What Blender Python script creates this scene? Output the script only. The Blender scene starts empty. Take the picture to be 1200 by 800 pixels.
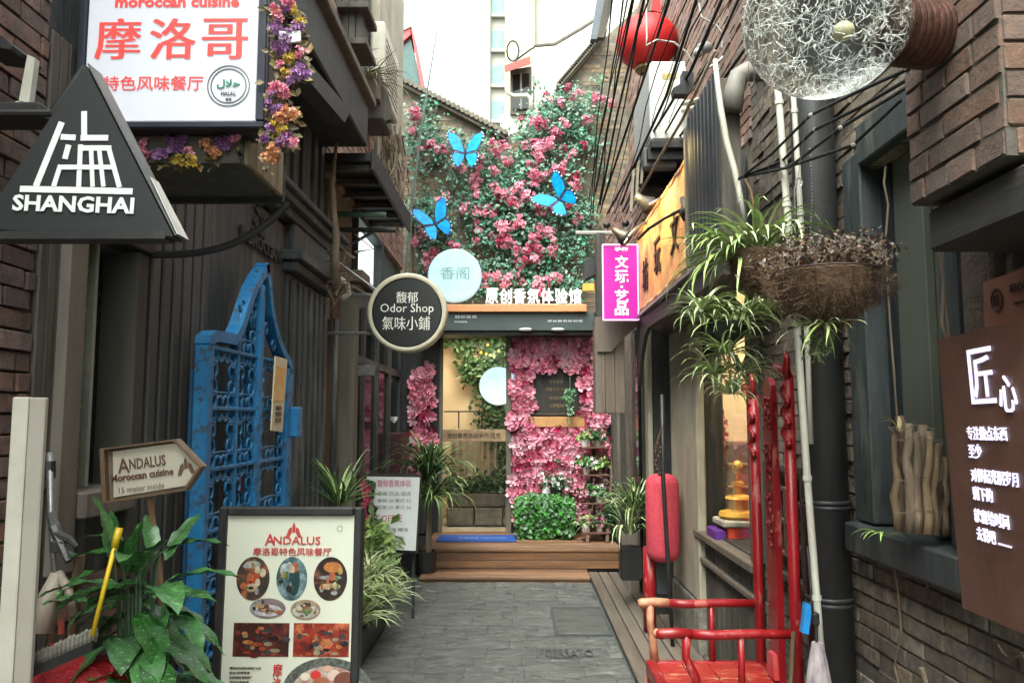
import bpy, bmesh, math, random
from mathutils import Vector, Matrix, Euler
random.seed(7)
PI = math.pi
sc = bpy.context.scene
COL = sc.collection
V = Vector
# ---------------------------------------------------------------- camera, sky, sun, exposure
FPX = 930.0
PITCH = math.atan(90 / FPX); YAW = math.atan(8 / FPX)
cam_d = bpy.data.cameras.new('camera'); cam = bpy.data.objects.new('camera', cam_d); COL.objects.link(cam)
cam_d.sensor_width = 36; cam_d.lens = FPX / 1200 * 36; cam_d.clip_start = .05; cam_d.clip_end = 600
CAM = V((0, 0, 1.5)); cam.location = CAM
cam.rotation_euler = (PI / 2 + PITCH, 0, YAW)
sc.camera = cam
CR = Euler((PI / 2 + PITCH, 0, YAW)).to_matrix()
SUN_EL, SUN_AZ = math.radians(58), math.radians(200)
w = bpy.data.worlds.new("World"); sc.world = w; w.use_nodes = True
nt = w.node_tree; bg = nt.nodes['Background']
sky = nt.nodes.new('ShaderNodeTexSky'); sky.sky_type = 'NISHITA'; sky.sun_disc = False
sky.sun_elevation = SUN_EL; sky.sun_rotation = SUN_AZ; sky.dust_density = 4; sky.air_density = 1.5
hs = nt.nodes.new('ShaderNodeHueSaturation'); hs.inputs['Saturation'].default_value = .22; hs.inputs['Value'].default_value = 1.5
tn = nt.nodes.new('ShaderNodeMix'); tn.data_type = 'RGBA'; tn.blend_type = 'MULTIPLY'; tn.inputs[0].default_value = 1; tn.inputs[7].default_value = (.93, 1, .95, 1)
nt.links.new(sky.outputs[0], hs.inputs['Color']); nt.links.new(hs.outputs[0], tn.inputs[6]); nt.links.new(tn.outputs[2], bg.inputs[0]); bg.inputs[1].default_value = .15
sd = bpy.data.lights.new('sun', 'SUN'); sd.energy = 1.2; sd.angle = math.radians(40); sd.color = (1, 1, .94)
so = bpy.data.objects.new('sun', sd); COL.objects.link(so)
sdir = V((math.sin(SUN_AZ) * math.cos(SUN_EL), math.cos(SUN_AZ) * math.cos(SUN_EL), math.sin(SUN_EL)))
so.rotation_euler = sdir.to_track_quat('Z', 'Y').to_euler()
sc.view_settings.view_transform = 'Standard'; sc.view_settings.look = 'None'
sc.view_settings.exposure = 1.8; sc.view_settings.gamma = 1

# ---------------------------------------------------------------- helpers
def ray(px, py):
    return CR @ V((px - 600, -(py - 400), -FPX))
def P(px, py, Y):
    d = ray(px, py); return CAM + d * (Y / d.y)
def PX(px, py, X):
    d = ray(px, py); return CAM + d * (X / d.x)
def PZ(px, py, Z):
    d = ray(px, py); return CAM + d * ((Z - 1.5) / d.z)
def proj(p):
    q = CR.transposed() @ (V(p) - CAM)
    if q.z > -.05: return None
    return (600 + q.x / -q.z * FPX, 400 - q.y / -q.z * FPX, -q.z)
ORG = {}
class MB:
    def __init__(s): s.v = []; s.f = []
    def add(s, vs, fs):
        n = len(s.v); s.v += [V(a) for a in vs]; s.f += [tuple(n + i for i in f) for f in fs]; return s
    def box(s, a, b, ch=0, M=None):
        a, b = V(a), V(b)
        lo = V([min(a[i], b[i]) for i in range(3)]); hi = V([max(a[i], b[i]) for i in range(3)])
        if ch <= 0:
            vs = [(x, y, z) for x in (lo.x, hi.x) for y in (lo.y, hi.y) for z in (lo.z, hi.z)]
            fs = [(0, 1, 3, 2), (4, 6, 7, 5), (0, 4, 5, 1), (2, 3, 7, 6), (0, 2, 6, 4), (1, 5, 7, 3)]
        else:
            c = (lo + hi) / 2; h = (hi - lo) / 2
            e = [min(ch, h[i] * .45) for i in range(3)]
            vs = []; idx = {}
            for sx in (-1, 1):
                for sy in (-1, 1):
                    for sz in (-1, 1):
                        sg = (sx, sy, sz)
                        for ax in range(3):
                            idx[(sg, ax)] = len(vs)
                            vs.append([c[i] + sg[i] * (h[i] - (0 if i == ax else e[i])) for i in range(3)])
            fs = []
            for ax in range(3):
                o1, o2 = [(1, 2), (2, 0), (0, 1)][ax]
                for sgn in (-1, 1):
                    q = []
                    for (p, r) in ((-1, -1), (1, -1), (1, 1), (-1, 1)):
                        sg = [0, 0, 0]; sg[ax] = sgn; sg[o1] = p; sg[o2] = r; q.append(idx[(tuple(sg), ax)])
                    fs.append(tuple(q if sgn > 0 else q[::-1]))
            for ax in range(3):
                o1, o2 = [(1, 2), (2, 0), (0, 1)][ax]
                for p in (-1, 1):
                    for r in (-1, 1):
                        g0 = [0, 0, 0]; g0[ax] = -1; g0[o1] = p; g0[o2] = r
                        g1 = list(g0); g1[ax] = 1; g0 = tuple(g0); g1 = tuple(g1)
                        q = [idx[(g0, o1)], idx[(g1, o1)], idx[(g1, o2)], idx[(g0, o2)]]
                        fs.append(tuple(q if p * r < 0 else q[::-1]))
            for k, sg in enumerate([(x, y, z) for x in (-1, 1) for y in (-1, 1) for z in (-1, 1)]):
                q = [idx[(sg, 0)], idx[(sg, 1)], idx[(sg, 2)]]
                fs.append(tuple(q if sg[0] * sg[1] * sg[2] > 0 else q[::-1]))
        if M is not None: vs = [M @ V(a) for a in vs]
        return s.add(vs, fs)
    def tube(s, pts, r, n=8, cap=True):
        pts = [V(p) for p in pts]; k = len(pts)
        rs = r if isinstance(r, (list, tuple)) else [r] * k
        vs = []; up = None
        for i, p in enumerate(pts):
            t = (pts[min(i + 1, k - 1)] - pts[max(i - 1, 0)])
            t = t.normalized() if t.length > 1e-9 else V((0, 0, 1))
            if up is None: up = t.orthogonal().normalized()
            a = up - t * up.dot(t)
            a = a.normalized() if a.length > 1e-6 else t.orthogonal().normalized()
            up = a; b = t.cross(a)
            for j in range(n):
                th = 2 * PI * j / n; vs.append(p + (a * math.cos(th) + b * math.sin(th)) * rs[i])
        fs = [(i * n + j, i * n + (j + 1) % n, (i + 1) * n + (j + 1) % n, (i + 1) * n + j) for i in range(k - 1) for j in range(n)]
        if cap: fs += [tuple(range(n))[::-1], tuple((k - 1) * n + j for j in range(n))]
        return s.add(vs, fs)
    def lathe(s, prof, c=(0, 0, 0), axis='Z', n=24, M=None, cap=True):
        vs = []
        for (r, h) in prof:
            for j in range(n):
                th = 2 * PI * j / n; a, b = r * math.cos(th), r * math.sin(th)
                q = {'Z': (a, b, h), 'X': (h, a, b), 'Y': (b, h, a)}[axis]
                if M is not None: q = M @ V(q)
                vs.append(V(q) + V(c))
        k = len(prof)
        fs = [(i * n + j, i * n + (j + 1) % n, (i + 1) * n + (j + 1) % n, (i + 1) * n + j) for i in range(k - 1) for j in range(n)]
        if cap and prof[0][0] > 1e-5: fs.append(tuple(range(n))[::-1])
        if cap and prof[-1][0] > 1e-5: fs.append(tuple((k - 1) * n + j for j in range(n)))
        return s.add(vs, fs)
    def prism(s, poly, d):          # poly: coplanar 3D points; extruded by vector d
        n = len(poly); poly = [V(p) for p in poly]; d = V(d)
        fs = [tuple(range(n)), tuple(range(2 * n - 1, n - 1, -1))]
        fs += [(i, i + n, (i + 1) % n + n, (i + 1) % n) for i in range(n)]
        return s.add(poly + [p + d for p in poly], fs)
    def ell(s, c, r, n=10, m=6):
        vs = []; 
        for i in range(m + 1):
            ph = PI * i / m
            for j in range(n):
                th = 2 * PI * j / n
                vs.append((c[0] + r[0] * math.sin(ph) * math.cos(th), c[1] + r[1] * math.sin(ph) * math.sin(th), c[2] + r[2] * math.cos(ph)))
        return s.add(vs, [(i * n + j, (i + 1) * n + j, (i + 1) * n + (j + 1) % n, i * n + (j + 1) % n) for i in range(m) for j in range(n)])
    def disc(s, c, R, U, rx, ry, n=28, th=.0006):
        N = V(R).cross(V(U))
        pts = [V(c) + V(R) * rx * math.cos(2 * PI * j / n) + V(U) * ry * math.sin(2 * PI * j / n) for j in range(n)]
        return s.prism([p + N * th for p in pts], -N * th)
    def build(s, name, m, parent=None, label=None, kind=None, smooth=False, cat=None, group=None, fix=False):
        o3 = ORG.get(parent.name, V((0, 0, 0))) if parent else V((0, 0, 0))
        me = bpy.data.meshes.new(name)
        me.from_pydata([tuple(a - o3) for a in s.v], [], s.f)
        if fix:
            bm = bmesh.new(); bm.from_mesh(me); bmesh.ops.remove_doubles(bm, verts=bm.verts, dist=1e-6)
            bmesh.ops.recalc_face_normals(bm, faces=bm.faces); bm.to_mesh(me); bm.free()
        for q in (m if isinstance(m, list) else [m]): me.materials.append(q)
        if smooth: me.polygons.foreach_set('use_smooth', [True] * len(me.polygons))
        me.update()
        o = bpy.data.objects.new(name, me); COL.objects.link(o)
        if parent: o.parent = parent
        ORG[o.name] = o3.copy()
        tag(o, label, cat, group, kind)
        return o
def islands(mb):
    par = list(range(len(mb.v)))
    def fd(a):
        while par[a] != a: par[a] = par[par[a]]; a = par[a]
        return a
    for f in mb.f:
        for q in f[1:]: par[fd(q)] = fd(f[0])
    g = {}
    for f in mb.f: g.setdefault(fd(f[0]), []).append(f)
    out = []
    for fs in g.values():
        ix = sorted({i for f in fs for i in f}); mp_ = {i: k for k, i in enumerate(ix)}
        m = MB(); m.v = [mb.v[i] for i in ix]; m.f = [tuple(mp_[i] for i in f) for f in fs]; out.append(m)
    return out
def each(mb, name, m, parent, **k):      # every separate piece becomes a part of its own
    return [q.build(name, m, parent, **k) for q in islands(mb)]
def tag(o, label=None, cat=None, group=None, kind=None):
    if label: o['label'] = label
    if cat: o['category'] = cat
    if group: o['group'] = group
    if kind: o['kind'] = kind
def thing(name, label, cat, loc=(0, 0, 0), group=None, local=False):
    o = bpy.data.objects.new(name, None); COL.objects.link(o); o.empty_display_size = .1
    o.location = loc; tag(o, label, cat, group)
    ORG[o.name] = V((0, 0, 0)) if local else V(loc)
    return o
def copy_tree(o, parent=None):
    c = o.copy(); COL.objects.link(c); c.parent = parent
    for ch in list(o.children): copy_tree(ch, c)
    return c
RX, LX, FR = (V((0, -1, 0)), V((0, 0, 1))), (V((0, 1, 0)), V((0, 0, 1))), (V((1, 0, 0)), V((0, 0, 1)))
def text(body, O, R, U, h, parent, m, name='lettering', w=None, ext=.0015, off=0.0, song=0, lift=.001, kind=None, top=None, fit=True):
    c = bpy.data.curves.new('t', 'FONT'); c.body = body; c.offset = off; c.resolution_u = 2
    c.extrude = 0; c.align_x = 'CENTER'
    o = bpy.data.objects.new('t', c); COL.objects.link(o)
    dg = bpy.context.evaluated_depsgraph_get(); me = bpy.data.meshes.new_from_object(o.evaluated_get(dg))
    bpy.data.objects.remove(o); bpy.data.curves.remove(c)
    vs = [v.co.copy() for v in me.vertices]; fs = [tuple(p.vertices) for p in me.polygons]
    if not vs: return None
    x0, x1 = min(v.x for v in vs), max(v.x for v in vs); y0, y1 = min(v.y for v in vs), max(v.y for v in vs)
    sy = h / (y1 - y0) if fit else h; sx = (w / (x1 - x0)) if w else sy
    R, U, O = V(R), V(U), V(O); N = R.cross(U)
    mb = MB(); reps = [0] if not song else [(-.5 + k / 4) * song * h for k in range(5)]
    for k, dx in enumerate(reps):
        base = lift + ext + k * .00004
        mb.add([O + R * ((v.x - (x0 + x1) / 2) * sx + dx) + U * ((v.y - (y0 + y1) / 2) * sy) + N * base for v in vs], fs)
    ed = {}                          # side walls from boundary edges
    for f in fs:
        for i in range(len(f)):
            a, b = f[i], f[(i + 1) % len(f)]
            if (b, a) in ed: del ed[(b, a)]
            else: ed[(a, b)] = 1
    if ext > 0:
        n0 = len(mb.v); nn = len(vs)
        mb.v += [q - N * ext for q in mb.v[:nn]]
        mb.f += [(a, n0 + a, n0 + b, b) for (a, b) in ed]
    bpy.data.meshes.remove(me)
    return mb.build(name, m, parent, kind=kind)

MATS = {}
def mat(name, col, rough=.6, col2=None, scale=12, stretch=(1, 1, 1), bump=.15, metal=0, rnd=0, dirt=0, dirtcol=(.03, .028, .022), emit=None, est=1.0,
        alpha=None, trans=0, spec=None, detail=5, bscale=None, dscale=2.5, bdist=.004, dthr=(.45, .7), local=False):
    if name in MATS: return MATS[name]
    m = bpy.data.materials.new(name); m.use_nodes = True; MATS[name] = m
    t = m.node_tree; N = t.nodes; L = t.links; b = N['Principled BSDF']
    if local: pos = N.new('ShaderNodeTexCoord'); pout = pos.outputs['Object']
    else: pos = N.new('ShaderNodeNewGeometry'); pout = pos.outputs['Position']
    mp = N.new('ShaderNodeMapping'); mp.inputs['Scale'].default_value = stretch; L.new(pout, mp.inputs[0])
    no = N.new('ShaderNodeTexNoise'); no.inputs['Scale'].default_value = scale; no.inputs['Detail'].default_value = detail; no.inputs['Roughness'].default_value = .65
    L.new(mp.outputs[0], no.inputs['Vector'])
    if col2 is None: col2 = tuple(c * .72 for c in col)
    rp = N.new('ShaderNodeMapRange'); rp.inputs[1].default_value = .34; rp.inputs[2].default_value = .66; L.new(no.outputs[0], rp.inputs[0])
    mx = N.new('ShaderNodeMix'); mx.data_type = 'RGBA'; mx.inputs[6].default_value = (*col, 1); mx.inputs[7].default_value = (*col2, 1); L.new(rp.outputs[0], mx.inputs[0])
    out = mx.outputs[2]
    if rnd:
        oi = N.new('ShaderNodeObjectInfo'); ge = N.new('ShaderNodeNewGeometry')
        ad = N.new('ShaderNodeMath'); ad.operation = 'ADD'; L.new(oi.outputs['Random'], ad.inputs[0]); L.new(ge.outputs['Random Per Island'], ad.inputs[1])
        fr = N.new('ShaderNodeMath'); fr.operation = 'FRACT'; L.new(ad.outputs[0], fr.inputs[0])
        m2 = N.new('ShaderNodeMapRange'); m2.inputs[3].default_value = 1 - rnd; m2.inputs[4].default_value = 1 + rnd; L.new(fr.outputs[0], m2.inputs[0])
        hv = N.new('ShaderNodeHueSaturation'); L.new(m2.outputs[0], hv.inputs['Value']); L.new(out, hv.inputs['Color'])
        m3 = N.new('ShaderNodeMath'); m3.operation = 'MULTIPLY'; m3.inputs[1].default_value = 7.31; L.new(ad.outputs[0], m3.inputs[0])
        f3 = N.new('ShaderNodeMath'); f3.operation = 'FRACT'; L.new(m3.outputs[0], f3.inputs[0])
        m4 = N.new('ShaderNodeMapRange'); m4.inputs[3].default_value = 1 - rnd * .9; m4.inputs[4].default_value = 1 + rnd * .5; L.new(f3.outputs[0], m4.inputs[0])
        L.new(m4.outputs[0], hv.inputs['Saturation']); out = hv.outputs[0]
    rsock = None
    if dirt:
        n2 = N.new('ShaderNodeTexNoise'); n2.inputs['Scale'].default_value = dscale; n2.inputs['Detail'].default_value = 9; n2.inputs['Roughness'].default_value = .72
        L.new(mp.outputs[0], n2.inputs['Vector'])
        r2 = N.new('ShaderNodeMapRange'); r2.inputs[1].default_value = dthr[0]; r2.inputs[2].default_value = dthr[1]; r2.inputs[4].default_value = dirt; L.new(n2.outputs[0], r2.inputs[0])
        x2 = N.new('ShaderNodeMix'); x2.data_type = 'RGBA'; L.new(r2.outputs[0], x2.inputs[0]); L.new(out, x2.inputs[6]); x2.inputs[7].default_value = (*dirtcol, 1); out = x2.outputs[2]
        rr = N.new('ShaderNodeMapRange'); rr.inputs[3].default_value = rough; rr.inputs[4].default_value = min(1, rough + .25); L.new(r2.outputs[0], rr.inputs[0]); rsock = rr.outputs[0]
    L.new(out, b.inputs['Base Color'])
    b.inputs['Roughness'].default_value = rough
    if rsock: L.new(rsock, b.inputs['Roughness'])
    b.inputs['Metallic'].default_value = metal
    if spec is not None: b.inputs['Specular IOR Level'].default_value = spec
    if trans: b.inputs['Transmission Weight'].default_value = trans
    if alpha is not None: b.inputs['Alpha'].default_value = alpha
    if emit: b.inputs['Emission Color'].default_value = (*emit, 1); b.inputs['Emission Strength'].default_value = est
    if bump:
        bn = N.new('ShaderNodeTexNoise'); bn.inputs['Scale'].default_value = bscale or scale * 2.5; bn.inputs['Detail'].default_value = 7; bn.inputs['Roughness'].default_value = .7
        L.new(mp.outputs[0], bn.inputs['Vector'])
        bu = N.new('ShaderNodeBump'); bu.inputs['Strength'].default_value = min(1, bump * 2); bu.inputs['Distance'].default_value = bdist; L.new(bn.outputs[0], bu.inputs['Height']); L.new(bu.outputs[0], b.inputs['Normal'])
    return m
# ---- materials
BRK = mat('brick_red', (.20, .10, .07), .85, (.085, .06, .048), 30, bump=.5, rnd=.32, dirt=.75, dirtcol=(.035, .03, .025), dscale=3.5, bdist=.006)
BRKT = mat('brick_tan', (.30, .225, .14), .9, (.17, .13, .09), 25, bump=.4, rnd=.3, dirt=.6, dirtcol=(.1, .075, .05), dscale=3)
BRKG = mat('brick_grimy', (.25, .20, .148), .9, (.13, .10, .075), 24, bump=.6, rnd=.35, dirt=.85, dirtcol=(.045, .038, .03), dscale=5, bdist=.006)
BRKP = mat('brick_pink', (.30, .17, .13), .85, (.19, .11, .085), 25, bump=.4, rnd=.3, dirt=.4, dirtcol=(.3, .27, .22), dscale=4)
MORT = mat('mortar', (.13, .115, .092), .95, (.06, .052, .042), 14, bump=.5)
MORTL = mat('mortar_light', (.2, .17, .13), .95, (.1, .09, .07), 14, bump=.5)
DGREY = mat('charcoal_paint', (.062, .073, .075), .5, (.022, .026, .027), 24, bump=.7, dirt=.85, dirtcol=(.19, .195, .175), dscale=9, dthr=(.52, .68), bscale=60, bdist=.012, stretch=(1, 1, .14), detail=9)
DGREY2 = mat('charcoal_paint_dark', (.026, .028, .027), .55, (.014, .015, .015), 22, bump=.4, dirt=.7, dirtcol=(.07, .068, .058), dscale=8, dthr=(.5, .66), bscale=50, bdist=.007, stretch=(1, 1, .3), detail=9)
BLUEGREY = mat('blue_grey_timber', (.046, .056, .058), .55, (.024, .030, .033), 24, bump=.5, dirt=.7, dirtcol=(.12, .125, .105), dscale=8, dthr=(.5, .66), stretch=(1, 1, .2), bscale=50)
GREENP = mat('green_grey_panel', (.088, .098, .076), .55, (.062, .072, .055), 16, bump=.2, dirt=.6, dscale=8, dirtcol=(.13, .13, .1), stretch=(1, 1, .2))
WOODD = mat('dark_weathered_wood', (.075, .062, .048), .75, (.030, .026, .021), 24, stretch=(1, 1, .1), bump=.6, dirt=.6, dirtcol=(.15, .135, .11), dscale=7, bscale=40, rnd=.15)
WOODM = mat('mid_brown_wood', (.16, .12, .088), .7, (.09, .07, .052), 14, stretch=(1, 1, .12), bump=.35, dirt=.4, dirtcol=(.06, .05, .04), bscale=36, rnd=.12)
WOODG = mat('greyed_timber', (.17, .15, .115), .8, (.10, .088, .068), 14, stretch=(1, 1, .1), bump=.45, dirt=.5, dirtcol=(.06, .055, .04), bscale=40)
DECKH = mat('walkway_plank', (.15, .115, .085), .65, (.085, .066, .05), 16, stretch=(1, .1, 1), bump=.5, rnd=.2, dirt=.5, dirtcol=(.19, .17, .14), bscale=40)
DECKX = mat('terrace_plank', (.29, .135, .055), .55, (.12, .055, .026), 12, stretch=(.1, 1, 1), bump=.45, rnd=.22, dirt=.6, dirtcol=(.055, .035, .022), bscale=40, dscale=4)
ORANGEW = mat('orange_plank', (.62, .27, .11), .5, (.45, .19, .08), 14, stretch=(.1, 1, 1), bump=.2)
LWOOD = mat('light_wood', (.38, .25, .14), .6, (.26, .17, .09), 14, stretch=(1, 1, .15), bump=.2, dirt=.3)
STONE = mat('slate_paving', (.118, .120, .108), .42, (.078, .082, .074), 9, stretch=(.6, 1.8, 1), bump=.8, rnd=.13, dirt=.75, dirtcol=(.035, .038, .032), bscale=30, bdist=.012, dscale=7)
GROUT = mat('paving_joint', (.07, .075, .068), .8, (.045, .05, .045), 20, bump=.5)
BLACK = mat('black_metal', (.014, .014, .015), .45, (.02, .02, .02), 20, bump=.1, dirt=.3, dirtcol=(.06, .055, .05))
CABLE = mat('black_cable', (.010, .010, .010), .75, bump=.1)
IRONR = mat('rusty_iron', (.10, .05, .035), .6, (.05, .028, .022), 18, bump=.4, metal=.3, dirt=.4)
SILV = mat('dull_metal', (.32, .32, .31), .4, (.2, .2, .2), 20, bump=.1, metal=.7, dirt=.3)
WHITEP = mat('white_plastic', (.62, .62, .58), .45, (.5, .5, .46), 8, bump=.06, dirt=.5, dirtcol=(.25, .23, .18))
PIPEW = mat('white_conduit', (.60, .58, .5), .45, (.45, .43, .37), 6, bump=.1, dirt=.6, dirtcol=(.2, .17, .12), stretch=(1, 1, .3), dscale=7)
CREAM = mat('cream_plaster', (.37, .33, .25), .85, (.28, .25, .19), 5, bump=.3, dirt=.55, dirtcol=(.2, .17, .12), bscale=25, stretch=(1, 1, .5))
PLASTER = mat('pale_plaster', (.56, .53, .47), .9, (.42, .4, .36), 4, bump=.2, dirt=.4, dirtcol=(.3, .28, .25))
PALE = mat('far_concrete', (.40, .385, .335), .9, (.36, .35, .30), .4, bump=0)
TEALG = mat('teal_glass', (.12, .3, .27), .15, (.2, .36, .33), 2, bump=0)
TRED = mat('red_paint_chipped', (.28, .010, .012), .33, (.2, .008, .01), 9, bump=.12, dirt=.9, dirtcol=(.42, .27, .18), dscale=14, dthr=(.58, .61), stretch=(1, 1, 1), local=True)
TREDS = mat('red_gloss_paint', (.30, .010, .014), .3, (.19, .006, .009), 9, bump=.3, bscale=34, dirt=.85, dirtcol=(.40, .10, .075), dscale=20, dthr=(.56, .60), stretch=(1, 1, .3), local=True)
BAREW = mat('bare_worn_wood', (.48, .26, .14), .5, (.34, .12, .07), 22, bump=.2, local=True)
BLUE = mat('blue_gate_paint', (.025, .20, .42), .36, (.014, .13, .32), 6, bump=.3, dirt=.85, dirtcol=(.045, .05, .05), dscale=20, dthr=(.54, .6), bscale=30)
WHITEL = mat('lit_white_acrylic', (.55, .56, .6), .4, (.5, .52, .56), 3, bump=0, emit=(.85, .88, 1), est=.07)
GLOW = mat('glowing_round_panel', (.22, .30, .31), .4, emit=(.62, .95, 1), est=.19, bump=0)
GLOWW = mat('glowing_white_letter', (.8, .8, .8), .4, emit=(1, 1, .98), est=.5, bump=0)
REDL = mat('red_vinyl_lettering', (.75, .06, .05), .5, (.7, .05, .05), bump=0, emit=(.9, .1, .08), est=.08)
WHT = mat('white_vinyl', (.8, .8, .78), .5, (.74, .74, .72), bump=0)
LILAC = mat('lit_lilac_letter', (.7, .68, .85), .4, emit=(.72, .68, 1), est=.35, bump=0)
PURP = mat('lit_magenta_panel', (.38, .003, .26), .35, (.32, .003, .24), 5, bump=0, emit=(.62, .004, .4), est=.07)
RUSTS = mat('brown_sign_metal', (.115, .050, .034), .42, (.082, .036, .026), 9, bump=.25, dirt=.6, dirtcol=(.15, .08, .06), dscale=6, dthr=(.5, .7))
GOLD = mat('gold_leaf', (.85, .5, .09), .35, (.8, .4, .06), 9, bump=.2, metal=.25)
ORSIGN = mat('orange_sign_board', (.80, .47, .15), .5, (.68, .3, .13), 6, bump=.4, dirt=.6, dirtcol=(.45, .12, .09), dscale=6, bscale=60)
DKPRINT = mat('dark_brush_ink', (.05, .02, .012), .6, bump=0)
GLASS = mat('window_glass', (.96, .98, .97), .02, (.96, .98, .97), trans=1, bump=0)
GLASS.node_tree.nodes['Principled BSDF'].inputs['IOR'].default_value = 1.14
DGLASS = mat('dark_glass', (.012, .015, .016), .08, (.02, .022, .02), 4, bump=.04)
BEIGE = mat('interior_beige', (.72, .6, .43), .8, (.66, .55, .39), 3, bump=.1)
LAMPW = mat('warm_lamp_glow', (.9, .8, .6), .4, emit=(1, .78, .42), est=3, bump=0)
LANT = mat('red_lantern_cloth', (.5, .01, .012), .55, (.42, .01, .01), 14, bump=.25)
TERRA = mat('terracotta_sign', (.36, .14, .09), .7, (.28, .11, .07), 8, bump=.2, dirt=.4)
def leafm(name, c, c2, rough=.45, rnd=.35): return mat(name, c, rough, c2, 30, bump=.1, rnd=rnd, trans=0)
LEAF_T = leafm('rose_leaf', (.085, .26, .155), (.035, .125, .07), rnd=.55)
LEAF_S = leafm('spider_leaf', (.30, .41, .13), (.15, .24, .07))
LEAF_SP = leafm('spider_leaf_pale', (.55, .6, .34), (.38, .45, .2))
LEAF_D = leafm('dark_leaf', (.035, .11, .03), (.02, .06, .02))
LEAF_B = leafm('boxwood_leaf', (.06, .24, .04), (.03, .12, .02), rnd=.5)
STRAW = leafm('dry_straw', (.24, .17, .09), (.12, .08, .045))
DEAD = leafm('dead_leaf', (.17, .10, .065), (.07, .045, .03), rnd=.55)
COIR = mat('coir_fibre', (.23, .14, .08), .95, (.10, .06, .035), 60, stretch=(1, 1, 3), bump=1, bdist=.012, bscale=70)
BARK = mat('bark', (.2, .15, .1), .85, (.11, .08, .055), 18, stretch=(1, 1, .2), bump=.6, bscale=40)
STICK = mat('driftwood', (.27, .175, .095), .75, (.10, .065, .04), 22, stretch=(1, 1, .12), bump=.9, rnd=.3, bscale=40, bdist=.01, dirt=.7, dirtcol=(.05, .035, .025), dscale=12)
PINK = mat('pink_petal', (.78, .28, .38), .6, (.62, .16, .26), 30, bump=0, rnd=.35)
PINK2 = mat('rose_petal', (.88, .44, .53), .6, (.8, .27, .39), 30, bump=0, rnd=.3)
PINK3 = mat('deep_pink_petal', (.42, .03, .09), .6, (.5, .06, .14), 30, bump=0, rnd=.3)
PINKW = mat('pale_petal', (.8, .5, .56), .6, (.75, .4, .5), 30, bump=0, rnd=.2)
VIOL = mat('violet_petal', (.32, .13, .33), .6, (.22, .08, .25), 30, bump=0, rnd=.35)
PEACH = mat('peach_petal', (.75, .35, .17), .6, (.6, .26, .12), 30, bump=0, rnd=.3)
YELL = mat('yellow_petal', (.65, .48, .06), .6, (.5, .33, .03), 30, bump=0, rnd=.3)
# ---------------------------------------------------------------- brick builder
def unit_brick(m, k):
    mb = MB(); mb.box((-.5, -.5, -.5), (.5, .5, .5), .03)
    r = random.Random(k)
    for v in mb.v:
        v.x *= 1; v.x += r.uniform(-.01, .01); v.y += r.uniform(-.03, .03); v.z += r.uniform(-.05, .05)
    me = bpy.data.meshes.new('brick'); me.from_pydata([tuple(a) for a in mb.v], [], mb.f); me.materials.append(m); me.update(); return me
UB = {}
def bricks(parent, O, U, W, H, N, m, holes=(), inside=None, bl=.225, bh=.056, gap=.008, th=.06, limit=300, rng=None, name='brick', jit=.004):
    O, U, N = V(O), V(U), V(N); Z = V((0, 0, 1)); po = ORG[parent.name]
    if m.name not in UB: UB[m.name] = [unit_brick(m, k) for k in range(5)]
    R = random.Random(int(W * 1000) + int(H * 77)); L = []
    for i in range(int(H / bh)):
        v0 = i * bh; u = -bl * (.5 if i % 2 else 0) + R.uniform(-.02, .02)
        while u < W:
            l = bl if (i % 4) else bl * .5
            segs = [(max(u, 0), min(u + l, W))]
            for (a, b, c, d) in holes:
                if v0 + bh > c + .01 and v0 < d - .01:
                    ns = []
                    for (s, e) in segs:
                        if e <= a or s >= b: ns.append((s, e)); continue
                        if s < a: ns.append((s, a))
                        if e > b: ns.append((b, e))
                    segs = ns
            for (s, e) in segs:
                if e - s > .035:
                    c = O + U * ((s + e) / 2) + Z * (v0 + bh / 2) + N * R.uniform(-jit, jit)
                    if inside is None or inside(c): L.append((c, e - s - gap))
            u += l
    def score(t):
        q = proj(t[0])
        if q is None or not (-30 < q[0] < 1230 and -30 < q[1] < 830): return 0
        a = proj(t[0] + U * t[1] / 2); b = proj(t[0] - U * t[1] / 2)
        if a is None or b is None: return 0
        return math.hypot(a[0] - b[0], a[1] - b[1]) * bh / q[2] * FPX
    L.sort(key=score, reverse=True)
    M0 = Matrix((U, -N, Z)).transposed()
    mb = MB()
    for k, (c, l) in enumerate(L):
        if k < limit and score((c, l)) > 20:
            o = bpy.data.objects.new(name, R.choice(UB[m.name])); COL.objects.link(o); o.parent = parent
            o.location = c - N * (th / 2) - po
            o.rotation_euler = (M0.to_4x4() @ Matrix.Rotation(R.gauss(0, .006), 4, 'Y')).to_euler()
            o.scale = (l, th, bh - gap)
        else:
            a = c - U * l / 2 - Z * (bh - gap) / 2; b = c + U * l / 2 + Z * (bh - gap) / 2 - N * th
            mb.box(a, b)
    if mb.v: mb.build(name, m, parent, kind='stuff')
def wallgrid(mb, O, U, W, H, N, th, holes=()):
    O, U, N = V(O), V(U), V(N); Z = V((0, 0, 1))
    us = sorted({0, W, *[min(max(h[i], 0), W) for h in holes for i in (0, 1)]}); vs = sorted({0, H, *[min(max(h[i], 0), H) for h in holes for i in (2, 3)]})
    for a, b in zip(us, us[1:]):
        for c, d in zip(vs, vs[1:]):
            um, vm = (a + b) / 2, (c + d) / 2
            if any(h[0] < um < h[1] and h[2] < vm < h[3] for h in holes): continue
            mb.box(O + U * a + Z * c, O + U * b + Z * d - N * th)
    return mb
def inpoly(x, z, poly):
    r = False; j = len(poly) - 1
    for i in range(len(poly)):
        a, b = poly[i], poly[j]
        if (a[1] > z) != (b[1] > z) and x < (b[0] - a[0]) * (z - a[1]) / (b[1] - a[1]) + a[0]: r = not r
        j = i
    return r
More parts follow.
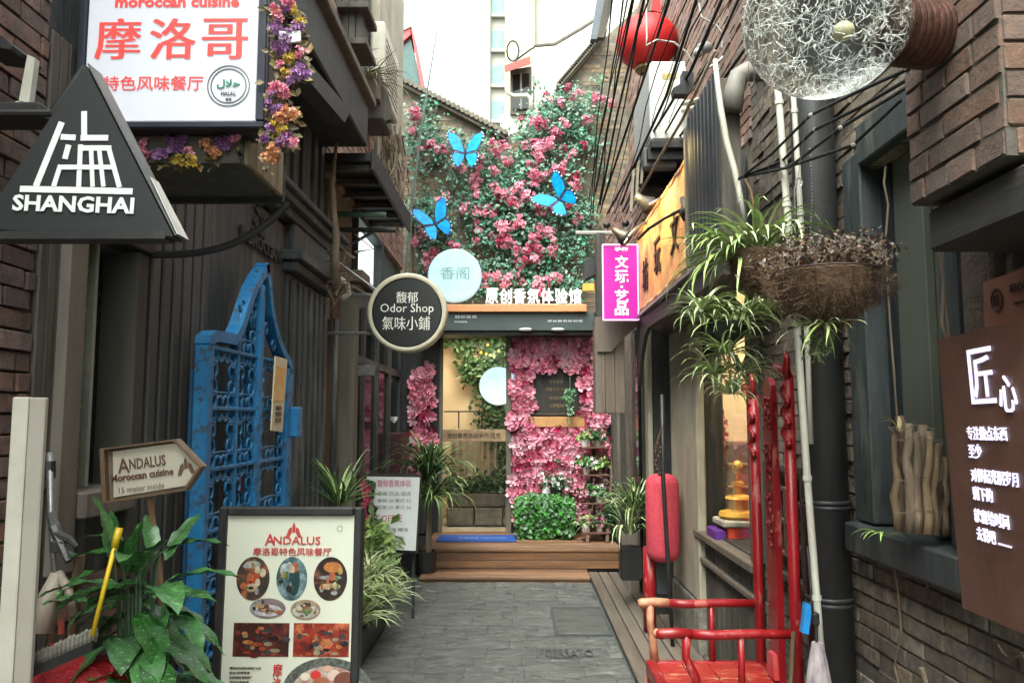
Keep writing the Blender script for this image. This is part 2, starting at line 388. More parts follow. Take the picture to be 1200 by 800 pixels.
# ---------------------------------------------------------------- ground, paving, walkway, terrace
MB().box((-150, -150, -.06), (150, 150, -.03)).build('ground', GROUT, kind='structure')
pav = MB().box((-1.38, -2, -.029), (1.25, 7.56, -.010)).build('pavement', GROUT, kind='structure')
from mathutils import noise as mn
def rip(p):
    x, y = p
    q = mn.noise(V((x * 5, y * 15, 0))) * .6 + abs(mn.noise(V((x * 9 + 3, y * 26, 2)))) * .7 + mn.noise(V((x * 22, y * 48, 5))) * .3
    return q * .017 - .007
R = random.Random(3)
y = .4; row = 0
while y < 7.5:
    d = .20; x = -1.36 - R.uniform(0, .2)
    while x < .66:
        l = R.choice((.30, .36, .42)); a, b = max(x, -1.36), min(x + l, .662)
        if b - a > .06:
            mb = MB(); nx, ny = 16, 12; z0 = R.uniform(-.0015, .0015)
            vs_xy = lambda i, j: (a + (b - a) * i / nx, y + .20 * j / ny)
            vs = []; 
            for j in range(ny + 1):
                for i in range(nx + 1):
                    e = (i in (0, nx)) or (j in (0, ny))
                    vs.append((a + .003 + (b - a - .006) * i / nx, y + .003 + (min(d, 7.5 - y) - .006) * j / ny, z0 + rip(vs_xy(i, j)) - (.003 if e else 0)))
            fs = [(j * (nx + 1) + i, j * (nx + 1) + i + 1, (j + 1) * (nx + 1) + i + 1, (j + 1) * (nx + 1) + i) for j in range(ny) for i in range(nx)]
            mb.add(vs, fs)
            bo = [i for i in range(nx + 1)] + [j * (nx + 1) + nx for j in range(1, ny + 1)] + [ny * (nx + 1) + i for i in range(nx - 1, -1, -1)] + [j * (nx + 1) for j in range(ny - 1, 0, -1)]
            n = len(bo); mb.add([vs[k] for k in bo] + [(vs[k][0], vs[k][1], -.011) for k in bo], [(k, k + n, (k + 1) % n + n, (k + 1) % n) for k in range(n)])
            mb.build('paving_stone', STONE, pav, smooth=False)
        x += l
    y += d; row += 1
mc = thing('manhole_cover', 'rectangular slab inspection cover set in the grey paving near the walkway', 'manhole cover', (.48, 6.1, .006))
MB().box((.27, 5.72, -.008), (.64, 6.45, .008), .004).build('cover_slab', STONE, mc)
f = MB()
for a, b in (((.25, 5.70), (.27, 6.47)), ((.64, 5.70), (.655, 6.47)), ((.25, 6.47), (.655, 6.485)), ((.25, 5.685), (.655, 5.70))): f.box((*a, -.008), (*b, .010))
f.build('cover_frame', GROUT, mc)
text('IFCERSATO', PZ(662, 765, .003), (1, 0, 0), (0, 1, 0), .16, pav, GROUT, name='relief_lettering', w=.36, ext=.004)
wk = MB().box((.67, -2, -.028), (1.24, 7.88, -.005)).build('boardwalk', BLACK, kind='structure')
for i in range(6):
    x0 = .672 + i * .0955; y = -1.5 - R.uniform(0, 1.5)
    while y < 7.88:
        l = R.choice((2.4, 3.0, 3.6)); a, b = max(y, -1.9), min(y + l, 7.88)
        if b - a > .1: MB().box((x0 + .003, a + .003, -.004), (x0 + .090, b - .003, .022 + R.uniform(-.002, .002)), .004).build('plank', DECKH, wk)
        y += l
ter = MB().box((-1.3, 7.53, -.028), (.655, 7.9, .015)).box((-1.3, 7.93, -.028), (1.0, 9.0, .205)).build('terrace', BLACK, kind='structure')
MB().box((-.92, 7.5, .016), (.66, 7.72, .045), .004).build('step_plank', DECKX, ter)
MB().box((-.92, 7.725, .016), (.66, 7.897, .044), .004).build('step_plank', DECKX, ter)
MB().box((-.92, 7.515, -.01), (.655, 7.529, .014), .002).build('step_board', DECKX, ter)
for z0, z1 in ((.046, .118), (.122, .203)):
    MB().box((-.94, 7.90, z0), (.98, 7.928, z1), .004).build('riser_board', DECKX, ter)
y = 7.89
while y < 9.0:
    MB().box((-.95 if y > 7.95 else -.96, y, .206), (1.0, y + .118, .234 + R.uniform(-.001, .001)), .004).build('deck_plank', DECKX, ter); y += .122
# ---------------------------------------------------------------- foliage helpers
def blade(mb, base, az, L, wd, el=1.1, droop=1.6, n=6, fold=.25, tip=1.0):
    p = V(base); a = el; dv = V((math.cos(az), math.sin(az), 0)); sd_ = V((-math.sin(az), math.cos(az), 0)); st = L / n
    vs = []; tw = random.gauss(0, .11)
    for i in range(n + 1):
        az += tw; dv = V((math.cos(az), math.sin(az), 0)); sd_ = V((-math.sin(az), math.cos(az), 0))
        t = i / n; wv = wd * (1 - t ** 2.2 * tip) * (.55 + .45 * min(1, t * 4)) + .0004
        vs += [p - sd_ * wv / 2 + V((0, 0, fold * wv)), p, p + sd_ * wv / 2 + V((0, 0, fold * wv))]
        d = dv * math.cos(a) + V((0, 0, math.sin(a))); p = p + d * st; a -= droop / n * (.5 + t)
        a = max(a, -1.45)
    fs = []
    for i in range(n):
        k = i * 3; fs += [(k, k + 1, k + 4, k + 3), (k + 1, k + 2, k + 5, k + 4)]
    mb.add(vs, fs)
def spider(parent, c, n, L, wd, rng, spread=.03, el=(.5, 1.4), droop=(1.2, 2.6), mats=(LEAF_S, LEAF_SP), az=None, name='foliage'):
    mbs = [MB() for _ in mats]
    for i in range(n):
        a = rng.uniform(0, 2 * PI) if az is None else rng.gauss(az[0], az[1])
        b = V(c) + V((math.cos(a), math.sin(a), 0)) * rng.uniform(0, spread)
        k = 0 if rng.random() < .5 or len(mats) < 2 else rng.randrange(1, len(mats))
        blade(mbs[k], b, a + rng.gauss(0, .2), L * rng.uniform(.55, 1.15), wd * rng.uniform(.7, 1.3), rng.uniform(*el), rng.uniform(*droop))
    for k, mb in enumerate(mbs):
        if mb.v: mb.build(name if k == 0 else 'pale_leaves', mats[k], parent, kind='stuff')
def leafquad(mb, c, s, rng, nrm=None, asp=1.7):
    d = V((rng.gauss(0, 1), rng.gauss(0, 1), rng.gauss(0, 1))).normalized()
    if nrm is not None: n = (V(nrm) + V((rng.gauss(0, .5), rng.gauss(0, .5), rng.gauss(0, .5)))).normalized()
    else: n = V((rng.gauss(0, 1), rng.gauss(0, 1), rng.gauss(0, 1))).normalized()
    a = (d - n * d.dot(n)).normalized(); b = n.cross(a); c = V(c)
    L = s * asp / 2; W = s / 2
    mb.add([c - a * L, c + b * W - a * L * .15 + n * W * .25, c + a * L, c - b * W - a * L * .15 + n * W * .25], [(0, 1, 2), (0, 2, 3)])
def petal_mesh(mb, c, R, U, N, r, rings, rng):
    for (cnt, rad, tilt, sz) in rings:
        o = rng.uniform(0, 2 * PI)
        for k in range(cnt):
            th = o + 2 * PI * k / cnt + rng.gauss(0, .1)
            ct, st_ = math.cos(th), math.sin(th)
            e = R * ct + U * st_; s = U * ct - R * st_
            out = (e * math.cos(tilt) + N * math.sin(tilt)); q = c + e * rad * r * .25 + N * (.02 * r)
            L = sz * r; W = sz * r * .62
            mb.add([q, q + out * L * .55 + s * W * .6, q + out * L * .55 - s * W * .6, q + out * L * 1.0 + s * W * .38 + N * L * .12, q + out * L * 1.0 - s * W * .38 + N * L * .12, q + out * L * .55 - N * L * .12],
                   [(0, 1, 5), (0, 5, 2), (5, 1, 3), (5, 3, 4), (5, 4, 2)])
def flower_mesh(name, mlist, r, rng, N=(0, -1, 0), rings=None):
    N = V(N); R = N.orthogonal().normalized(); U = N.cross(R)
    rings = rings or ((6, .5, .25, 1.0), (5, .35, .75, .8), (4, .15, 1.15, .55))
    mb = MB(); petal_mesh(mb, V((0, 0, 0)), R, U, N, r, rings, rng)
    me = bpy.data.meshes.new(name); me.from_pydata([tuple(a) for a in mb.v], [], mb.f); me.materials.append(mlist); me.update(); return me
def cluster_mesh(name, m, R_, n, r, rng):
    mb = MB()
    for _ in range(n):
        c = V([max(-R_ * .8, min(R_ * .8, g)) for g in (rng.gauss(0, R_ * .45), rng.gauss(0, R_ * .25) - r * .5, rng.gauss(0, R_ * .45))])
        N = (V((c.x * 2, -R_ * 1.2, c.z * 2))).normalized(); a = N.orthogonal().normalized()
        petal_mesh(mb, c, a, N.cross(a), N, r, ((5, .4, .3, 1.0), (4, .2, .95, .7)), rng)
    me = bpy.data.meshes.new(name); me.from_pydata([tuple(a) for a in mb.v], [], mb.f); me.materials.append(m); me.update(); return me
def inst(name, me, loc, parent, rot=(0, 0, 0), s=1.0):
    o = bpy.data.objects.new(name, me); COL.objects.link(o); o.parent = parent
    o.location = V(loc) - (ORG[parent.name] if parent else V((0, 0, 0))); o.rotation_euler = rot; o.scale = (s, s, s); return o
# ================================================================ BACK: gable building with climbing roses
GY = 9.6
def gp(px, py): q = P(px, py, GY); return (q.x, q.z)
outline = [gp(*a) for a in ((380, 62), (464, 97), (588, 162), (618, 150), (640, 122), (663, 98), (705, 48), (800, -40), (830, 366), (380, 366))]
gb = thing('gable_building', 'tan brick gable wall behind the flower shop, with sloping roof copings', 'building', (0, GY, 0))
MB().prism([(x, GY, z) for x, z in outline], (0, .4, 0)).build('wall', MORTL, gb, fix=True)
x0 = min(a[0] for a in outline); x1 = max(a[0] for a in outline)
bricks(gb, (x0, GY, outline[-1][1]), (1, 0, 0), x1 - x0, 4.6, (0, -1, 0), BRKT, inside=lambda c: inpoly(c.x, c.z, outline), th=.02, jit=.006)
mb = MB()
for a, b in (((455, 92), (592, 163)), ((655, 107), (708, 44))):
    p, q = P(*a, GY - .1), P(*b, GY - .1); up = V((0, 0, .07)); n = 7
    mb.prism([p, q, q + up, p + up], (0, .5, 0))
    mb2 = MB()
    for k in range(26):
        t = k / 25; c = p.lerp(q, t) + V((0, 0, .08)); mb2.tube([c + V((0, -.04, 0)), c + V((0, .5, 0))], .035, 7)
    mb2.build('ridge_tiles', WOODG, gb, kind='stuff')
mb.build('roof_coping', WOODG, gb, fix=True)
MB().prism([P(a, b, GY - .035) for a, b in ((498, 176), (517, 176), (517, 191), (498, 191))], (0, .04, 0)).build('plaster_patch', CREAM, gb, fix=True)
# ---- plaster house behind, pale
ph = thing('plaster_house', 'pale plastered rear house with small window and bent white pipe', 'building', (0, 11, 0))
MB().prism([P(a, b, 11) for a, b in ((626, 54), (690, 26), (700, 22), (716, -30), (760, -60), (760, 200), (626, 200))], (0, 1.5, 0)).build('wall', PLASTER, ph, fix=True)
MB().prism([P(a, b, 11.05) for a, b in ((586, 135), (626, 120), (626, 200), (586, 200))], (0, 1.5, 0)).build('low_wall', PLASTER, ph, fix=True)
MB().prism([P(a, b, 11) for a, b in ((598, 82), (623, 78), (623, 134), (598, 134))], (0, .8, 0)).build('window_wall', WOODG, ph, fix=True)
wn = MB().prism([P(a, b, 10.97) for a, b in ((601, 88), (620, 86), (620, 128), (601, 128))], (0, .02, 0)).build('window', DGLASS, ph, fix=True)
MB().prism([P(a, b, 10.95) for a, b in ((609.5, 86), (611.5, 86), (611.5, 128), (609.5, 128))], (0, .02, 0)).build('window_bar', CREAM, wn, fix=True)
MB().prism([P(a, b, 10.6) for a, b in ((591, 77), (621, 66), (622, 75), (592, 85))], (0, .45, .2)).build('red_awning', mat('faded_red', (.32, .07, .06), .7, (.2, .05, .04), 20), ph, fix=True)
MB().tube([P(593, 95, 10.7), P(595, 109, 10.7), P(602, 113, 10.7), P(618, 112, 10.7), P(622, 116, 10.7), P(622, 132, 10.7)], .033, 8).build('drain_pipe', PIPEW, ph, smooth=True)
MB().tube([P(626, 54, 10.8), P(650, 52, 10.7), P(684, 32, 10.7), P(714, 12, 10.7)], .025, 6).build('gutter', WOODG, ph)
hn = MB()
pts = [P(591 + 14 * (1 + math.cos(t)) * .5 + 3, 60 + 12 * math.sin(t), 10.7) for t in [k * PI / 6 for k in range(13)]]
hn.tube(pts, .012, 6); hn.tube([P(603, 72, 10.7), P(622, 58, 10.7), P(626, 56, 10.8)], .012, 6); hn.build('cable_loop', CABLE, ph)
# ---- red dormer and left rear parapet
dm = thing('dormer_window', 'rooftop dormer with red frame and teal glass on the left rear roof', 'dormer', P(478, 100, 9.9))
MB().prism([P(a, b, 9.9) for a, b in ((465, 60), (481, 44), (495, 112), (468, 99))], (0, .35, 0)).build('glass', mat('dark_teal_glass', (.05, .11, .10), .2, bump=0), dm, fix=True)
RF = mat('red_frame', (.55, .07, .07), .6, (.45, .06, .06), 10)
MB().prism([P(a, b, 9.84) for a, b in ((454, 45), (481, 31), (481, 41), (461, 58))], (0, .5, 0)).build('header', RF, dm, fix=True)
MB().prism([P(a, b, 9.84) for a, b in ((481, 31), (483, 33), (499, 114), (495, 112))], (0, .5, 0)).build('jamb', RF, dm, fix=True)
MB().prism([P(a, b, 9.82) for a, b in ((450, 43), (481, 26), (482, 31), (451, 47))], (0, .6, 0)).build('roof_edge', PALE, dm, fix=True)
# ---- far tower
tw = thing('apartment_tower', 'tall hazy pale apartment tower with a column of teal windows', 'building', (-3, 60, 0))
def tb(name, a, b, Y, d, m, top=75):
    p, q = P(a, 200, Y), P(b, 200, Y); return MB().box((p.x, Y, 0), (q.x, Y + d, top)).build(name, m, tw)
tb('wall', 531, 574, 60, 12, PALE); tb('wall', 574, 592, 60.6, 11, PALE); tb('wall', 592, 627, 60.2, 12, mat('far_cream', (.40, .35, .25), .9, (.36, .32, .23), .4, bump=0))
tb('wall', 627, 660, 61, 12, PALE)
for k in range(16):
    z = 22 + k * 2.9
    wn = MB().box((P(577, 0, 60.5).x, 60.52, z), (P(590, 0, 60.5).x, 60.59, z + 1.5)).build('window', TEALG, tw)
    MB().box((P(576, 0, 60.3).x, 60.25, z - .35), (P(591, 0, 60.3).x, 60.58, z - .1)).build('balcony_slab', PALE, tw)
# ================================================================ climbing roses
cr = thing('climbing_rose', 'climbing rose with pink blossoms and teal green leaves covering the rear brick gable', 'climbing plant', (0, 9.5, .3))
def C4(x, y): return (470 + x / 3.637, 80 + y / 3.637)
def C5(x, y): return (500 + x / 5.455, 280 + y / 5.455)
cl = [C4(*a) for a in ((75,205),(55,262),(130,325),(180,340),(110,330),(250,425),(315,455),(395,325),(400,365),(450,405),(400,440),(345,385),(515,220),(640,140),(680,150),(730,120),(790,220),(700,235),(660,270),(630,310),(590,340),(600,380),(570,320),(545,410),(695,345),(740,355),(680,425),(740,465),(560,450),(530,490),(500,505),(430,530),(470,555),(400,510),(545,540),(325,535),(185,545),(165,610),(270,600),(330,590),(370,590),(360,620),(320,650),(330,685),(590,590),(600,620),(505,630),(490,660),(430,685),(385,710),(590,680),(630,700),(590,710),(460,730),(550,760),(600,770),(640,780),(60,740),(140,780),(210,750),(235,765),(710,590),(755,640),(860,130),(525,330),(220,290),(600,240),(820,160),(780,330),(650,430),(575,455),(560,480),(480,530),(610,340),(640,590),(570,690))]
cl += [C5(*a) for a in ((700,60),(720,100),(590,150),(600,180),(560,230),(500,285),(700,290),(770,270),(820,250),(840,240),(800,110),(820,50),(560,50),(390,250),(375,290),(160,40),(40,110),(10,140),(640,130),(660,70),(540,240),(720,310),(520,20))]
rr = random.Random(11)
cms = [cluster_mesh('blossom_cluster', m_, .072, 12, .028, rr) for m_ in (PINK, PINK2, PINK2, PINK, PINK3)]
for (px, py) in cl:
    for k in range(rr.choice((1, 2, 2, 3))):
        q = P(px + rr.gauss(0, 6.5 * (k > 0)), py + rr.gauss(0, 6.5 * (k > 0)), 9.36 + rr.uniform(-.05, .04))
        inst('blossom_cluster', rr.choice(cms), q, cr, (rr.gauss(0, .3), rr.uniform(0, 6.28), rr.gauss(0, .3)), rr.uniform(.6, 1.05))
fol = MB(); reg = [(483,128),(500,118),(530,150),(556,166),(600,172),(625,130),(645,108),(665,100),(690,92),(712,88),(705,200),(700,300),(688,345),(480,345),(478,260)]
cen = []
while len(cen) < 330:
    x, y = rr.uniform(478, 712), rr.uniform(90, 352)
    if not inpoly(x, y, reg): continue
    dens = .9
    if 490 < x < 530 and 165 < y < 230: dens = .25
    if 560 < x < 600 and 175 < y < 245: dens = .45
    if x > 690: dens = .5
    if rr.random() < dens: cen.append((x, y))
cen += [(px + rr.gauss(0, 7), py + rr.gauss(0, 7)) for px, py in cl for _ in range(2)]
for (x, y) in cen:
    c = P(x, y, 9.42 + rr.uniform(-.08, .1))
    for _ in range(rr.randrange(14, 30)):
        leafquad(fol, c + V((rr.gauss(0, .07), rr.gauss(0, .035), rr.gauss(0, .07))), rr.uniform(.018, .046), rr, nrm=(0, -.8, .5))
fol.build('foliage', LEAF_T, cr, kind='stuff')
st = MB()
for (a, b, r0) in (((476, 350), (492, 130), .03), ((560, 350), (540, 190), .018), ((600, 350), (640, 150), .02), ((660, 345), (690, 130), .018), ((620, 340), (560, 240), .014)):
    pts = [P(a[0] + (b[0] - a[0]) * t + rr.gauss(0, 3), a[1] + (b[1] - a[1]) * t, 9.5 + rr.gauss(0, .015)) for t in [k / 9 for k in range(10)]]
    st.tube(pts, [r0 * (1 - .6 * k / 9) for k in range(10)], 6)
st.build('stem', BARK, cr, smooth=True)
# ---- butterflies
WB = mat('butterfly_wing', (.0, .42, .85), .35, (.0, .2, .7), 18, bump=.05); WE = mat('butterfly_wing_edge', (.02, .03, .07), .5, bump=0); WS = mat('butterfly_wing_spots', (.6, .75, .85), .5, bump=0)
def butterfly(px, py, sc_, rot, fold, label):
    t = thing('butterfly', label, 'butterfly ornament', (0, 0, 0), 'blue butterflies on the rose wall', local=True)
    b = MB().ell((0, 0, 0), (.012, .014, .07), 8, 6); b.tube([(0, 0, .06), (-.03, -.02, .12)], .002, 4); b.tube([(0, 0, .06), (.03, -.02, .12)], .002, 4); b.build('body', WE, t, smooth=True)
    for s in (-1, 1):
        up = [(.01, .01), (.04, .10), (.10, .19), (.19, .22), (.205, .17), (.17, .07), (.13, .01), (.012, -.01)]
        lo = [(.012, -.012), (.125, 0), (.15, -.05), (.13, -.12), (.08, -.17), (.045, -.13), (.01, -.04)]
        fs_ = s * fold[0 if s < 0 else 1]
        def W(x, z, o=0): return V((s * x * math.cos(fs_), -abs(math.sin(fs_)) * x - o, z))
        for nm, pl in (('upper_wing', up), ('lower_wing', lo)):
            cx = sum(a[0] for a in pl) / len(pl); cz = sum(a[1] for a in pl) / len(pl)
            base = MB().prism([W(x, z) for x, z in pl], (0, .003, 0)).build(nm, WE, t, fix=True)
            ins = [(cx + (x - cx) * .86 - .008, cz + (z - cz) * .86) for x, z in pl]
            MB().prism([W(x, z, .002) for x, z in ins], (0, .001, 0)).build('wing_face', WB, base, fix=True)
        sp = MB()
        for (x, z) in ((.175, .205), (.19, .185), (.195, .16), (.183, .12), (.145, -.05), (.138, -.09), (.115, -.13)):
            c = W(x, z, .004); sp.ell(c, (.008, .002, .008), 6, 4)
        sp.build('wing_spots', WS, t)
    t.location = P(px, py, 9.2); t.rotation_euler = (0, rot, 0); t.scale = (sc_ * 1.15, sc_ * 1.15, sc_ * 1.15)
butterfly(545, 179, 1.0, 0.02, (.25, .25), 'blue butterfly ornament with wings spread upright, topmost on the rose wall')
butterfly(510, 262, 1.05, -2.35 + PI / 2 + .35, (.5, -.1), 'blue butterfly ornament tilted above the round white sign, left on the rose wall')
butterfly(655, 233, 1.05, -.85, (-.1, .4), 'blue butterfly ornament tilted left, on the right side of the rose wall')
# ================================================================ flower shop front
FY = 9.0
def fz(py, Y=FY): return P(608, py, Y).z
def fx(px, Y=FY): return P(px, 490, Y).x
fs_ = thing('flower_shop', 'small fragrance shop at the alley end with open glazed doorway and dark fascia', 'shop', (0, FY, .23))
X0, X1, X2, X3 = -1.9, fx(517), fx(594), 1.35
mb = MB(); wallgrid(mb, (X0, FY, 0), (1, 0, 0), X3 - X0, 2.66, (0, -1, 0), .12, [(X1 - X0, X2 - X0, .2, fz(389)), (fx(622) - X0, fx(684) - X0, fz(486), fz(433))]); mb.build('wall', DGREY2, fs_)
mb = MB(); mb.box((X1 - .3, FY + 1.5, .2), (X2 + .5, FY + 1.55, 2.6)); mb.build('back_wall', BEIGE, fs_)
MB().box((X1 - .3, FY + .12, .2), (X1 - .26, FY + 1.5, 2.6)).box((X2 + .5, FY + .12, .2), (X2 + .54, FY + 1.5, 2.6)).build('side_wall', BEIGE, fs_)
MB().box((X1 - .3, FY + .12, 2.6), (X2 + .5, FY + 1.5, 2.64)).build('ceiling', BEIGE, fs_)
MB().box((X1 - .3, FY, .2), (X2 + .5, FY + 1.5, .225)).build('floor', CREAM, fs_)
mb = MB()
for a, b, c, d in ((X1 - .02, X1 + .02, .23, fz(388)), (X2 - .01, X2 + .05, .23, fz(388))): mb.box((a, FY - .04, c), (b, FY - .003, d), .003)
fr = mb.build('door_frame', WOODG, fs_)
MB().box((X1 + .025, FY + .02, .27), (X2 - .015, FY + .026, fz(391))).build('door_pane', GLASS, fs_)
rail = MB().box((X1 + .02, FY - .03, fz(517)), (X2 - .012, FY + .015, fz(503)), .003).build('door_rail', LWOOD, fs_)
text('原创香氛体验手作·花艺', V(((X1 + X2) / 2, FY - .032, (fz(517) + fz(503)) / 2)), *FR, .06, rail, DKPRINT, w=.6)
mb = MB().tube([(X1 + .03, FY - .02, fz(482)), (X2 - .3, FY - .02, fz(482))], .008, 6); mb.tube([(X1 + .2, FY - .02, fz(482)), (X1 + .2, FY - .02, fz(502))], .008, 6); mb.tube([(X1 + .46, FY - .02, fz(482)), (X1 + .46, FY - .02, fz(502))], .008, 6); mb.build('hand_rail', BLACK, fs_)
ds = thing('door_sticker', 'round pale blue disc with one character on the shop door glass', 'sign', P(583, 452, FY))
MB().disc(P(584, 452, FY - .02), *FR, .215, .215, 36, .01).build('disc', mat('pale_blue_disc', (.6, .78, .86), .4, emit=(.6, .85, 1), est=.2, bump=0), ds, fix=True)
text('香', P(583, 452, FY - .022), *FR, .2, ds, mat('blue_grey_ink', (.2, .3, .38), .5, bump=0))
# interior greenery
ivy = thing('indoor_ivy', 'dark creeping ivy on the beige wall inside the shop doorway', 'plant', (fx(570), FY + 1.2, 2.0))
fol = MB()
for (x, y, sx, sy, n) in ((540, 400, 8, 6, 90), (548, 425, 6, 12, 120), (565, 440, 8, 12, 140), (585, 410, 12, 14, 300), (580, 450, 12, 22, 300), (578, 485, 9, 16, 220), (585, 520, 7, 22, 200), (590, 545, 5, 15, 90), (528, 395, 6, 5, 40)):
    for _ in range(int(n * 1.4)):
        leafquad(fol, P(x + rr.gauss(0, sx), y + rr.gauss(0, sy), 10.35 + rr.uniform(-.1, .1)), rr.uniform(.03, .06), rr, nrm=(0, -1, .3))
fol.build('foliage', LEAF_D, ivy, kind='stuff')
bl = MB()
for _ in range(10):
    q = P(577 + rr.gauss(0, 9), 435 + rr.gauss(0, 24), 10.2); bl.ell(q, (.018, .01, .018), 6, 4)
bl.build('blossoms', YELL, ivy, kind='stuff')
tr = thing('shop_trough', 'low planter trough with dark leaves inside the shop doorway', 'planter', (fx(555), FY + .75, .25))
MB().box((X1 + .02, FY + .6, .45), (X2 + .3, FY + .85, .60), .006).build('trough', WOODM, tr)
for k in range(3): MB().box((X1 + .02 + k * .34, FY + .55, .24), (X1 + .34 + k * .34, FY + .9, .44), .006).build('stone_block', MORTL, tr)
fol = MB()
for _ in range(700): leafquad(fol, (rr.uniform(X1, X2 + .2), FY + .72 + rr.gauss(0, .06), .62 + abs(rr.gauss(0, .1))), rr.uniform(.02, .05), rr, asp=2.4)
fol.build('foliage', LEAF_D, tr, kind='stuff')
cu = thing('curtain', 'grey beige curtain hanging low behind the shop door glass', 'curtain', (fx(545), FY + 1.3, .6))
mb = MB(); n = 60; vs = []; 
for k in range(n + 1):
    x = X1 + (X2 + .2 - X1) * k / n; yy = FY + 1.3 + .025 * math.sin(k * 1.15); vs += [(x, yy, .4), (x, yy, fz(517) + .02)]
mb.add(vs, [(2 * k, 2 * k + 2, 2 * k + 3, 2 * k + 1) for k in range(n)]); mb.build('cloth', mat('taupe_cloth', (.34, .29, .22), .9, (.28, .24, .18), 20), cu, smooth=True)
ll = bpy.data.lights.new('shop_ceiling_lamp', 'AREA'); ll.energy = 9; ll.color = (1, .85, .6); ll.size = .5
lo = bpy.data.objects.new('shop_ceiling_lamp', ll); COL.objects.link(lo); lo.location = ((X1 + X2) / 2, FY + .8, 2.55)
MB().lathe([(.09, 2.575), (.1, 2.6)], (((X1 + X2) / 2), FY + .8, 0), n=20).build('ceiling_lamp', LAMPW, fs_)
# fascia
MB().box((-1.1, 8.55, fz(388, 8.6)), (fx(697, 8.6), 8.99, fz(367, 8.6)), .006).build('fascia', mat('dark_teal_fascia', (.045, .062, .06), .5, (.035, .05, .05), 5, bump=.1), fs_)
MB().box((-1.1, 8.5, fz(367, 8.6) + .003), (fx(688, 8.6), 9.1, fz(358, 8.6)), .006).build('top_plank', ORANGEW, fs_)
MB().box((-1.1, 8.6, fz(392, 8.6)), (fx(697, 8.6), 8.98, fz(388, 8.6) - .003)).build('soffit', BLACK, fs_)
text('馥郁香氛', P(546, 371, 8.55), *FR, .035, fs_, WHT, w=.24); text('原创体验', P(540, 377, 8.55), *FR, .018, fs_, WHT, w=.14); text('原创香氛体验馆', P(662, 376, 8.55), *FR, .022, fs_, WHT, w=.38)
for px in (616, 654):
    l = thing('spot_strip', 'small pale downlight under the shop fascia, ' + ('left' if px < 640 else 'right') + ' one of the pair', 'lamp', P(px, 386, 8.52), 'downlights under the fascia')
    MB().ell(P(px, 386, 8.5), (.075, .03, .02), 12, 6).build('lamp_body', WHITEP, l, smooth=True)
rs = thing('round_sign', 'glowing white round sign standing on the shop fascia', 'sign', P(533, 356, 8.65))
MB().lathe([(.0, -.03), (.285, -.03), (.298, -.02), (.298, .03), (.0, .03)], P(533, 323, 8.7), 'Y', 44).build('panel', GLOW, rs, fix=True)
text('香阁', P(533, 320, 8.667), *FR, .14, rs, mat('pale_lettering', (.10, .2, .19), .5, bump=0, emit=(.4, .7, .68), est=.08), w=.32)
MB().tube([P(554, 352, 8.7), P(554, 358, 8.7)], .01, 6).tube([P(516, 350, 8.7), P(516, 358, 8.7)], .01, 6).build('support', SILV, rs)
ls = thing('letter_sign', 'row of seven raised white characters standing on the orange fascia plank', 'sign', P(624, 357, 8.6))
for k, ch in enumerate('原创香氛体验馆'):
    q = P(576.5 + k * 16.2, 347, 8.62); text(ch, q, *FR, .165, ls, GLOWW, name='character', w=.135, ext=.035, off=.008)
MB().box(P(568, 357.6, 8.6), P(682, 356.4, 8.63)).build('mount_rail', WHITEP, ls)
# ---- pink flower panels
def flower_panel(parent, poly, holes, Y, step, limit=300):
    pts = []; xs = [a[0] for a in poly]; ys = [a[1] for a in poly]; y = min(ys); k = 0
    while y < max(ys):
        x = min(xs) + (step / 2 if k % 2 else 0)
        while x < max(xs):
            a, b = x + rr.gauss(0, 1.3), y + rr.gauss(0, 1.3)
            if inpoly(a, b, poly) and not any(h[0] < a < h[2] and h[1] < b < h[3] for h in holes): pts.append((a, b))
            x += step
        y += step * .87; k += 1
    return pts
FM = [flower_mesh('rose', m_, r_, rr) for m_, r_ in ((PINK2, .075), (PINK2, .065), (PINK, .075), (PINKW, .07), (PINK2, .085), (PINK, .07), (PINK2, .07), (PINKW, .06), (PINK, .08), (PINK3, .065))]
fw = thing('flower_wall', 'panel densely covered in pink artificial roses right of the shop doorway', 'flower wall', (fx(655), FY - .05, .25))
bk = MB(); wallgrid(bk, (fx(600), FY - .02, fz(612)), (1, 0, 0), fx(711) - fx(600), fz(389) - fz(612), (0, -1, 0), .017, [(fx(621) - fx(600), fx(685) - fx(600), fz(502) - fz(612), fz(432) - fz(612))])
bk.build('backing', mat('pink_backing', (.3, .07, .12), .9, (.15, .04, .06), 30, bump=0), fw)
pts = flower_panel(fw, [(600, 390), (711, 390), (713, 540), (690, 560), (680, 610), (600, 616)], [(624, 433, 682, 501)], FY, 9.9)
for k, (a, b) in enumerate(pts):
    inst('rose', rr.choice(FM), P(a, b, FY - .05 - rr.uniform(0, .035)), fw, (rr.gauss(0, .35), rr.uniform(0, 6.28), rr.gauss(0, .3)), rr.uniform(.8, 1.15)) if k < 300 else None
mb = MB()
for k in range(900):
    a, b = rr.uniform(600, 711), rr.uniform(390, 612)
    if 624 < a < 682 and 433 < b < 501: continue
    c = P(a, b, FY - .03); N_ = V((rr.gauss(0, .4), -1, rr.gauss(0, .4))).normalized(); e = N_.orthogonal().normalized()
    petal_mesh(mb, c, e, N_.cross(e), N_, .035, ((5, .4, .4, 1),), rr)
mb.build('small_blooms', PINK, fw, kind='stuff')
wb = thing('menu_window', 'dark framed board window set in the middle of the pink flower wall', 'window', (fx(653), FY, 1.6))
MB().box((fx(622), FY + .02, fz(486)), (fx(684), FY + .04, fz(433))).build('board', mat('chalkboard', (.04, .034, .026), .5, bump=.1), wb)
mb = MB()
for a, b, c, d in ((621, 623.5, 486, 432), (682, 684.5, 486, 432)): mb.box((fx(a), FY - .04, fz(c)), (fx(b), FY + .03, fz(d)), .002)
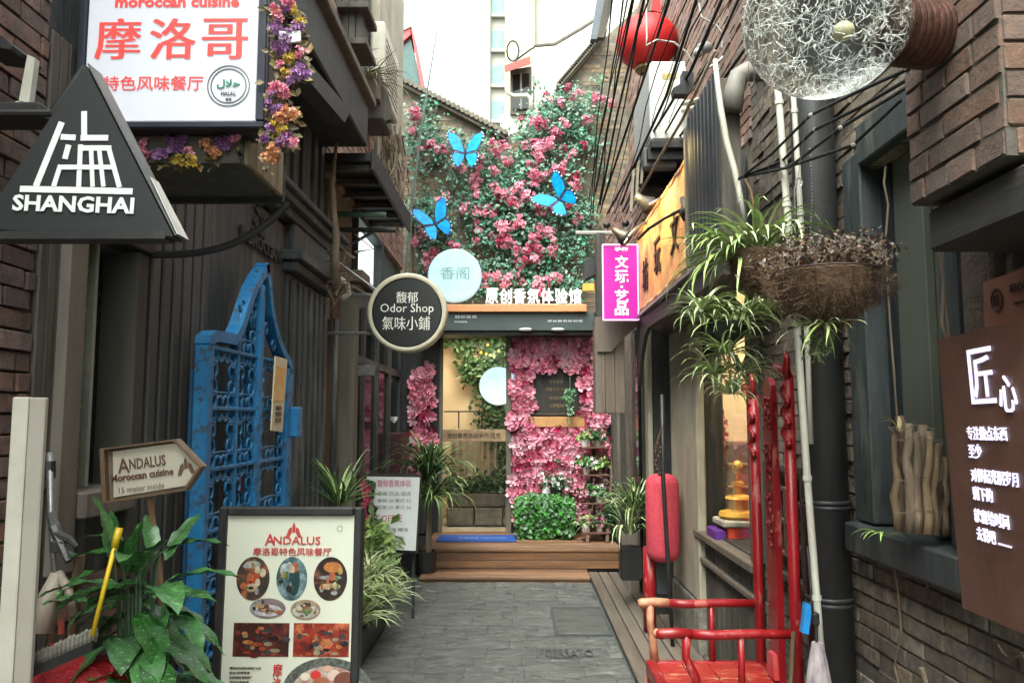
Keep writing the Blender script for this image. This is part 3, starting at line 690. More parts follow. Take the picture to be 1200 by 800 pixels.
mb.box((fx(623.6), FY - .038, fz(486)), (fx(681.9), FY + .03, fz(484)), .002); mb.box((fx(623.6), FY - .038, fz(434)), (fx(681.9), FY + .03, fz(432)), .002); mb.build('frame', WOODD, wb)
MB().box((fx(621), FY - .1, fz(500)), (fx(685), FY - .0, fz(488)), .004).build('ledge', mat('ledge_wood', (.55, .3, .12), .5, (.45, .22, .08), 14), wb)
for k, (t_, yy) in enumerate((('原创香氛', 447), ('调香·手作·花艺', 456), ('欢迎定制', 466), ('OPEN', 475))): text(t_, P(652, yy, FY + .018), *FR, .035, wb, mat('faint_gold_ink', (.35, .25, .12), .6, bump=0), w=.16 + .07 * (k == 1))
# left flower strip
dw = thing('flower_strip', 'tall dark pink rose strip on the dark wall left of the shop door', 'flower strip', (fx(495), FY - .03, .8))
MB().box((fx(482), FY - .03, fz(560)), (fx(507), FY - .004, fz(430)), .003).build('backing', BLACK, dw)
for k, (a, b) in enumerate(flower_panel(dw, [(483, 432), (507, 432), (507, 556), (483, 556)], [], FY, 9)):
    inst('rose', rr.choice(FM), P(a, b, FY - .07), dw, (rr.gauss(0, .4), rr.uniform(0, 6.28), rr.gauss(0, .4)), rr.uniform(.8, 1.2))
# hedge box, table with pot, ladder stand
hb = thing('hedge_box', 'low trimmed box of bright green leaves at the foot of the flower wall', 'hedge', P(638, 628, 8.7))
MB().box(P(608, 627, 8.55), P(670, 600, 8.85), .01).build('core', LEAF_D, hb)
fol = MB(); a, b = P(605, 628, 8.5), P(672, 586, 8.5)
for _ in range(2600):
    x, z = rr.uniform(a.x, b.x), rr.uniform(a.z, b.z); y = rr.choice((8.5, 8.5, rr.uniform(8.5, 8.9))); z = z if y == 8.5 else b.z
    u = (x - (a.x + b.x) / 2) / ((b.x - a.x) / 2); top = .05 * abs(u) ** 3 + .035 * math.sin(u * 7) ** 2; z = z - (top if z > b.z - .12 else 0)
    leafquad(fol, (x + rr.gauss(0, .02), y + rr.gauss(0, .03), z + rr.gauss(0, .03)), rr.uniform(.022, .05), rr, nrm=(0, -.7, .6), asp=1.4)
fol.build('leaves', LEAF_B, hb, kind='stuff')
wt = thing('plant_shelf', 'narrow wooden shelf above the green box hedge', 'shelf', P(640, 585, 8.85))
MB().box(P(611, 586, 8.72), P(671, 583, 8.95), .004).build('board', WOODM, wt)
def potplant(name, label, px, py, Y, r, h, leaf, n, s, potm=WHITEP, bloom=None, group=None):
    q = P(px, py, Y); t = thing(name, label, 'potted plant', q, group)
    MB().lathe([(r * .75, 0), (r, h), (r * 1.08, h), (r * 1.08, h * 1.08), (r * .8, h * 1.08), (r * .8, h * .9)], q, n=14).build('pot', potm, t, smooth=False)
    f = MB()
    for _ in range(n): leafquad(f, q + V((rr.gauss(0, s * .5), rr.gauss(0, s * .4), h + abs(rr.gauss(0, s * .5)))), rr.uniform(.02, .04), rr, asp=2.2)
    f.build('foliage', leaf, t, kind='stuff')
    if bloom:
        f = MB()
        for _ in range(12):
            c = q + V((rr.gauss(0, s * .5), -s * .4, h + abs(rr.gauss(0, s * .5)))); petal_mesh(f, c, V((1, 0, 0)), V((0, 0, 1)), V((0, -1, 0)), .022, ((5, .4, .4, 1),), rr)
        f.build('blossoms', bloom, t, kind='stuff')
potplant('potted_plant', 'white-flowered plant in small dark pot on the shelf above the hedge box', 652, 582, 8.8, .07, .1, LEAF_D, 160, .16, BLACK, WHT)
q = P(640, 583, 8.8); rb = thing('rabbit_figurine', 'small white rabbit figurine on the shelf above the hedge box', 'figurine', q)
MB().ell(q + V((0, 0, .06)), (.045, .04, .065)).ell(q + V((-.01, -.02, .15)), (.03, .03, .035)).ell(q + V((-.025, -.02, .21)), (.01, .008, .04)).ell(q + V((.008, -.02, .21)), (.01, .008, .04)).build('body', WHT, rb, smooth=True)
la = thing('ladder_shelf', 'dark red-brown wooden ladder shelf leaning beside the flower wall', 'plant stand', P(697, 632, 8.4))
RW = mat('reddish_wood', (.13, .05, .032), .55, (.08, .03, .02), 14, stretch=(1, 1, .15), bump=.2)
bz = .234
for px in (688, 717):
    a, b = P(px - (0 if px < 700 else 6), 631, 8.3), P(px + (8 if px < 700 else 2), 515, 8.9); a.z = bz
    d = (b - a); mb = MB(); mb.tube([a, b], .022, 4); mb.build('side_rail', RW, la)
    a2 = V((b.x, 8.96, bz)); MB().tube([a2, b], .018, 4).build('rear_leg', RW, la)
for k, (zz, Yc) in enumerate(((fz(623, 8.4), 8.42), (fz(589, 8.5), 8.53), (fz(556, 8.6), 8.63), (fz(524, 8.7), 8.75))):
    xa, xb = P(680, 500, Yc).x, P(712, 500, Yc).x
    MB().box((xa, Yc - .1, zz - .012), (xb, Yc + .12, zz + .006), .003).build('shelf', RW, la)
    for j in (0, 1):
        px = 686 + j * 16 + rr.uniform(-2, 2); qq = V((P(px, 500, Yc).x, Yc - .02, zz + .006)); pp = proj(qq)
        potplant('potted_plant', ['small leafy plant in pale pot on the ladder shelf, %s tier %s side' % (('bottom', 'second', 'third', 'top')[k], ('left', 'right')[j])][0], pp[0], pp[1], Yc - .02, .045, .07, (LEAF_S, LEAF_D, LEAF_B)[(k + j) % 3], 90, .1, (WHITEP, CREAM, IRONR)[(k * 2 + j) % 3], (None, PINK, WHT, None)[(k + j) % 4], 'pots on the ladder shelf')
hp = thing('trailing_vine', 'thin pale green vine hanging in front of the flower wall window', 'plant', P(666, 435, 8.7))
f = MB(); f.tube([P(667, 395, 8.75), P(668, 450, 8.75), P(666, 510, 8.75)], .003, 4)
for _ in range(110): leafquad(f, P(667 + rr.gauss(0, 3), 455 + abs(rr.gauss(0, 16)), 8.75), rr.uniform(.02, .035), rr)
f.build('foliage', leafm('mint_leaf', (.2, .38, .2), (.1, .25, .12)), hp, kind='stuff')
mt = thing('door_mat', 'bright blue printed mat on the wooden terrace before the doorway', 'mat', P(558, 627, 8.4))
a, b = fx(512, 8.32), fx(605, 8.32)
MB().box((a, 8.02 + .3, .236), (b, 8.75, .247), .003).build('mat', mat('blue_mat', (.01, .075, .33), .8, (.008, .05, .25), 60, bump=.5), mt)
text('欢迎光临 WELCOME', V(((a + b) / 2 + .05, 8.52, .248)), (1, 0, 0), (0, 1, 0), .1, mt, mat('mat_print', (.3, .42, .6), .8, bump=0), w=.5, ext=.0005)
# ================================================================ LEFT building
XL = -1.35
lb = thing('grey_building', 'charcoal painted building along the left side with pilasters, windows and timber eaves', 'building', (XL, 4, 0))
bp = thing('brick_pier', 'reddish brown brick wall at the far left edge beside the pale post', 'wall', (XL, 1.9, 0))
mb = MB(); wallgrid(mb, (XL - .02, -3, 0), (0, 1, 0), 5.18, 5.0, (1, 0, 0), .2); mb.build('mortar', MORT, bp)
bricks(bp, (XL, .9, 0), (0, 1, 0), 1.28, 4.6, (1, 0, 0), BRK)
# wall body with openings (u = Y - 2.18)
Y0 = 2.18
H1 = (PX(66, 400, XL).y - Y0, PX(158, 400, XL).y - Y0, 1.27, 2.06)          # window
mb = MB(); wallgrid(mb, (XL - .03, Y0, 0), (0, 1, 0), 9.1 - Y0, 5.6, (1, 0, 0), .15, [H1, (4.22, 5.42, 2.68, 3.18), (4.45, 4.85, 4.15, 4.75)])
mb.build('wall', DGREY, lb)
MB().box((XL - 1.2, -3, 0), (XL - 1.1, 9.1, 5.6)).build('rear_wall', DGREY2, lb)
# timber boards between pier and window
y = Y0 + .005
for k in range(3):
    MB().box((XL - .028, y + .002, 0), (XL + .005, y + .043, 2.62), .004).build('board', WOODD, lb); y += .045
MB().box((XL - .028, 2.19, 1.30), (XL + .012, 2.315, 1.37), .004).build('cross_board', WOODD, lb)
# window
wy0, wy1 = Y0 + H1[0], Y0 + H1[1]
wi = thing('lattice_window', 'narrow grimy window with green lattice pane in the left grey wall', 'window', (XL, wy0, 1.27))
JM = mat('worn_brown_jamb', (.16, .135, .11), .7, (.11, .095, .078), 10, stretch=(1, 1, .15), bump=.25, dirt=.4)
MB().box((XL - .14, wy0 - .01, 1.05), (XL + .035, wy0 + .09, 2.08), .005).build('jamb', JM, wi)
MB().box((XL - .14, wy1 - .06, 1.05), (XL + .03, wy1 + .02, 2.08), .005).build('jamb', mat('dark_olive_jamb', (.07, .065, .05), .7, (.045, .042, .035), 10, stretch=(1, 1, .15)), wi)
MB().box((XL - .14, wy0 - .03, 2.082), (XL + .045, wy1 + .04, 2.2), .005).build('lintel', DGREY2, wi)
MB().box((XL - .1, wy0 + .095, 1.2), (XL + .06, wy1 - .065, 1.28), .006).build('sill', JM, wi)
MB().box((XL - .06, wy0 + .095, 1.285), (XL - .05, wy0 + .235, 2.07)).build('green_pane', mat('dusty_green_glass', (.085, .10, .055), .25, (.04, .055, .03), 30, bump=.1), wi)
lat = MB()
for k in range(12):
    z = 1.29 + k * .062
    lat.tube([(XL - .045, wy0 + .097, z), (XL - .045, wy0 + .232, z + .062)], .005, 4).tube([(XL - .045, wy0 + .232, z), (XL - .045, wy0 + .097, z + .062)], .005, 4)
lat.build('lattice', mat('lattice_green', (.2, .22, .13), .7), wi)
MB().box((XL - .05, wy0 + .236, 1.285), (XL - .02, wy0 + .252, 2.075), .003).build('stile', mat('pale_edge', (.3, .31, .25), .5), wi)
MB().box((XL - .1, wy0 + .254, 1.285), (XL - .09, wy1 - .066, 2.07)).build('dark_pane', mat('streaked_dark_glass', (.012, .013, .014), .12, (.25, .25, .25), 34, dirt=0, bump=.2, stretch=(1, 1, .3), detail=9), wi)  # pale grey streaks mixed into the dark glass colour
MATS['streaked_dark_glass'].node_tree.nodes['Map Range'].inputs[1].default_value = .6; MATS['streaked_dark_glass'].node_tree.nodes['Map Range'].inputs[2].default_value = .8
for k in range(12):
    z = .06 + k * .0855
    pass
bricks(lb, (XL, 2.33, 0), (0, 1, 0), .52, 1.04, (1, 0, 0), BRK, limit=60, name='plinth_brick')
# ribbed shutter
ya, yb = PX(166, 400, XL).y, PX(238, 400, XL).y
n = 6
for k in range(n):
    a = ya + (yb - ya) * k / n
    MB().box((XL - .03, a, 0), (XL + .03, a + (yb - ya) / n * .72, 2.55), .006).build('shutter_rib', mat('shutter_grey', (.075, .072, .066), .55, (.052, .05, .046), 10, stretch=(1, 1, .2), bump=.25, dirt=.4), lb)
MB().box((XL - .03, yb + .01, 0), (XL + .008, 4.60, 2.6), .004).build('wall_panel', DGREY, lb)
# relief ornament on panel: tree and lettering
rel = MB(); R = random.Random(5)
c = PX(300, 270, XL)
for k in range(46):
    t = R.random(); hgt = .0 + .33 * t; wd = .085 * (1 - t) + .01
    rel.ell((XL + .015, c.y + R.uniform(-wd, wd), c.z - .02 + hgt), (.012, .022, .018), 6, 4)
rel.build('relief_tree', DGREY2, lb)
text('MOROCCAN', PX(305, 288, XL + .012), (0, 1, 0), (0, 0, 1), .07, lb, DGREY2, name='relief_lettering', w=.62, ext=.012, off=.02)
# fluted pilaster with capital
pa, pb = PX(342, 400, -1.29).y, PX(388, 400, -1.29).y
MB().box((XL - .03, pa, 0), (XL + .03, pb, 2.33), .004).build('pilaster', DGREY, lb)
for k in range(7):
    a = pa + .03 + (pb - pa - .06) * k / 7
    MB().box((XL + .031, a, .3), (XL + .055, a + .07, 2.3), .008).build('pilaster_flute', DGREY, lb)
mb = MB(); mb.box((XL - .02, pa - .05, 2.335), (XL + .09, pb + .05, 2.39), .006).box((XL - .02, pa - .08, 2.393), (XL + .13, pb + .08, 2.45), .006); mb.box((XL - .02, pa, 2.453), (XL + .06, pb, 2.62), .004); mb.build('capital', DGREY, lb)
# cornice
mb = MB(); mb.box((XL - .02, 2.95, 2.625), (XL + .07, 5.5, 2.68), .006).box((XL - .02, 2.95, 2.683), (XL + .11, 5.55, 2.73), .006).box((XL - .02, 2.95, 2.733), (XL + .14, 5.6, 2.77), .006); mb.build('cornice', DGREY, lb)
y = 3.0
while y < 5.3:
    MB().box((XL - .03, y, 2.775), (XL + .012 + .02 * (int(y * 10) % 2), y + .085, 3.35), .004).build('upper_board', DGREY, lb); y += .09
# projecting eaves box
mb = MB(); mb.box((XL - .05, 2.9, 3.32), (-1.02, 5.2, 3.62), .01); mb.build('eaves_box', DGREY2, lb)
MB().box((XL - .05, 2.85, 3.625), (-.98, 5.28, 3.68), .008).build('eaves_board', WOODG, lb)
MB().prism([PX(345, 75, -1.0), PX(353, 62, -1.0), PX(411, 130, -1.0), PX(404, 144, -1.0)], (-.1, 0, 0)).build('eaves_fascia', DGREY2, lb, fix=True)
# upper wooden shutter boxes (top)
sb = thing('timber_oriel', 'dark timber boarded box overhanging at top left above the eaves', 'bay', P(395, 30, 5.6))
a, b = P(352, 8, 5.6), P(424, -40, 5.6)
for (y0_, y1_, x1_) in ((-60, 8, 427), (14, 50, 425)):
    a, b = P(350, y1_, 5.6), P(x1_, y0_, 5.6)
    n = 9
    for k in range(n):
        MB().box((a.x + (b.x - a.x) * k / n + .002, 5.6, a.z), (a.x + (b.x - a.x) * (k + 1) / n - .002, 5.85, b.z), .004).build('board', WOODD, sb)
    MB().box((a.x - .02, 5.52, a.z - .05), (b.x + .05, 5.9, a.z - .004), .005).build('beam', WOODD, sb)
# pale rear-left house upper part
pl = thing('cream_house', 'cream plastered upper wall with blue window at upper left beyond the timber box', 'building', (XL, 7.4, 4))
MB().box((XL - .3, 7.1, 3.55), (XL + .05, 8.6, 6.2)).build('wall', CREAM, pl)
la_ = thing('air_conditioner', 'pale outdoor air conditioner on the left wall above the dry-grass planter shelf', 'air conditioner', P(440, 104, 6.9))
a_, b_ = P(433, 106, 6.9), P(451, 24, 6.9)
MB().box((a_.x, 6.9, a_.z), (b_.x, 7.75, b_.z), .02).build('casing', mat('aged_cream_casing', (.5, .47, .38), .5, (.4, .37, .3), 8, bump=.1, dirt=.6, dirtcol=(.25, .21, .16)), la_)
for k in range(9): MB().box((b_.x + .001, 6.98, a_.z + .08 + k * .055), (b_.x + .008, 7.68, a_.z + .105 + k * .055), .002).build('vent_slat', MATS['aged_cream_casing'], la_)
MB().box((a_.x, 6.95, a_.z - .05), (b_.x + .02, 7.0, a_.z - .003)).build('bracket', BLACK, la_)
MB().box((XL - .4, 6.95, 4.35), (XL - .05, 7.09, 6.2)).build('window_wall', CREAM, pl)
MB().prism([P(a, b, 6.93) for a, b in ((410, 57), (433, 57), (433, 98), (410, 96))], (0, .015, 0)).build('window', mat('blue_window', (.09, .14, .17), .25, (.06, .1, .13), 3, bump=0), pl, fix=True)
MB().prism([P(a, b, 6.9) for a, b in ((398, 57), (408, 57), (408, 100), (398, 100))], (0, .03, 0)).build('shutter', CREAM, pl, fix=True)
sh = thing('window_box', 'old dark planter shelf with dry trailing grass below the blue window', 'planter', P(430, 130, 6.6))
MB().box(P(405, 141, 6.5), P(459, 121, 6.9), .02).build('box', WOODD, sh)
MB().box(P(400, 116, 6.4), P(456, 110, 6.9), .006).build('shelf', WOODM, sh)
MB().tube([P(459, 141, 6.6), P(416, 158, 6.9)], .014, 5).build('bracket', BLACK, sh)
spider(sh, P(418, 96, 6.45), 150, .42, .012, R, .12, (.0, 1.1), (1.4, 2.6), (STRAW, LEAF_S), name='dry_grass')
pb_ = thing('old_brick_wall', 'weathered reddish brick wall under the left planter shelf, draped with roots', 'wall', (XL, 6, 2.7))
MB().box((XL - .025, 5.3, 3.2), (XL - .0, 9.05, 4.5)).box((XL - .025, 5.5, 2.2), (XL - .0, 6.3, 3.2)).build('mortar', MORTL, pb_)
bricks(pb_, (XL + .022, 5.3, 3.2), (0, 1, 0), 3.7, 1.3, (1, 0, 0), BRKP, limit=120, th=.02)
rt = MB()
for k in range(34):
    a = P(408 + R.uniform(0, 60), 140 + R.uniform(0, 22), 7 + R.uniform(0, 1)); a.x = XL + .05 + R.uniform(0, .1); p_ = [a]
    for j in range(6): p_.append(p_[-1] + V((R.gauss(0, .03), R.gauss(.02, .08), -R.uniform(.08, .2))))
    rt.tube(p_, [.012, .01, .009, .008, .006, .005, .003], 4)
rt.build('roots', BARK, pb_, kind='stuff')
# canopy, lit window
cn = thing('side_canopy', 'dark flat canopy projecting over the bright side window on the left', 'canopy', (XL, 6, 3.25))
MB().box((XL, 5.25, 3.24), (-1.0, 7.0, 3.30), .004).build('roof_board', BLACK, cn)
for k in range(6): MB().box((XL, 5.3 + k * .32, 3.19), (-1.02, 5.34 + k * .32, 3.236), .003).build('joist', WOODD, cn)
MB().box((-1.0, 5.22, 3.17), (-.975, 7.03, 3.32), .004).build('edge_board', DGREY2, cn)
MB().tube([P(394, 251, 5.8), P(452, 252, 5.8)], .022, 8).build('green_rail', mat('green_pipe', (.08, .17, .13), .5), cn, smooth=True)
MB().tube([P(398, 269, 5.8), P(464, 270, 5.8)], .018, 6).tube([P(440, 270, 5.8), P(412, 286, 5.8)], .012, 6).build('bracket', BLACK, cn)
lw = thing('lit_window', 'bright backlit window pane under the dark canopy on the left', 'window', (XL, 7, 2.7))
MB().box((XL - .07, 6.42, 2.70), (XL - .06, 7.58, 3.16)).build('pane', mat('bright_pane', (.7, .8, .8), .3, (.5, .6, .58), 3, bump=0, emit=(.75, .95, .95), est=.5), lw)
fr = MB()
for b_ in (((XL - .05, 6.38, 2.64), (XL + .03, 6.43, 3.2)), ((XL - .05, 7.57, 2.64), (XL + .03, 7.66, 3.2)), ((XL - .05, 6.435, 2.64), (XL + .03, 7.565, 2.7)), ((XL - .05, 6.435, 3.16), (XL + .03, 7.565, 3.2))): fr.box(*b_, .004)
fr.build('frame', DGREY2, lw)
# wooden column and brick strip, small windows
co = thing('timber_column', 'tall weathered timber column with capital on the left past the fluted pilaster', 'column', (XL, 6, 0))
MB().box((XL, 5.85, 0), (XL + .13, 6.02, 2.5), .01).build('shaft', WOODG, co)
MB().box((XL, 5.8, 2.503), (XL + .2, 6.07, 2.6), .012).box((XL, 5.83, 2.45), (XL + .16, 6.04, 2.499), .01).build('capital', WOODM, co)
MB().box((XL - .028, 5.62, 0), (XL + .02, 5.84, 2.4), .006).build('door_post', mat('brown_red_wood', (.14, .075, .05), .7, (.08, .045, .03), 12, stretch=(1, 1, .15)), lb)
MB().tube([(XL + .06, 5.55, .35), (XL + .06, 5.55, 2.2)], .02, 8).build('downpipe', DGREY, lb, smooth=True)
MB().box((XL, 5.5, .7), (XL + .1, 5.8, .83), .015).build('ledge', WOODG, lb)
dg = thing('dark_shopfront', 'dark glazed shopfront recess on the left between timber column and flower strip', 'shopfront', (XL, 7.5, .2))
for k, (a, b) in enumerate(((6.1, 6.75), (6.82, 7.4), (7.5, 8.1), (8.2, 8.85))):
    d_ = MB().box((XL - .028, a, .35), (XL + .0, b, 1.95)).build('glass_panel', DGLASS, dg)
    fr = MB(); fr.box((XL - .02, a - .035, .2), (XL + .03, a, 2.45), .004); fr.box((XL - .02, b, .2), (XL + .03, b + .033, 2.45), .004); fr.box((XL - .02, a + .002, 1.95), (XL + .028, b - .002, 2.02), .004); fr.box((XL - .02, a + .002, .2), (XL + .028, b - .002, .36), .004); fr.build('panel_frame', DGREY if k % 2 else WOODD, d_)
    MB().box((XL - .02, a + .002, 2.025), (XL + .0, b - .002, 2.42)).build('transom', DGLASS, dg)
MB().box((XL, 8.3, .24), (-1.22, 8.98, 1.35), .01).build('maroon_cabinet', mat('maroon', (.07, .015, .018), .5), dg)
MB().tube([P(413, 390, 6.2), P(436, 391, 6.2)], .012, 6).build('tube_lamp', WHT, dg)
MB().box(P(411, 440, 6.3), P(440, 428, 6.34), .004).build('shelf', SILV, dg)
bs = thing('boat_sign', 'small white half-oval plaque hanging on the dark left wall', 'sign', P(453, 492, 8.6))
MB().prism([P(453 + 13 * math.cos(t), 488 + 10 * math.sin(t), 8.6) for t in [k * PI / 14 for k in range(15)]], (0, .015, 0)).build('plaque', WHT, bs, fix=True)
text('香水坊', P(453, 492, 8.6), *FR, .05, bs, DKPRINT, w=.14)
MB().tube([P(453, 462, 8.62), P(453, 488, 8.62)], .004, 5).ell(P(454, 460, 8.62), (.05, .03, .05), 10, 6).build('hook_lamp', BLACK, bs)
for px, c_, l_ in ((468, (.03, .4, .16), 'small white sticker with green top band on the dark wall'), (480, (.6, .03, .06), 'small white sticker with red top band on the dark wall')):
    s_ = thing('wall_sticker', l_, 'sticker', P(px, 513, 8.9))
    MB().box(P(px - 5, 519, 8.9), P(px + 5, 506, 8.905)).build('paper', WHT, s_)
    MB().box(P(px - 5, 511, 8.895), P(px + 5, 506, 8.899)).build('band', mat('band_' + ('green' if px < 470 else 'red'), c_, .5, bump=0), s_)
# branch with white pipe elbow
br = thing('bare_branch', 'long pale bare branch hanging down the left wall beside the pilaster', 'branch', P(392, 250, 5.1))
MB().tube([P(*a, 5.1) for a in ((396, 158), (392, 185), (389, 215), (391, 250), (394, 280), (392, 300), (394, 340))], [.008, .014, .018, .022, .024, .03, .035], 7).build('stem', BARK, br, smooth=True)
f = MB()
for k in range(26):
    q = P(393 + R.gauss(0, 6), 315 + R.gauss(0, 14), 5.1); f.tube([q, q + V((R.gauss(0, .05), R.gauss(0, .04), R.gauss(0, .05))), q + V((R.gauss(0, .09), R.gauss(0, .05), R.gauss(-.02, .08)))], [.009, .006, .003], 4)
f.build('twigs', BARK, br, kind='stuff')
pe = thing('pipe_elbow', 'cut white pipe and curved elbow at the foot of the bare branch', 'pipe', P(390, 335, 5.15))
MB().tube([P(378, 322, 5.2), P(378, 338, 5.2)], .035, 12).tube([P(a, b, 5.15) for a, b in ((388, 327), (398, 326), (406, 334), (408, 344), (400, 350))], .024, 10).build('pipe', PIPEW, pe, smooth=True)
# pole at the rear wall
pp_ = thing('leaning_pole', 'thin grey-green pole leaning up from the rose wall into the sky', 'pole', P(476, 330, 9.1))
MB().tube([P(474, 330, 9.1), P(492, 160, 9.1), P(515, 18, 9.15)], [.017, .015, .007], 6).build('pole', mat('weathered_green', (.12, .16, .14), .7), pp_)
# ================================================================ Odor shop sign
od = thing('blade_sign', 'round black double-sided shop sign with cream rim hung on rods over the alley', 'sign', P(478, 367, 5.5))
C_ = P(478, 367, 5.5)
MB().lathe([(0, -.045), (.235, -.045), (.248, -.04), (.248, .04), (.235, .045), (0, .045)], C_, 'Y', 48).build('disc', mat('black_sign_face', (.007, .007, .007), .35, bump=.03), od, fix=True)
prof = [(.244, -.052), (.262, -.058), (.276, -.05), (.279, 0), (.276, .05), (.262, .058), (.244, .052)]
MB().lathe(prof + [(.244, -.052)], C_, 'Y', 48, cap=False).build('rim', mat('cream_rim', (.5, .47, .35), .4, (.42, .38, .27), 6, bump=.05, dirt=.2), od, smooth=True)
INK = mat('cream_lettering', (.75, .73, .66), .5, bump=0)
text('馥郁', C_ + V((0, -.046, .105)), *FR, .08, od, INK, w=.15, song=.012)
text('Odor Shop', C_ + V((0, -.046, .022)), *FR, .078, od, INK, w=.37)
text('氣味小鋪', C_ + V((-.005, -.046, -.075)), *FR, .095, od, INK, w=.33, song=.01)
mb = MB(); mb.tube([(XL, 5.5, C_.z + .13), (C_.x - .24, 5.5, C_.z + .13)], .012, 6).tube([(XL, 5.5, C_.z - .14), (C_.x - .24, 5.5, C_.z - .14)], .012, 6); mb.tube([(XL, 5.5, C_.z + .42), (C_.x - .22, 5.5, C_.z + .16)], .008, 6); each(mb, 'bracket_rod', SILV, od)
# ================================================================ blue gate
GX = -1.2
gt = thing('blue_gate_panel', 'tall blue Moorish-arched openwork metal gate leaf against the left wall', 'gate', (GX, 3.65, 0))
ar = [PX(*a, GX) for a in ((243, 402), (244, 393), (252, 387), (264, 389), (275, 392), (281, 381), (286, 366), (291, 350), (296, 336), (303, 322), (313, 308))]
arr = [PX(*a, GX) for a in ((313, 308), (316, 330), (320, 366), (326, 392), (332, 408), (339, 421), (342, 432))]
yl, yr = ar[0].y, arr[-1].y
def band(pts, w_, x0, x1, name, m):
    mb = MB(); k = len(pts); vs = []
    cen_ = V((GX, 3.65, 1.2))
    for i, p in enumerate(pts):
        t = (pts[min(i + 1, k - 1)] - pts[max(i - 1, 0)]).normalized(); nn = V((0, -t.z, t.y))
        if nn.dot(cen_ - p) < 0: nn = -nn
        for (xx, q) in ((x0, p), (x1, p), (x1, p + nn * w_), (x0, p + nn * w_)): vs.append((xx, q.y, q.z))
    fs = [(i * 4 + j, i * 4 + (j + 1) % 4, (i + 1) * 4 + (j + 1) % 4, (i + 1) * 4 + j) for i in range(k - 1) for j in range(4)] + [(0, 1, 2, 3), tuple((k - 1) * 4 + j for j in range(4))[::-1]]
    return mb.add(vs, fs).build(name, m, gt, fix=True)
band(ar, .045, GX - .05, GX + .01, 'arch_rail', BLUE); band(arr, .04, GX - .05, GX + .01, 'arch_rail', BLUE)
MB().box((GX - .05, yl, .02), (GX + .01, yl + .055, ar[0].z - .003), .005).build('stile', BLUE, gt)
MB().box((GX - .05, yr - .10, .02), (GX + .01, yr, arr[-1].z - .003), .005).build('stile', BLUE, gt)
MB().box((GX - .07, yl + .01, .02), (GX - .052, yl + .05, ar[0].z - .1), .004).build('side_board', mat('dark_blue_board', (.012, .075, .17), .5, (.008, .05, .12), 6), gt)
MB().box((GX - .06, 3.62, .02), (GX + .012, 3.68, PX(300, 330, GX).z), .006).build('mullion', BLUE, gt)
MB().box((GX - .04, 3.38, .02), (GX + .0, 3.405, PX(280, 395, GX).z), .004).build('thin_bar', BLUE, gt)
MB().box((GX - .02, yr - .03, 1.40), (GX + .05, yr + .05, 1.56), .008).build('hinge_block', BLUE, gt)
rows = [.1, .34, .58, .82, 1.06, 1.30, 1.54, 1.78]
for z in rows: MB().box((GX - .03, yl + .06, z - .008), (GX + .002, yr - .11, z + .008), .003).build('cross_rail', BLUE, gt)
def scroll(mb, x, y, z, r, s, up):
    pts = []
    for k in range(9):
        t = k / 8 * 1.5 * PI; rr_ = r * (1 - .5 * k / 8)
        pts.append((x, y + s * (r - rr_ * math.cos(t)) , z + up * rr_ * math.sin(t)))
    mb.tube(pts, .0075, 4, cap=False)
cols = ((yl + .06, 3.38), (3.405, 3.62), (3.68, yr - .1))
protos = {}
for ci, (a, b) in enumerate(cols):
    mb = MB(); hz = .24; r = min(.045, (b - a) / 5.2)
    for (yy, s) in ((a + .003, 1), (b - .003, -1)):
        for (zz, up) in ((.03, 1), (hz - .03, -1), (hz / 2 + .03, 1), (hz / 2 - .03, -1)): scroll(mb, GX - .012, yy, zz, r, s, up)
    mid = (a + b) / 2
    for (zz, up) in ((.02, 1), (hz - .02, -1)):
        scroll(mb, GX - .012, mid, zz, r * .8, 1, up); scroll(mb, GX - .012, mid, zz, r * .8, -1, up)
    for (zz) in (.05, hz - .05): mb.tube([(GX - .012, a, zz), (GX - .012, mid - r, zz + .015), (GX - .012, mid + r, zz + .015), (GX - .012, b, zz)], .005, 4, cap=False)
    me = None
    for k, z in enumerate(rows):
        if z > 1.6 and ci != 1: continue
        if me is None:
            o = mb.build('scrollwork', mat('blue_scroll_paint', (.035, .2, .40), .3, (.02, .13, .3), 9, bump=.05), gt, smooth=True); me = o.data; o.location = V((0, 0, z))
        else:
            o = bpy.data.objects.new('scrollwork', me); COL.objects.link(o); o.parent = gt; o.location = V((0, 0, z))
mb = MB()
for (a, b) in ((300, 352), (299, 376), (309, 356), (312, 384), (296, 394), (321, 404), (308, 400)):
    q = PX(a, b, GX); scroll(mb, GX - .012, q.y, q.z, .03, 1, 1); scroll(mb, GX - .012, q.y, q.z, .03, 1, -1)
mb.build('crest_scrollwork', MATS['blue_scroll_paint'], gt, smooth=True)
bn = thing('gate_banner', 'small cream and orange advertising banner fixed on the blue gate', 'banner', PX(327, 505, GX + .03))
def quadpx(l, X, th=.006): return MB().prism([PX(a, b, X) for a, b in l], (-th, 0, 0))
quadpx(((318, 504), (331, 506), (337, 421), (323, 417)), GX + .03).build('sheet', mat('banner_paper', (.6, .56, .42), .6, (.55, .45, .28), 14), bn, fix=True)
quadpx(((320.5, 470), (333, 470), (335.5, 432), (323, 428)), GX + .032, .001).build('print', mat('orange_print', (.6, .27, .06), .6, (.65, .5, .25), 20, bump=0), bn, fix=True)
for k, t_ in enumerate(('风味餐厅', '摩洛哥', '美食')): text(t_, PX(326.5 - k * .3, 478 + k * 7, GX + .033), *LX, .022, bn, DKPRINT, w=.1)
tags_ = ((288, 496, (.6, .6, .55)), (283, 560, (.6, .12, .08)), (262, 565, (.12, .12, .1)))
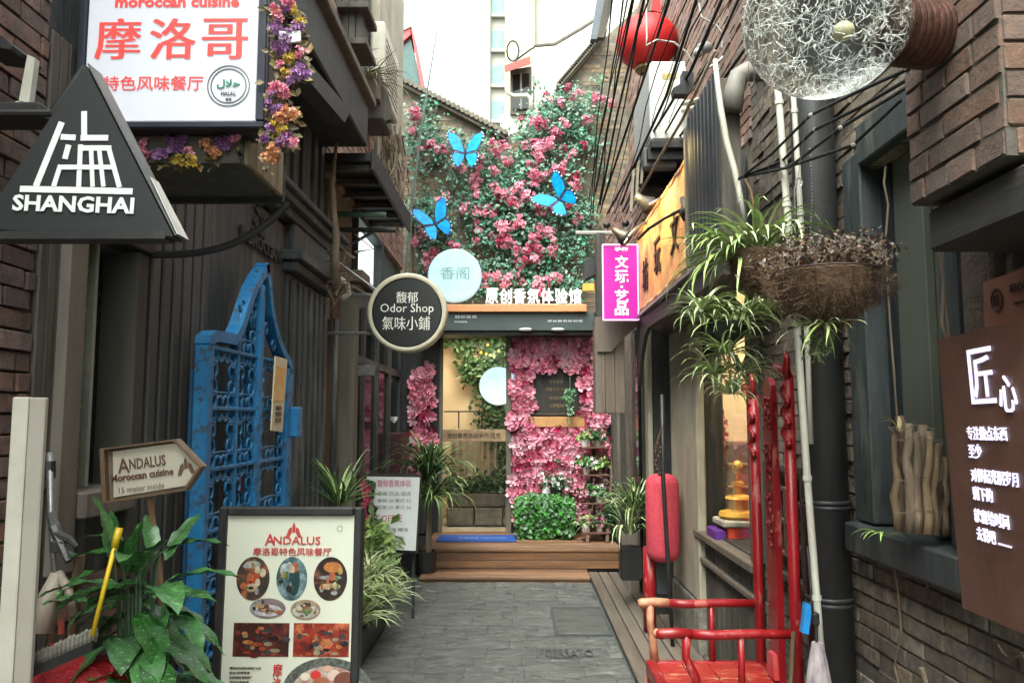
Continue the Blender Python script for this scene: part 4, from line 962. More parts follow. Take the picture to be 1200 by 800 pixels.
for k, (a, b, c_) in enumerate(tags_):
    t = thing('hanging_card', ('white card', 'red card', 'dark card')[k] + ' hanging inside a cell of the blue gate', 'card', PX(a, b, GX - .03))
    q = PX(a, b, GX - .05); MB().box((q.x, q.y - .025, q.z - .06), (q.x + .004, q.y + .03, q.z + .06)).build('card', mat('card_%s' % ('white', 'red', 'dark')[k], c_, .6), t)
# ================================================================ light box sign
LB = 2.3
a, b = P(92, 146, LB), P(309, -45, LB)
bx = thing('light_box_sign', 'large white light box restaurant sign with red characters at upper left', 'sign', ((a.x + b.x) / 2, LB, a.z))
MB().box((a.x - .01, LB + .012, a.z - .015), (b.x + .02, LB + .13, b.z), .006).build('housing', BLACK, bx)
MB().box((a.x + .012, LB, a.z + .008), (b.x - .01, LB + .011, b.z - .01), .003).build('face', WHITEL, bx)
for (x0_, x1_, z0_, z1_) in ((a.x - .01, b.x + .02, a.z - .015, a.z + .005), (b.x - .007, b.x + .02, a.z + .007, b.z), (a.x - .01, a.x + .009, a.z + .007, b.z)):
    MB().box((x0_, LB - .012, z0_), (x1_, LB + .010, z1_), .003).build('frame', mat('navy_frame', (.02, .024, .04), .4), bx)
def lbp(px, py): return P(px, py, LB)
text('moroccan cuisine', lbp(208, 3), *FR, .033, bx, REDL, w=.38, off=.035)
for ch, px in zip('摩洛哥', (139, 203, 264)): text(ch, lbp(px, 46), *FR, .128, bx, REDL, name='character', w=.135, song=.05)
text('特色风味餐厅', lbp(180, 98), *FR, .045, bx, REDL, w=.302, song=.03)
GR = mat('halal_green', (.03, .28, .16), .5, bump=0); GY_ = mat('grey_print', (.16, .17, .17), .5, bump=0)
ring = MB()
for rr_ in (.063, .053):
    ring.tube([lbp(268, 101) + V((rr_ * math.cos(t), -.001, rr_ * math.sin(t))) for t in [k * PI / 18 for k in range(37)]], .0022, 4, cap=False)
ring.build('seal_ring', GY_, bx)
text('\ufedd\ufefc\ufea3', lbp(268, 99), *FR, .028, bx, GR, w=.07, off=.02, ext=.003); text('HALAL', lbp(268, 110), *FR, .011, bx, GY_, w=.045, off=.02, ext=.003); text('清真', lbp(268, 117), *FR, .008, bx, GY_, w=.018, ext=.003)
# arch and dark wall behind sign
mb = MB(); pts = []
for k in range(13):
    t = k / 12 * PI / 2; pts.append(V((XL + .0, 2.0 + .55 * math.sin(t), 2.9 - .6 + .9 * math.cos(t) )))

# flower box
fb = thing('flower_box', 'dark wooden flower box on an iron bracket under the white light box sign', 'planter', (-1.1, 2.6, 2.26))
z = 2.285; xa, xb = -1.345, -.86
MB().box((xa, 2.40, z), (xb, 2.76, z + .03), .004).build('base_board', mat('dark_olive_board', (.10, .09, .068), .7, (.065, .058, .044), 10, bump=.2, dirt=.4), fb)
MB().prism([(xa, 2.38, z - .0), (xb, 2.38, z - .0), (xb - .03, 2.36, z + .09), (xa, 2.36, z + .09)], (0, .018, 0)).build('front_board', MATS['dark_olive_board'], fb, fix=True)
for k in range(5): MB().box((xb + .002, 2.40 + k * .072, z), (xb + .02, 2.468 + k * .072, z + .16), .004).build('side_slat', mat('raw_wood', (.3, .235, .15), .75, (.18, .14, .09), 18, stretch=(1, 1, .15), bump=.3), fb)
MB().box((xa, 2.762, z - .02), (xb + .02, 2.785, z + .12), .004).build('rear_board', DGREY2, fb)
mb = MB(); q0, q1 = V((XL, 2.80, z - .22)), V((xb + .0, 2.80, z - .02))
mb.tube([V((XL + .03 + (xb - XL) * t, 2.80, z - .2 + .19 * t ** 3)) for t in [k / 10 for k in range(11)]], .013, 6)
mb.build('iron_bracket', BLACK, fb)
gl = thing('flower_garland', 'artificial flower garland of violet, pink, peach and yellow down the sign edge', 'garland', P(325, 190, 2.28))
gf = thing('artificial_flowers', 'row of violet, pink and peach artificial flowers in the box under the sign', 'flowers', P(235, 172, 2.42))
cmap = {'v': VIOL, 'p': PINK2, 'o': PEACH, 'y': YELL, 'd': PINK, 'l': mat('lilac_petal', (.48, .25, .5), .6, (.35, .15, .4), 30, bump=0, rnd=.3)}
CM = {k: [cluster_mesh('blossom_cluster', m_, .024, 12, .0115, rr) for _ in range(2)] for k, m_ in cmap.items()}
def garland(par, lst, Y, sp):
    f = MB()
    for (px, py, c_) in lst:
        inst('blossom_cluster', rr.choice(CM[c_]), P(px, py, Y - .02), par, (rr.gauss(0, .3), rr.uniform(0, 6.28), rr.gauss(0, .3)), rr.uniform(.6, .95))
        for _ in range(14): leafquad(f, P(px + rr.gauss(0, sp), py + rr.gauss(0, sp), Y + rr.uniform(-.01, .03)), rr.uniform(.012, .024), rr, nrm=(0, -1, .2))
    f.build('foliage', leafm('faded_green_leaf', (.16, .16, .05), (.22, .12, .05)), par, kind='stuff')
garland(gf, [(168, 168, 'd'), (166, 180, 'd'), (190, 180, 'l'), (182, 183, 'l'), (201, 165, 'v'), (208, 172, 'v'), (214, 163, 'v'), (199, 177, 'l'), (240, 169, 'o'), (247, 174, 'o'), (252, 178, 'o'), (258, 168, 'v'), (265, 172, 'v'), (262, 163, 'v'), (272, 160, 'd'), (279, 160, 'd'), (276, 156, 'p'), (222, 178, 'p'), (209, 188, 'y'), (224, 189, 'y')], 2.38, 7)
garland(gl, [(330, -6, 'v'), (337, 4, 'd'), (322, 8, 'd'), (327, 16, 'o'), (335, 10, 'v'), (346, 14, 'y'), (350, 26, 'y'), (348, 34, 'l'), (322, 32, 'l'), (326, 22, 'p'), (324, 56, 'v'), (330, 62, 'v'), (334, 54, 'l'), (338, 68, 'y'), (352, 62, 'p'), (352, 78, 'l'), (348, 86, 'l'), (356, 88, 'l'), (328, 76, 'd'), (334, 86, 'y'), (340, 96, 'l'), (326, 102, 'd'), (332, 108, 'd'), (318, 104, 'p'), (320, 120, 'v'), (324, 128, 'l'), (334, 130, 'o'), (342, 134, 'o'), (330, 140, 'o'), (324, 148, 'y'), (330, 153, 'y'), (318, 150, 'l'), (334, 162, 'v'), (328, 168, 'v'), (340, 166, 'p'), (322, 176, 'o'), (316, 184, 'o'), (310, 163, 'v'), (336, 44, 'l')], 2.27, 6)
MB().prism([P(*a, 2.24) for a in ((327, 37), (352, 36), (352, 48), (330, 51))], (0, .01, 0)).build('ribbon', WHT, gl, fix=True)
MB().tube([P(335, -30, 2.29), P(335, 60, 2.29), P(328, 170, 2.29)], .006, 5).build('vine', BARK, gl)
# ================================================================ triangular sign
tr = thing('triangle_sign', 'black triangular hanging sign with white building symbol reading SHANGHAI', 'sign', P(100, 270, 1.6))
A, B, D = P(100, 76, 1.6), P(-26, 268, 1.6), P(203, 277, 1.6)
FB = mat('black_slate_face', (.009, .011, .012), .6, (.007, .009, .009), 10, bump=.1, dirt=.15, dirtcol=(.05, .05, .05))
MB().prism([A, B, D], (0, .055, 0)).build('body', FB, tr, fix=True)
ed = MB(); n_ = V((1, 0, 0)); k1, k2 = A + V((.001, 0, 0)), D + V((.001, 0, 0))
SIDE = mat('grey_metal_edge', (.13, .13, .125), .45, (.1, .1, .1), 10, metal=.2, dirt=.3)
out = V((.87, 0, .48)) * .004
ed.prism([A + out, D + out, D + out + V((0, .055, 0)), A + out + V((0, .055, 0))], V((.87, 0, .48)) * .003); ed.build('edge_strip', SIDE, tr, fix=True)
k1 = A.lerp(D, .66); ed = MB(); o2 = out * 2.2
ed.prism([k1 + o2 + V((0, .016, 0)), D + o2, D + o2 + V((0, .055, 0)), k1 + o2 + V((0, .052, 0))], V((.87, 0, .48)) * .002); ed.build('pale_edge_tape', mat('pale_tape', (.5, .48, .44), .6), tr, fix=True)
SW = mat('white_sign_paint', (.72, .74, .72), .5, (.66, .68, .66), 12, bump=.05)
def strip(l, w_):
    mb = MB()
    for (a, b) in zip(l, l[1:]):
        p, q = P(*a, 1.598), P(*b, 1.598); t = (q - p).normalized(); s_ = V((-t.z, 0, t.x)) * w_ / 2
        mb.prism([p - s_, q - s_, q + s_, p + s_], (0, .0015, 0))
    return mb
def C0(x, y): return (x * .375, y * .375)
lg = MB()
for l, w_ in ((((62, 590), (414, 598)), .013), (((193, 382), (112, 582)), .013), (((190, 428), (236, 430)), .012), (((263, 348), (263, 440)), .012), (((252, 431), (338, 431)), .012), (((215, 453), (203, 497)), .012),
              (((252, 452), (246, 584)), .010), (((244, 463), (348, 463)), .011), (((285, 463), (290, 584)), .009), (((310, 463), (324, 584)), .009), (((340, 463), (374, 586)), .010), (((190, 516), (168, 584)), .010), (((182, 523), (360, 523)), .010)):
    s_ = strip([C0(*a) for a in l], w_); lg.add(s_.v, s_.f)
for i, v in enumerate(lg.v): lg.v[i] = V((v.x, v.y - (i // 8) * .00012, v.z))
lg.build('emblem', SW, tr, fix=True)
text('SHANGHAI', P(86.5, 239.5, 1.599), V((.9985, 0, -.03)), V((.03, 0, .9985)), .0345, tr, SW, w=.253, off=.03)
MB().box(P(-40, 280, 1.6), P(206, 276.5, 1.65)).build('bottom_rail', BLACK, tr)
hr = MB().tube([P(-60, 133, 1.66), P(62, 133, 1.66), P(100, 78, 1.66)], .009, 8); hr.build('hanging_rod', BLACK, tr)
wbx = thing('conduit_stub', 'short upright cream plastic conduit on the dark beam at far left', 'conduit', P(30, 125, 1.9))
MB().prism([P(*a, 1.9) for a in ((22, 118), (34, 121), (41, 68), (32, 64))], (0, .02, 0)).build('tube_body', PIPEW, wbx, fix=True)
MB().tube([P(20, 124, 1.91), P(34, 127, 1.91)], .012, 8).build('clip', PIPEW, wbx)
MB().box((XL - .0, 1.85, P(0, 134, 1.9).z - .02), (P(60, 130, 1.9).x, 1.96, P(0, 134, 1.9).z + .012), .004).build('support_beam', BLACK, bp)
lh = thing('wall_lamp', 'black flood lamp at the far upper left corner', 'lamp', P(5, 52, 1.9))
MB().prism([P(*a, 1.85) for a in ((-30, 36), (2, 42), (15, 54), (12, 58), (-30, 52))], (0, .12, 0)).build('lamp_body', BLACK, lh, fix=True)
# ================================================================ foreground left
wp = thing('white_post', 'off-white square post standing at the lower left edge', 'post', PZ(30, 1100, 0))
q = P(14, 465, 1.75); 
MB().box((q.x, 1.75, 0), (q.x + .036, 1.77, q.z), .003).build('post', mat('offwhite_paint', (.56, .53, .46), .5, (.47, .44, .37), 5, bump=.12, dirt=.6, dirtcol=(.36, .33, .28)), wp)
MB().box((q.x + .037, 1.752, 0), (q.x + .073, 1.768, q.z - .001), .003).build('side_flange', mat('offwhite_paint_shaded', (.37, .34, .29), .5, (.33, .3, .26), 5, bump=.06), wp)  # darker copy of the off-white, the side's shade put into its colour
a_ = P(93, 790, 2.0)
rc = thing('red_tarp_bundle', 'crumpled red plastic cover over a bucket at the bottom left corner', 'tarp', V((a_.x - .2, 2.0, 0)))
n, m_ = 22, 14; c = P(60, 830, 1.95); mb = MB(); vs = []
for i in range(m_ + 1):
    ph = PI / 2 * i / m_
    for j in range(n):
        th = 2 * PI * j / n; r = .26 * (math.cos(ph) ** .6 if ph < PI / 2 - .01 else 0) * (1 + .05 * math.sin(5 * th + 3 * ph) + .03 * math.sin(11 * th)); 
        vs.append(V((c.x - .04 + r * math.cos(th), c.y + .05 + r * .8 * math.sin(th), c.z - .18 + (.27 + .05 * math.cos(th)) * math.sin(ph) + rr.gauss(0, .004))))
for j in range(n): vs.append(V((vs[j].x * 1.0, vs[j].y, .0)))
fs = [(i * n + j, i * n + (j + 1) % n, (i + 1) * n + (j + 1) % n, (i + 1) * n + j) for i in range(m_) for j in range(n)] + [((m_ + 1) * n + j, (m_ + 1) * n + (j + 1) % n, (j + 1) % n, j) for j in range(n)]
mb.add(vs, fs); mb.build('cover', mat('red_plastic', (.4, .012, .018), .32, (.3, .008, .012), 7, bump=.5, bscale=9, bdist=.03), rc, smooth=True)
sq = thing('floor_brush', 'yellow-handled floor squeegee with grey toothed head on the red cover', 'broom', P(70, 780, 1.85))
h0, h1 = P(140, 618, 1.9), P(108, 745, 1.86)
YP = mat('yellow_plastic', (.62, .42, .02), .35, (.5, .32, .01), 12, bump=.05)
MB().tube([h0, h1], .0055, 8).tube([h0, h0.lerp(h1, .18)], .009, 8).build('handle', YP, sq, smooth=True)
a_, b_ = P(25, 792, 1.78), P(108, 756, 1.88); d = (b_ - a_); up = V((-.04, 0, .9)).normalized()
MB().prism([a_ - up * .012, b_ - up * .012, b_ + up * .01, a_ + up * .01], (0, .045, 0)).build('head', BLACK, sq, fix=True)
bt = MB()
for k in range(16):
    q = a_.lerp(b_, (k + .4) / 16) + up * .012; bt.ell(q + V((0, .02, .008)), (.009, .012, .018 + .008 * rr.random()), 6, 4)
bt.build('bristle_tufts', mat('grey_bristle', (.16, .145, .12), .9, (.1, .09, .075), 40), sq)
mp_ = thing('spray_mop', 'grey and white mop standing by the left window beside the pale post', 'mop', P(62, 745, 2.1))
MB().tube([P(58, 530, 2.2), P(60, 610, 2.18), P(66, 690, 2.12)], .009, 8).build('handle', SILV, mp_, smooth=True)
MB().tube([P(58, 540, 2.2), P(58, 560, 2.2)], .016, 8).build('grip', BLACK, mp_)
MB().tube([P(59, 602, 2.16), P(64, 618, 2.14), P(73, 640, 2.12), P(80, 658, 2.1)], [.010, .016, .014, .009], 8).tube([P(66, 626, 2.13), P(82, 632, 2.12), P(90, 640, 2.12)], [.014, .010, .006], 7).tube([P(74, 646, 2.12), P(88, 652, 2.11)], [.012, .008], 7).box(P(62, 646, 2.13), P(74, 634, 2.11), .003).build('joint', mat('dark_grey_plastic', (.05, .05, .05), .4), mp_)
MB().tube([P(68, 672, 2.12), P(56, 700, 2.1), P(50, 742, 2.08)], [.018, .026, .03], 8).tube([P(68, 672, 2.12), P(80, 690, 2.1), P(86, 722, 2.08)], [.014, .012, .01], 8).build('head_yoke', mat('beige_plastic', (.33, .28, .22), .5), mp_, smooth=True)
MB().tube([P(72, 742, 2.08), P(72, 725, 2.08)], .008, 6).build('red_knob', TREDS, mp_)
st_ = thing('wood_stake', 'short rough wooden stake beside the mop', 'stake', P(88, 745, 2.15))
MB().tube([P(94, 650, 2.15), P(88, 700, 2.15), P(86, 760, 2.15)], .014, 5).build('stick', STICK, st_)
# arrow sign
as_ = thing('arrow_sign', 'wooden arrow-shaped restaurant direction sign on a stake pointing right', 'sign', P(180, 700, 2.2))
YA = 2.2
pts = [P(*a, YA) for a in ((121, 525), (208, 514), (239, 546), (220, 574), (124, 589))]
inn = [P(*a, YA - .016) for a in ((130, 529), (206, 519), (232, 546), (216, 569), (131, 583))]
MB().prism(pts, (0, .022, 0)).build('backing_board', mat('carton_brown', (.17, .12, .08), .7, (.1, .07, .045), 14), as_, fix=True)
MB().prism([p + V((0, .01, 0)) for p in inn], (0, .004, 0)).build('panel', mat('aged_white_panel', (.5, .46, .38), .6, (.42, .38, .3), 9, bump=.1, dirt=.3, dirtcol=(.3, .24, .18)), as_, fix=True)
for k in range(5):
    p, q = pts[k], pts[(k + 1) % 5]; c0 = (pts[0] + pts[2] + pts[3]) / 3
    i1, i2 = p.lerp(c0, .07), q.lerp(c0, .07)
    MB().prism([p, q, i2, i1], (0, -.02, 0)).build('frame_strip', mat('arrow_frame_wood', (.15, .09, .05), .6, (.09, .05, .03), 14), as_, fix=True)
rd, ud = (pts[1] - pts[0]).normalized(), V((0, 0, 1)); ud = (ud - rd * ud.dot(rd)).normalized()
BI = mat('brown_ink', (.13, .06, .04), .6, bump=0)
text('A', P(145, 545, YA - .0065), rd, ud, .039, as_, BI, w=.032, off=.01); text('NDALUS', P(173, 541, YA - .0065), rd, ud, .029, as_, BI, w=.100, off=.01)
text('Moroccan cuisine', P(167, 556, YA - .0065), rd, ud, .02, as_, BI, w=.172, off=.03); text('15 meter inside', P(166, 571, YA - .0065), rd, ud, .015, as_, mat('grey_ink', (.25, .22, .18), .6, bump=0), w=.125)
def logo(O, R_, U_, s, parent, m):
    O, R_, U_ = V(O), V(R_), V(U_); N_ = R_.cross(U_); mb = MB()
    for k, poly in enumerate(([(-.5, -.45), (-.28, -.45), (-.12, -.1), (-.12, .2), (-.3, .1)], [(.5, -.45), (.28, -.45), (.12, -.1), (.12, .2), (.3, .1)], [(-.09, -.12), (.09, -.12), (.09, .3), (0, .5), (-.09, .3)])):
        mb.prism([O + R_ * x * s + U_ * y * s + N_ * (.0015 + k * .0001) for x, y in poly], -N_ * .001)
    return mb.build('logo', m, parent, fix=True)
logo(P(218, 546, YA - .0065), rd, ud, .05, as_, BI)
MB().tube([P(176, 584, YA + .015), P(188, 680, YA + .02), P(194, 800, YA + .02)], .0085, 6).build('stake', mat('stake_wood', (.22, .12, .06), .7, (.14, .07, .035), 14), as_)
# broad leaf plant
bpn = thing('peace_lily', 'potted plant with broad variegated green leaves at the lower left', 'potted plant', V((-.98, 2.0, 0)))
def bigleaf(base, tip_dir, L, W, droop, parent, m):
    mb = MB(); d = V(tip_dir).normalized(); s_ = d.cross(V((0, 0, 1))).normalized(); p = V(base); n = 9; vs = []; dd = d.copy()
    for i in range(n + 1):
        t = i / n; wv = W * math.sin(PI * min(.995, t) ** .8) ** .8 if 0 < t < 1 else .001
        u = s_.cross(dd).normalized(); 
        if u.z < 0: u = -u
        rp = .004 * math.sin(i * 2.1)
        vs += [p - s_ * wv / 2 + u * (.12 * wv + rp), p - s_ * wv / 4 + u * .04 * wv, p, p + s_ * wv / 4 + u * .04 * wv, p + s_ * wv / 2 + u * (.12 * wv - rp)]
        p = p + dd * L / n; dd = (dd + V((0, 0, -droop / n))).normalized()
    fs = [(i * 5 + j, i * 5 + j + 1, (i + 1) * 5 + j + 1, (i + 1) * 5 + j) for i in range(n) for j in range(4)]
    mb.add(vs, fs); return mb.build('leaf', m, parent, smooth=True)
m = mat('variegated_leaf', (.045, .15, .035), .2, (.018, .07, .018), 30, bump=.2, rnd=.25)
t_ = m.node_tree; wv_ = t_.nodes.new('ShaderNodeTexNoise'); wv_.inputs['Scale'].default_value = 48; wv_.inputs['Detail'].default_value = 3
rg = t_.nodes.new('ShaderNodeMapRange'); rg.inputs[1].default_value = .6; rg.inputs[2].default_value = .68; t_.links.new(wv_.outputs[0], rg.inputs[0])
ge_ = t_.nodes.new('ShaderNodeNewGeometry'); mpp = t_.nodes.new('ShaderNodeMapping'); mpp.inputs['Scale'].default_value = (1, 2.5, 4.5); t_.links.new(ge_.outputs['Position'], mpp.inputs[0]); t_.links.new(mpp.outputs[0], wv_.inputs['Vector'])
b_ = t_.nodes['Principled BSDF']; src = b_.inputs['Base Color'].links[0].from_socket
mxx = t_.nodes.new('ShaderNodeMix'); mxx.data_type = 'RGBA'; t_.links.new(rg.outputs[0], mxx.inputs[0]); t_.links.new(src, mxx.inputs[6]); mxx.inputs[7].default_value = (.13, .27, .09, 1); t_.links.new(mxx.outputs[2], b_.inputs['Base Color'])
R = random.Random(21)
spec_ = [((150, 690), (-.8, -.2, .3), .20, .05), ((165, 665), (-.9, -.1, .6), .2, .055), ((160, 675), (.4, -.2, .7), .15, .05), ((155, 700), (-1, -.4, -.1), .17, .07), ((150, 745), (.2, -.5, .1), .2, .08), ((165, 700), (.9, -.3, .25), .24, .07), ((170, 715), (1, -.2, .05), .25, .055), ((175, 735), (1, -.2, -.25), .24, .055), ((160, 720), (.7, -.5, -.35), .2, .075), ((140, 720), (-.7, -.4, -.25), .17, .06), ((135, 660), (-.25, 0, 1), .16, .045), ((195, 680), (.9, 0, .35), .21, .045), ((190, 760), (1, -.3, -.1), .18, .05), ((170, 770), (.6, -.6, -.2), .18, .07), ((150, 770), (-.4, -.6, -.2), .17, .07), ((185, 650), (.6, .2, .35), .18, .05), ((165, 665), (.1, -.6, .5), .18, .07), ((180, 690), (.5, -.6, .3), .19, .075), ((140, 690), (-.6, -.5, .1), .15, .06), ((175, 750), (.3, -.7, -.3), .17, .075), ((200, 720), (.8, -.5, -.1), .16, .05), ((200, 800), (.8, -.4, .2), .2, .06), ((160, 800), (.1, -.6, .3), .2, .07), ((130, 790), (-.3, -.6, .4), .15, .06), ((210, 790), (.9, .1, -.1), .16, .05), ((145, 640), (-.9, .3, .5), .15, .045)]
for k, (bp_, d, L, W) in enumerate(spec_):
    q = P(bp_[0], bp_[1], 2.0 + R.uniform(-.08, .1)); bigleaf(q, d, L * R.uniform(.9, 1.1), W * 1.05, R.uniform(.5, 1.2), bpn, m)
for k in range(46):
    bp_, d, L, W = R.choice(spec_[3:]); d = (d[0] + R.gauss(0, .4), d[1] + R.gauss(0, .25), d[2] + R.gauss(.05, .25))
    bigleaf(P(bp_[0] + R.gauss(0, 14), bp_[1] + R.gauss(16, 16), 2.06 + R.uniform(-.06, .12)), d, L * R.uniform(.7, 1), W * .9, R.uniform(.5, 1.3), bpn, m)
stm = MB(); pb0 = V((-.95, 2.05, .28))
for k, (bp_, d, L, W) in enumerate(spec_):
    q = P(bp_[0], bp_[1], 2.02); stm.tube([pb0 + V((R.gauss(0, .03), R.gauss(0, .03), 0)), pb0.lerp(q, .6) + V((0, 0, .05)), q], .004, 5)
stm.build('stems', LEAF_D, bpn); MB().lathe([(.10, 0), (.14, .28), (.155, .28), (.155, .31), (.13, .31), (.12, .27)], (-.95, 2.05, 0), n=20).build('pot', mat('dark_pot', (.05, .05, .05), .5), bpn, smooth=False)
# ================================================================ poster stand
ps = thing('poster_stand', 'black-framed restaurant poster stand with oval food photos in the left foreground', 'poster stand', P(335, 800, 2.7).copy())
ps.location = (P(338, 600, 2.7).x, 2.7, 0)
ORG[ps.name] = V((0, 0, 0)); cx_ = ps.location.x
wB, hB = .475, 1.20
tilt = math.radians(-3)
L_, R_, T_, B_ = -.245, .245, P(338, 595, 2.7).z, .12
MB().box((L_ + .025, -.004, B_ + .02), (R_ - .025, .012, T_ - .025)).build('poster', mat('poster_paper', (.62, .63, .52), .3, (.6, .61, .5), 3, bump=.02), ps)
for s_ in (((L_, -.02, .03), (L_ + .028, .03, T_)), ((R_ - .028, -.02, .03), (R_, .03, T_)), ((L_ + .03, -.02, T_ - .028), (R_ - .03, .03, T_)), ((L_ + .03, -.02, B_), (R_ - .03, .03, B_ + .028))): MB().box(*s_, .005).build('frame_bar', BLACK, ps)
MB().box((L_ + .05, .30, .0), (L_ + .075, .32, T_ * .8), .004).build('rear_leg', BLACK, ps); MB().box((R_ - .16, .30, .0), (R_ - .135, .32, T_ * .8), .004).build('rear_leg', BLACK, ps)
# poster content from px (crop [220,560] scale 3.333)
def pq(x, y):  # crop coords -> local point on poster front
    px, py = 220 + x / 3.333, 560 + y / 3.333; q = P(px, py, 2.7); return V((q.x - cx_ + (T_ - q.z) * .03, -.0045, q.z))
RP = mat('poster_red', (.55, .05, .05), .5, bump=0)
logo(pq(400, 208), *FR, .055, ps, RP); text('A', pq(305, 245), *FR, .038, ps, RP, w=.036, off=.012); text('NDALUS', pq(412, 248), *FR, .027, ps, RP, w=.160, off=.012)
text('摩洛哥特色风味餐厅', pq(392, 292), *FR, .026, ps, RP, w=.265, song=.05)
text('◌', pq(583, 200), *FR, .02, ps, GR)
def photo(name, c1, c2, c3, sc_=18): 
    if name in MATS: return MATS[name]
    m = mat(name, c1, .35, c2, sc_, bump=0, dirt=1.0, dirtcol=c3, dscale=sc_ * .7, dthr=(.5, .62)); return m
DOTS = ((234, 398, 65, 82, photo('photo_dish_red', (.02, .03, .02), (.08, .04, .03), (.45, .12, .05)), ((0, 10, 25, 28, (.55, .07, .03)), (-5, 35, 22, 16, (.6, .45, .28)), (0, -55, 32, 14, (.35, .38, .32)))),
        (388, 398, 60, 82, photo('photo_blue_green', (.12, .2, .22), (.02, .05, .05), (.3, .42, .42)), ((10, 10, 22, 55, (.02, .06, .06)), (-25, -35, 20, 25, (.45, .55, .55)), (-5, 30, 10, 20, (.05, .1, .08)))),
        (541, 398, 65, 82, photo('photo_dark_warm', (.03, .018, .015), (.015, .012, .012), (.2, .07, .03)), ((10, -45, 35, 20, (.55, .2, .05)), (0, 30, 40, 12, (.6, .42, .25)), (0, -5, 45, 8, (.3, .3, .32)))),
        (290, 515, 70, 38, photo('photo_plate_lilac', (.25, .2, .2), (.1, .07, .06), (.4, .4, .42)), ((0, 8, 55, 22, (.62, .6, .62)), (-10, 5, 30, 9, (.25, .12, .16)), (15, 10, 18, 8, (.5, .3, .3)))),
        (440, 520, 58, 38, photo('photo_plate_green', (.35, .3, .2), (.2, .1, .06), (.2, .22, .1)), ((0, 6, 50, 24, (.55, .56, .5)), (-4, 0, 34, 12, (.3, .22, .12)), (5, 10, 14, 7, (.12, .25, .08)))))
PAL = [(.6, .5, .35), (.45, .12, .05), (.1, .2, .06), (.03, .025, .02), (.5, .3, .1), (.35, .36, .36), (.2, .08, .05)]
PAL2 = [(.02, .01, .01), (.35, .06, .03), (.5, .18, .06), (.12, .02, .015), (.3, .25, .16), (.06, .05, .05)]
def blobs(par, x, y, rx, ry, n, pal, seed, lo=.05, hi=.2, y0=-.0058):
    R_b = random.Random(seed)
    for k in range(n):
        a = R_b.uniform(0, 6.283); q = math.sqrt(R_b.random()) * .75; c_ = R_b.choice(pal)
        MB().disc(pq(x + rx * q * math.cos(a), y + ry * q * math.sin(a)) + V((0, (y0 + .0045) - k * .00006, 0)), *FR, rx * R_b.uniform(lo, hi) * 2.7 / FPX / 3.333, ry * R_b.uniform(lo, hi) * 2.7 / FPX / 3.333, 9, .00005).build('print_patch', mat('print_%03d_%03d_%03d' % tuple(int(v * 255) for v in c_), c_, .4, tuple(v * .5 for v in c_), 60, bump=0), par, fix=True)
for (x, y, rx, ry, m_, sub) in DOTS:
    o = MB().disc(pq(x, y), *FR, rx / 3.333 * 2.7 / FPX, ry / 3.333 * 2.7 / FPX, 32, .001).build('photo_print', m_, ps, fix=True)
    for k, (dx, dy, ax, ay, c_) in enumerate(sub):
        nm = 'print_%03d_%03d_%03d' % tuple(int(v * 255) for v in c_)
        MB().disc(pq(x + dx, y + dy) + V((0, -.0012 - k * .0003, 0)), *FR, ax / 3.333 * 2.7 / FPX, ay / 3.333 * 2.7 / FPX, 16, .0002).build('print_patch', mat(nm, c_, .4, tuple(v * .5 for v in c_), 60, bump=0), o, fix=True)
    blobs(o, x, y, rx, ry, 14, PAL, int(x * y), .06, .22, -.0072)
for (x0_, y0_, x1_, y1_, nm, c1, c2, c3) in ((147, 572, 376, 703, 'photo_room_dark', (.06, .018, .014), (.02, .012, .01), (.2, .03, .02)), (386, 572, 613, 703, 'photo_room_red', (.3, .03, .015), (.08, .012, .008), (.55, .16, .06))):
    a, b = pq(x0_, y1_), pq(x1_, y0_); o = MB().box((a.x, -.0055, a.z), (b.x, -.0045, b.z)).build('photo_print', photo(nm, c1, c2, c3, 22), ps)
    blobs(o, (x0_ + x1_) / 2, (y0_ + y1_) / 2 + 8, (x1_ - x0_) * .62, (y1_ - y0_) * .55, 34, PAL2, int(x0_), .04, .16)
c0 = pq(520, 835); o = MB().disc(c0, *FR, .150, .105, 40, .001).build('photo_print', mat('plate_rim', (.03, .035, .03), .4, (.15, .16, .14), 90, bump=0), ps, fix=True)
MB().disc(c0 + V((0, -.001, 0)), *FR, .118, .078, 36, .0004).build('print_patch', mat('plate_in', (.5, .45, .4), .4, (.3, .1, .08), 30, bump=0), o, fix=True)
for k, (dx, dz, r_, c_) in enumerate(((-.075, .045, .016, (.65, .6, .45)), (-.04, .05, .018, (.6, .04, .03)), (.02, .05, .022, (.65, .5, .4)), (.06, .03, .04, (.18, .06, .04)), (-.02, .02, .03, (.35, .12, .06)), (.0, .07, .014, (.6, .35, .25)))):
    MB().disc(c0 + V((dx, -.002 - k * .0002, dz)), *FR, r_, r_ * .8, 16, .0002).build('print_patch', mat('dish_%d_%d' % (int(c_[0] * 100), int(c_[1] * 100)), c_, .4, bump=0), o, fix=True)
text('摩\n洛\n哥', pq(323, 810), *FR, .13, ps, RP, w=.03, song=.02)
for k in range(4): text(('精致装饰的摩洛哥餐厅·北非', '风味·异域美食', '正宗地道的清真餐厅', '欢迎光临品尝')[k], pq((198, 175, 178, 172)[k], 748 + k * 18), *FR, .008, ps, DKPRINT, w=(.105, .07, .075, .065)[k])
ps.rotation_euler = (math.radians(-2.0), 0, math.radians(-1)); 
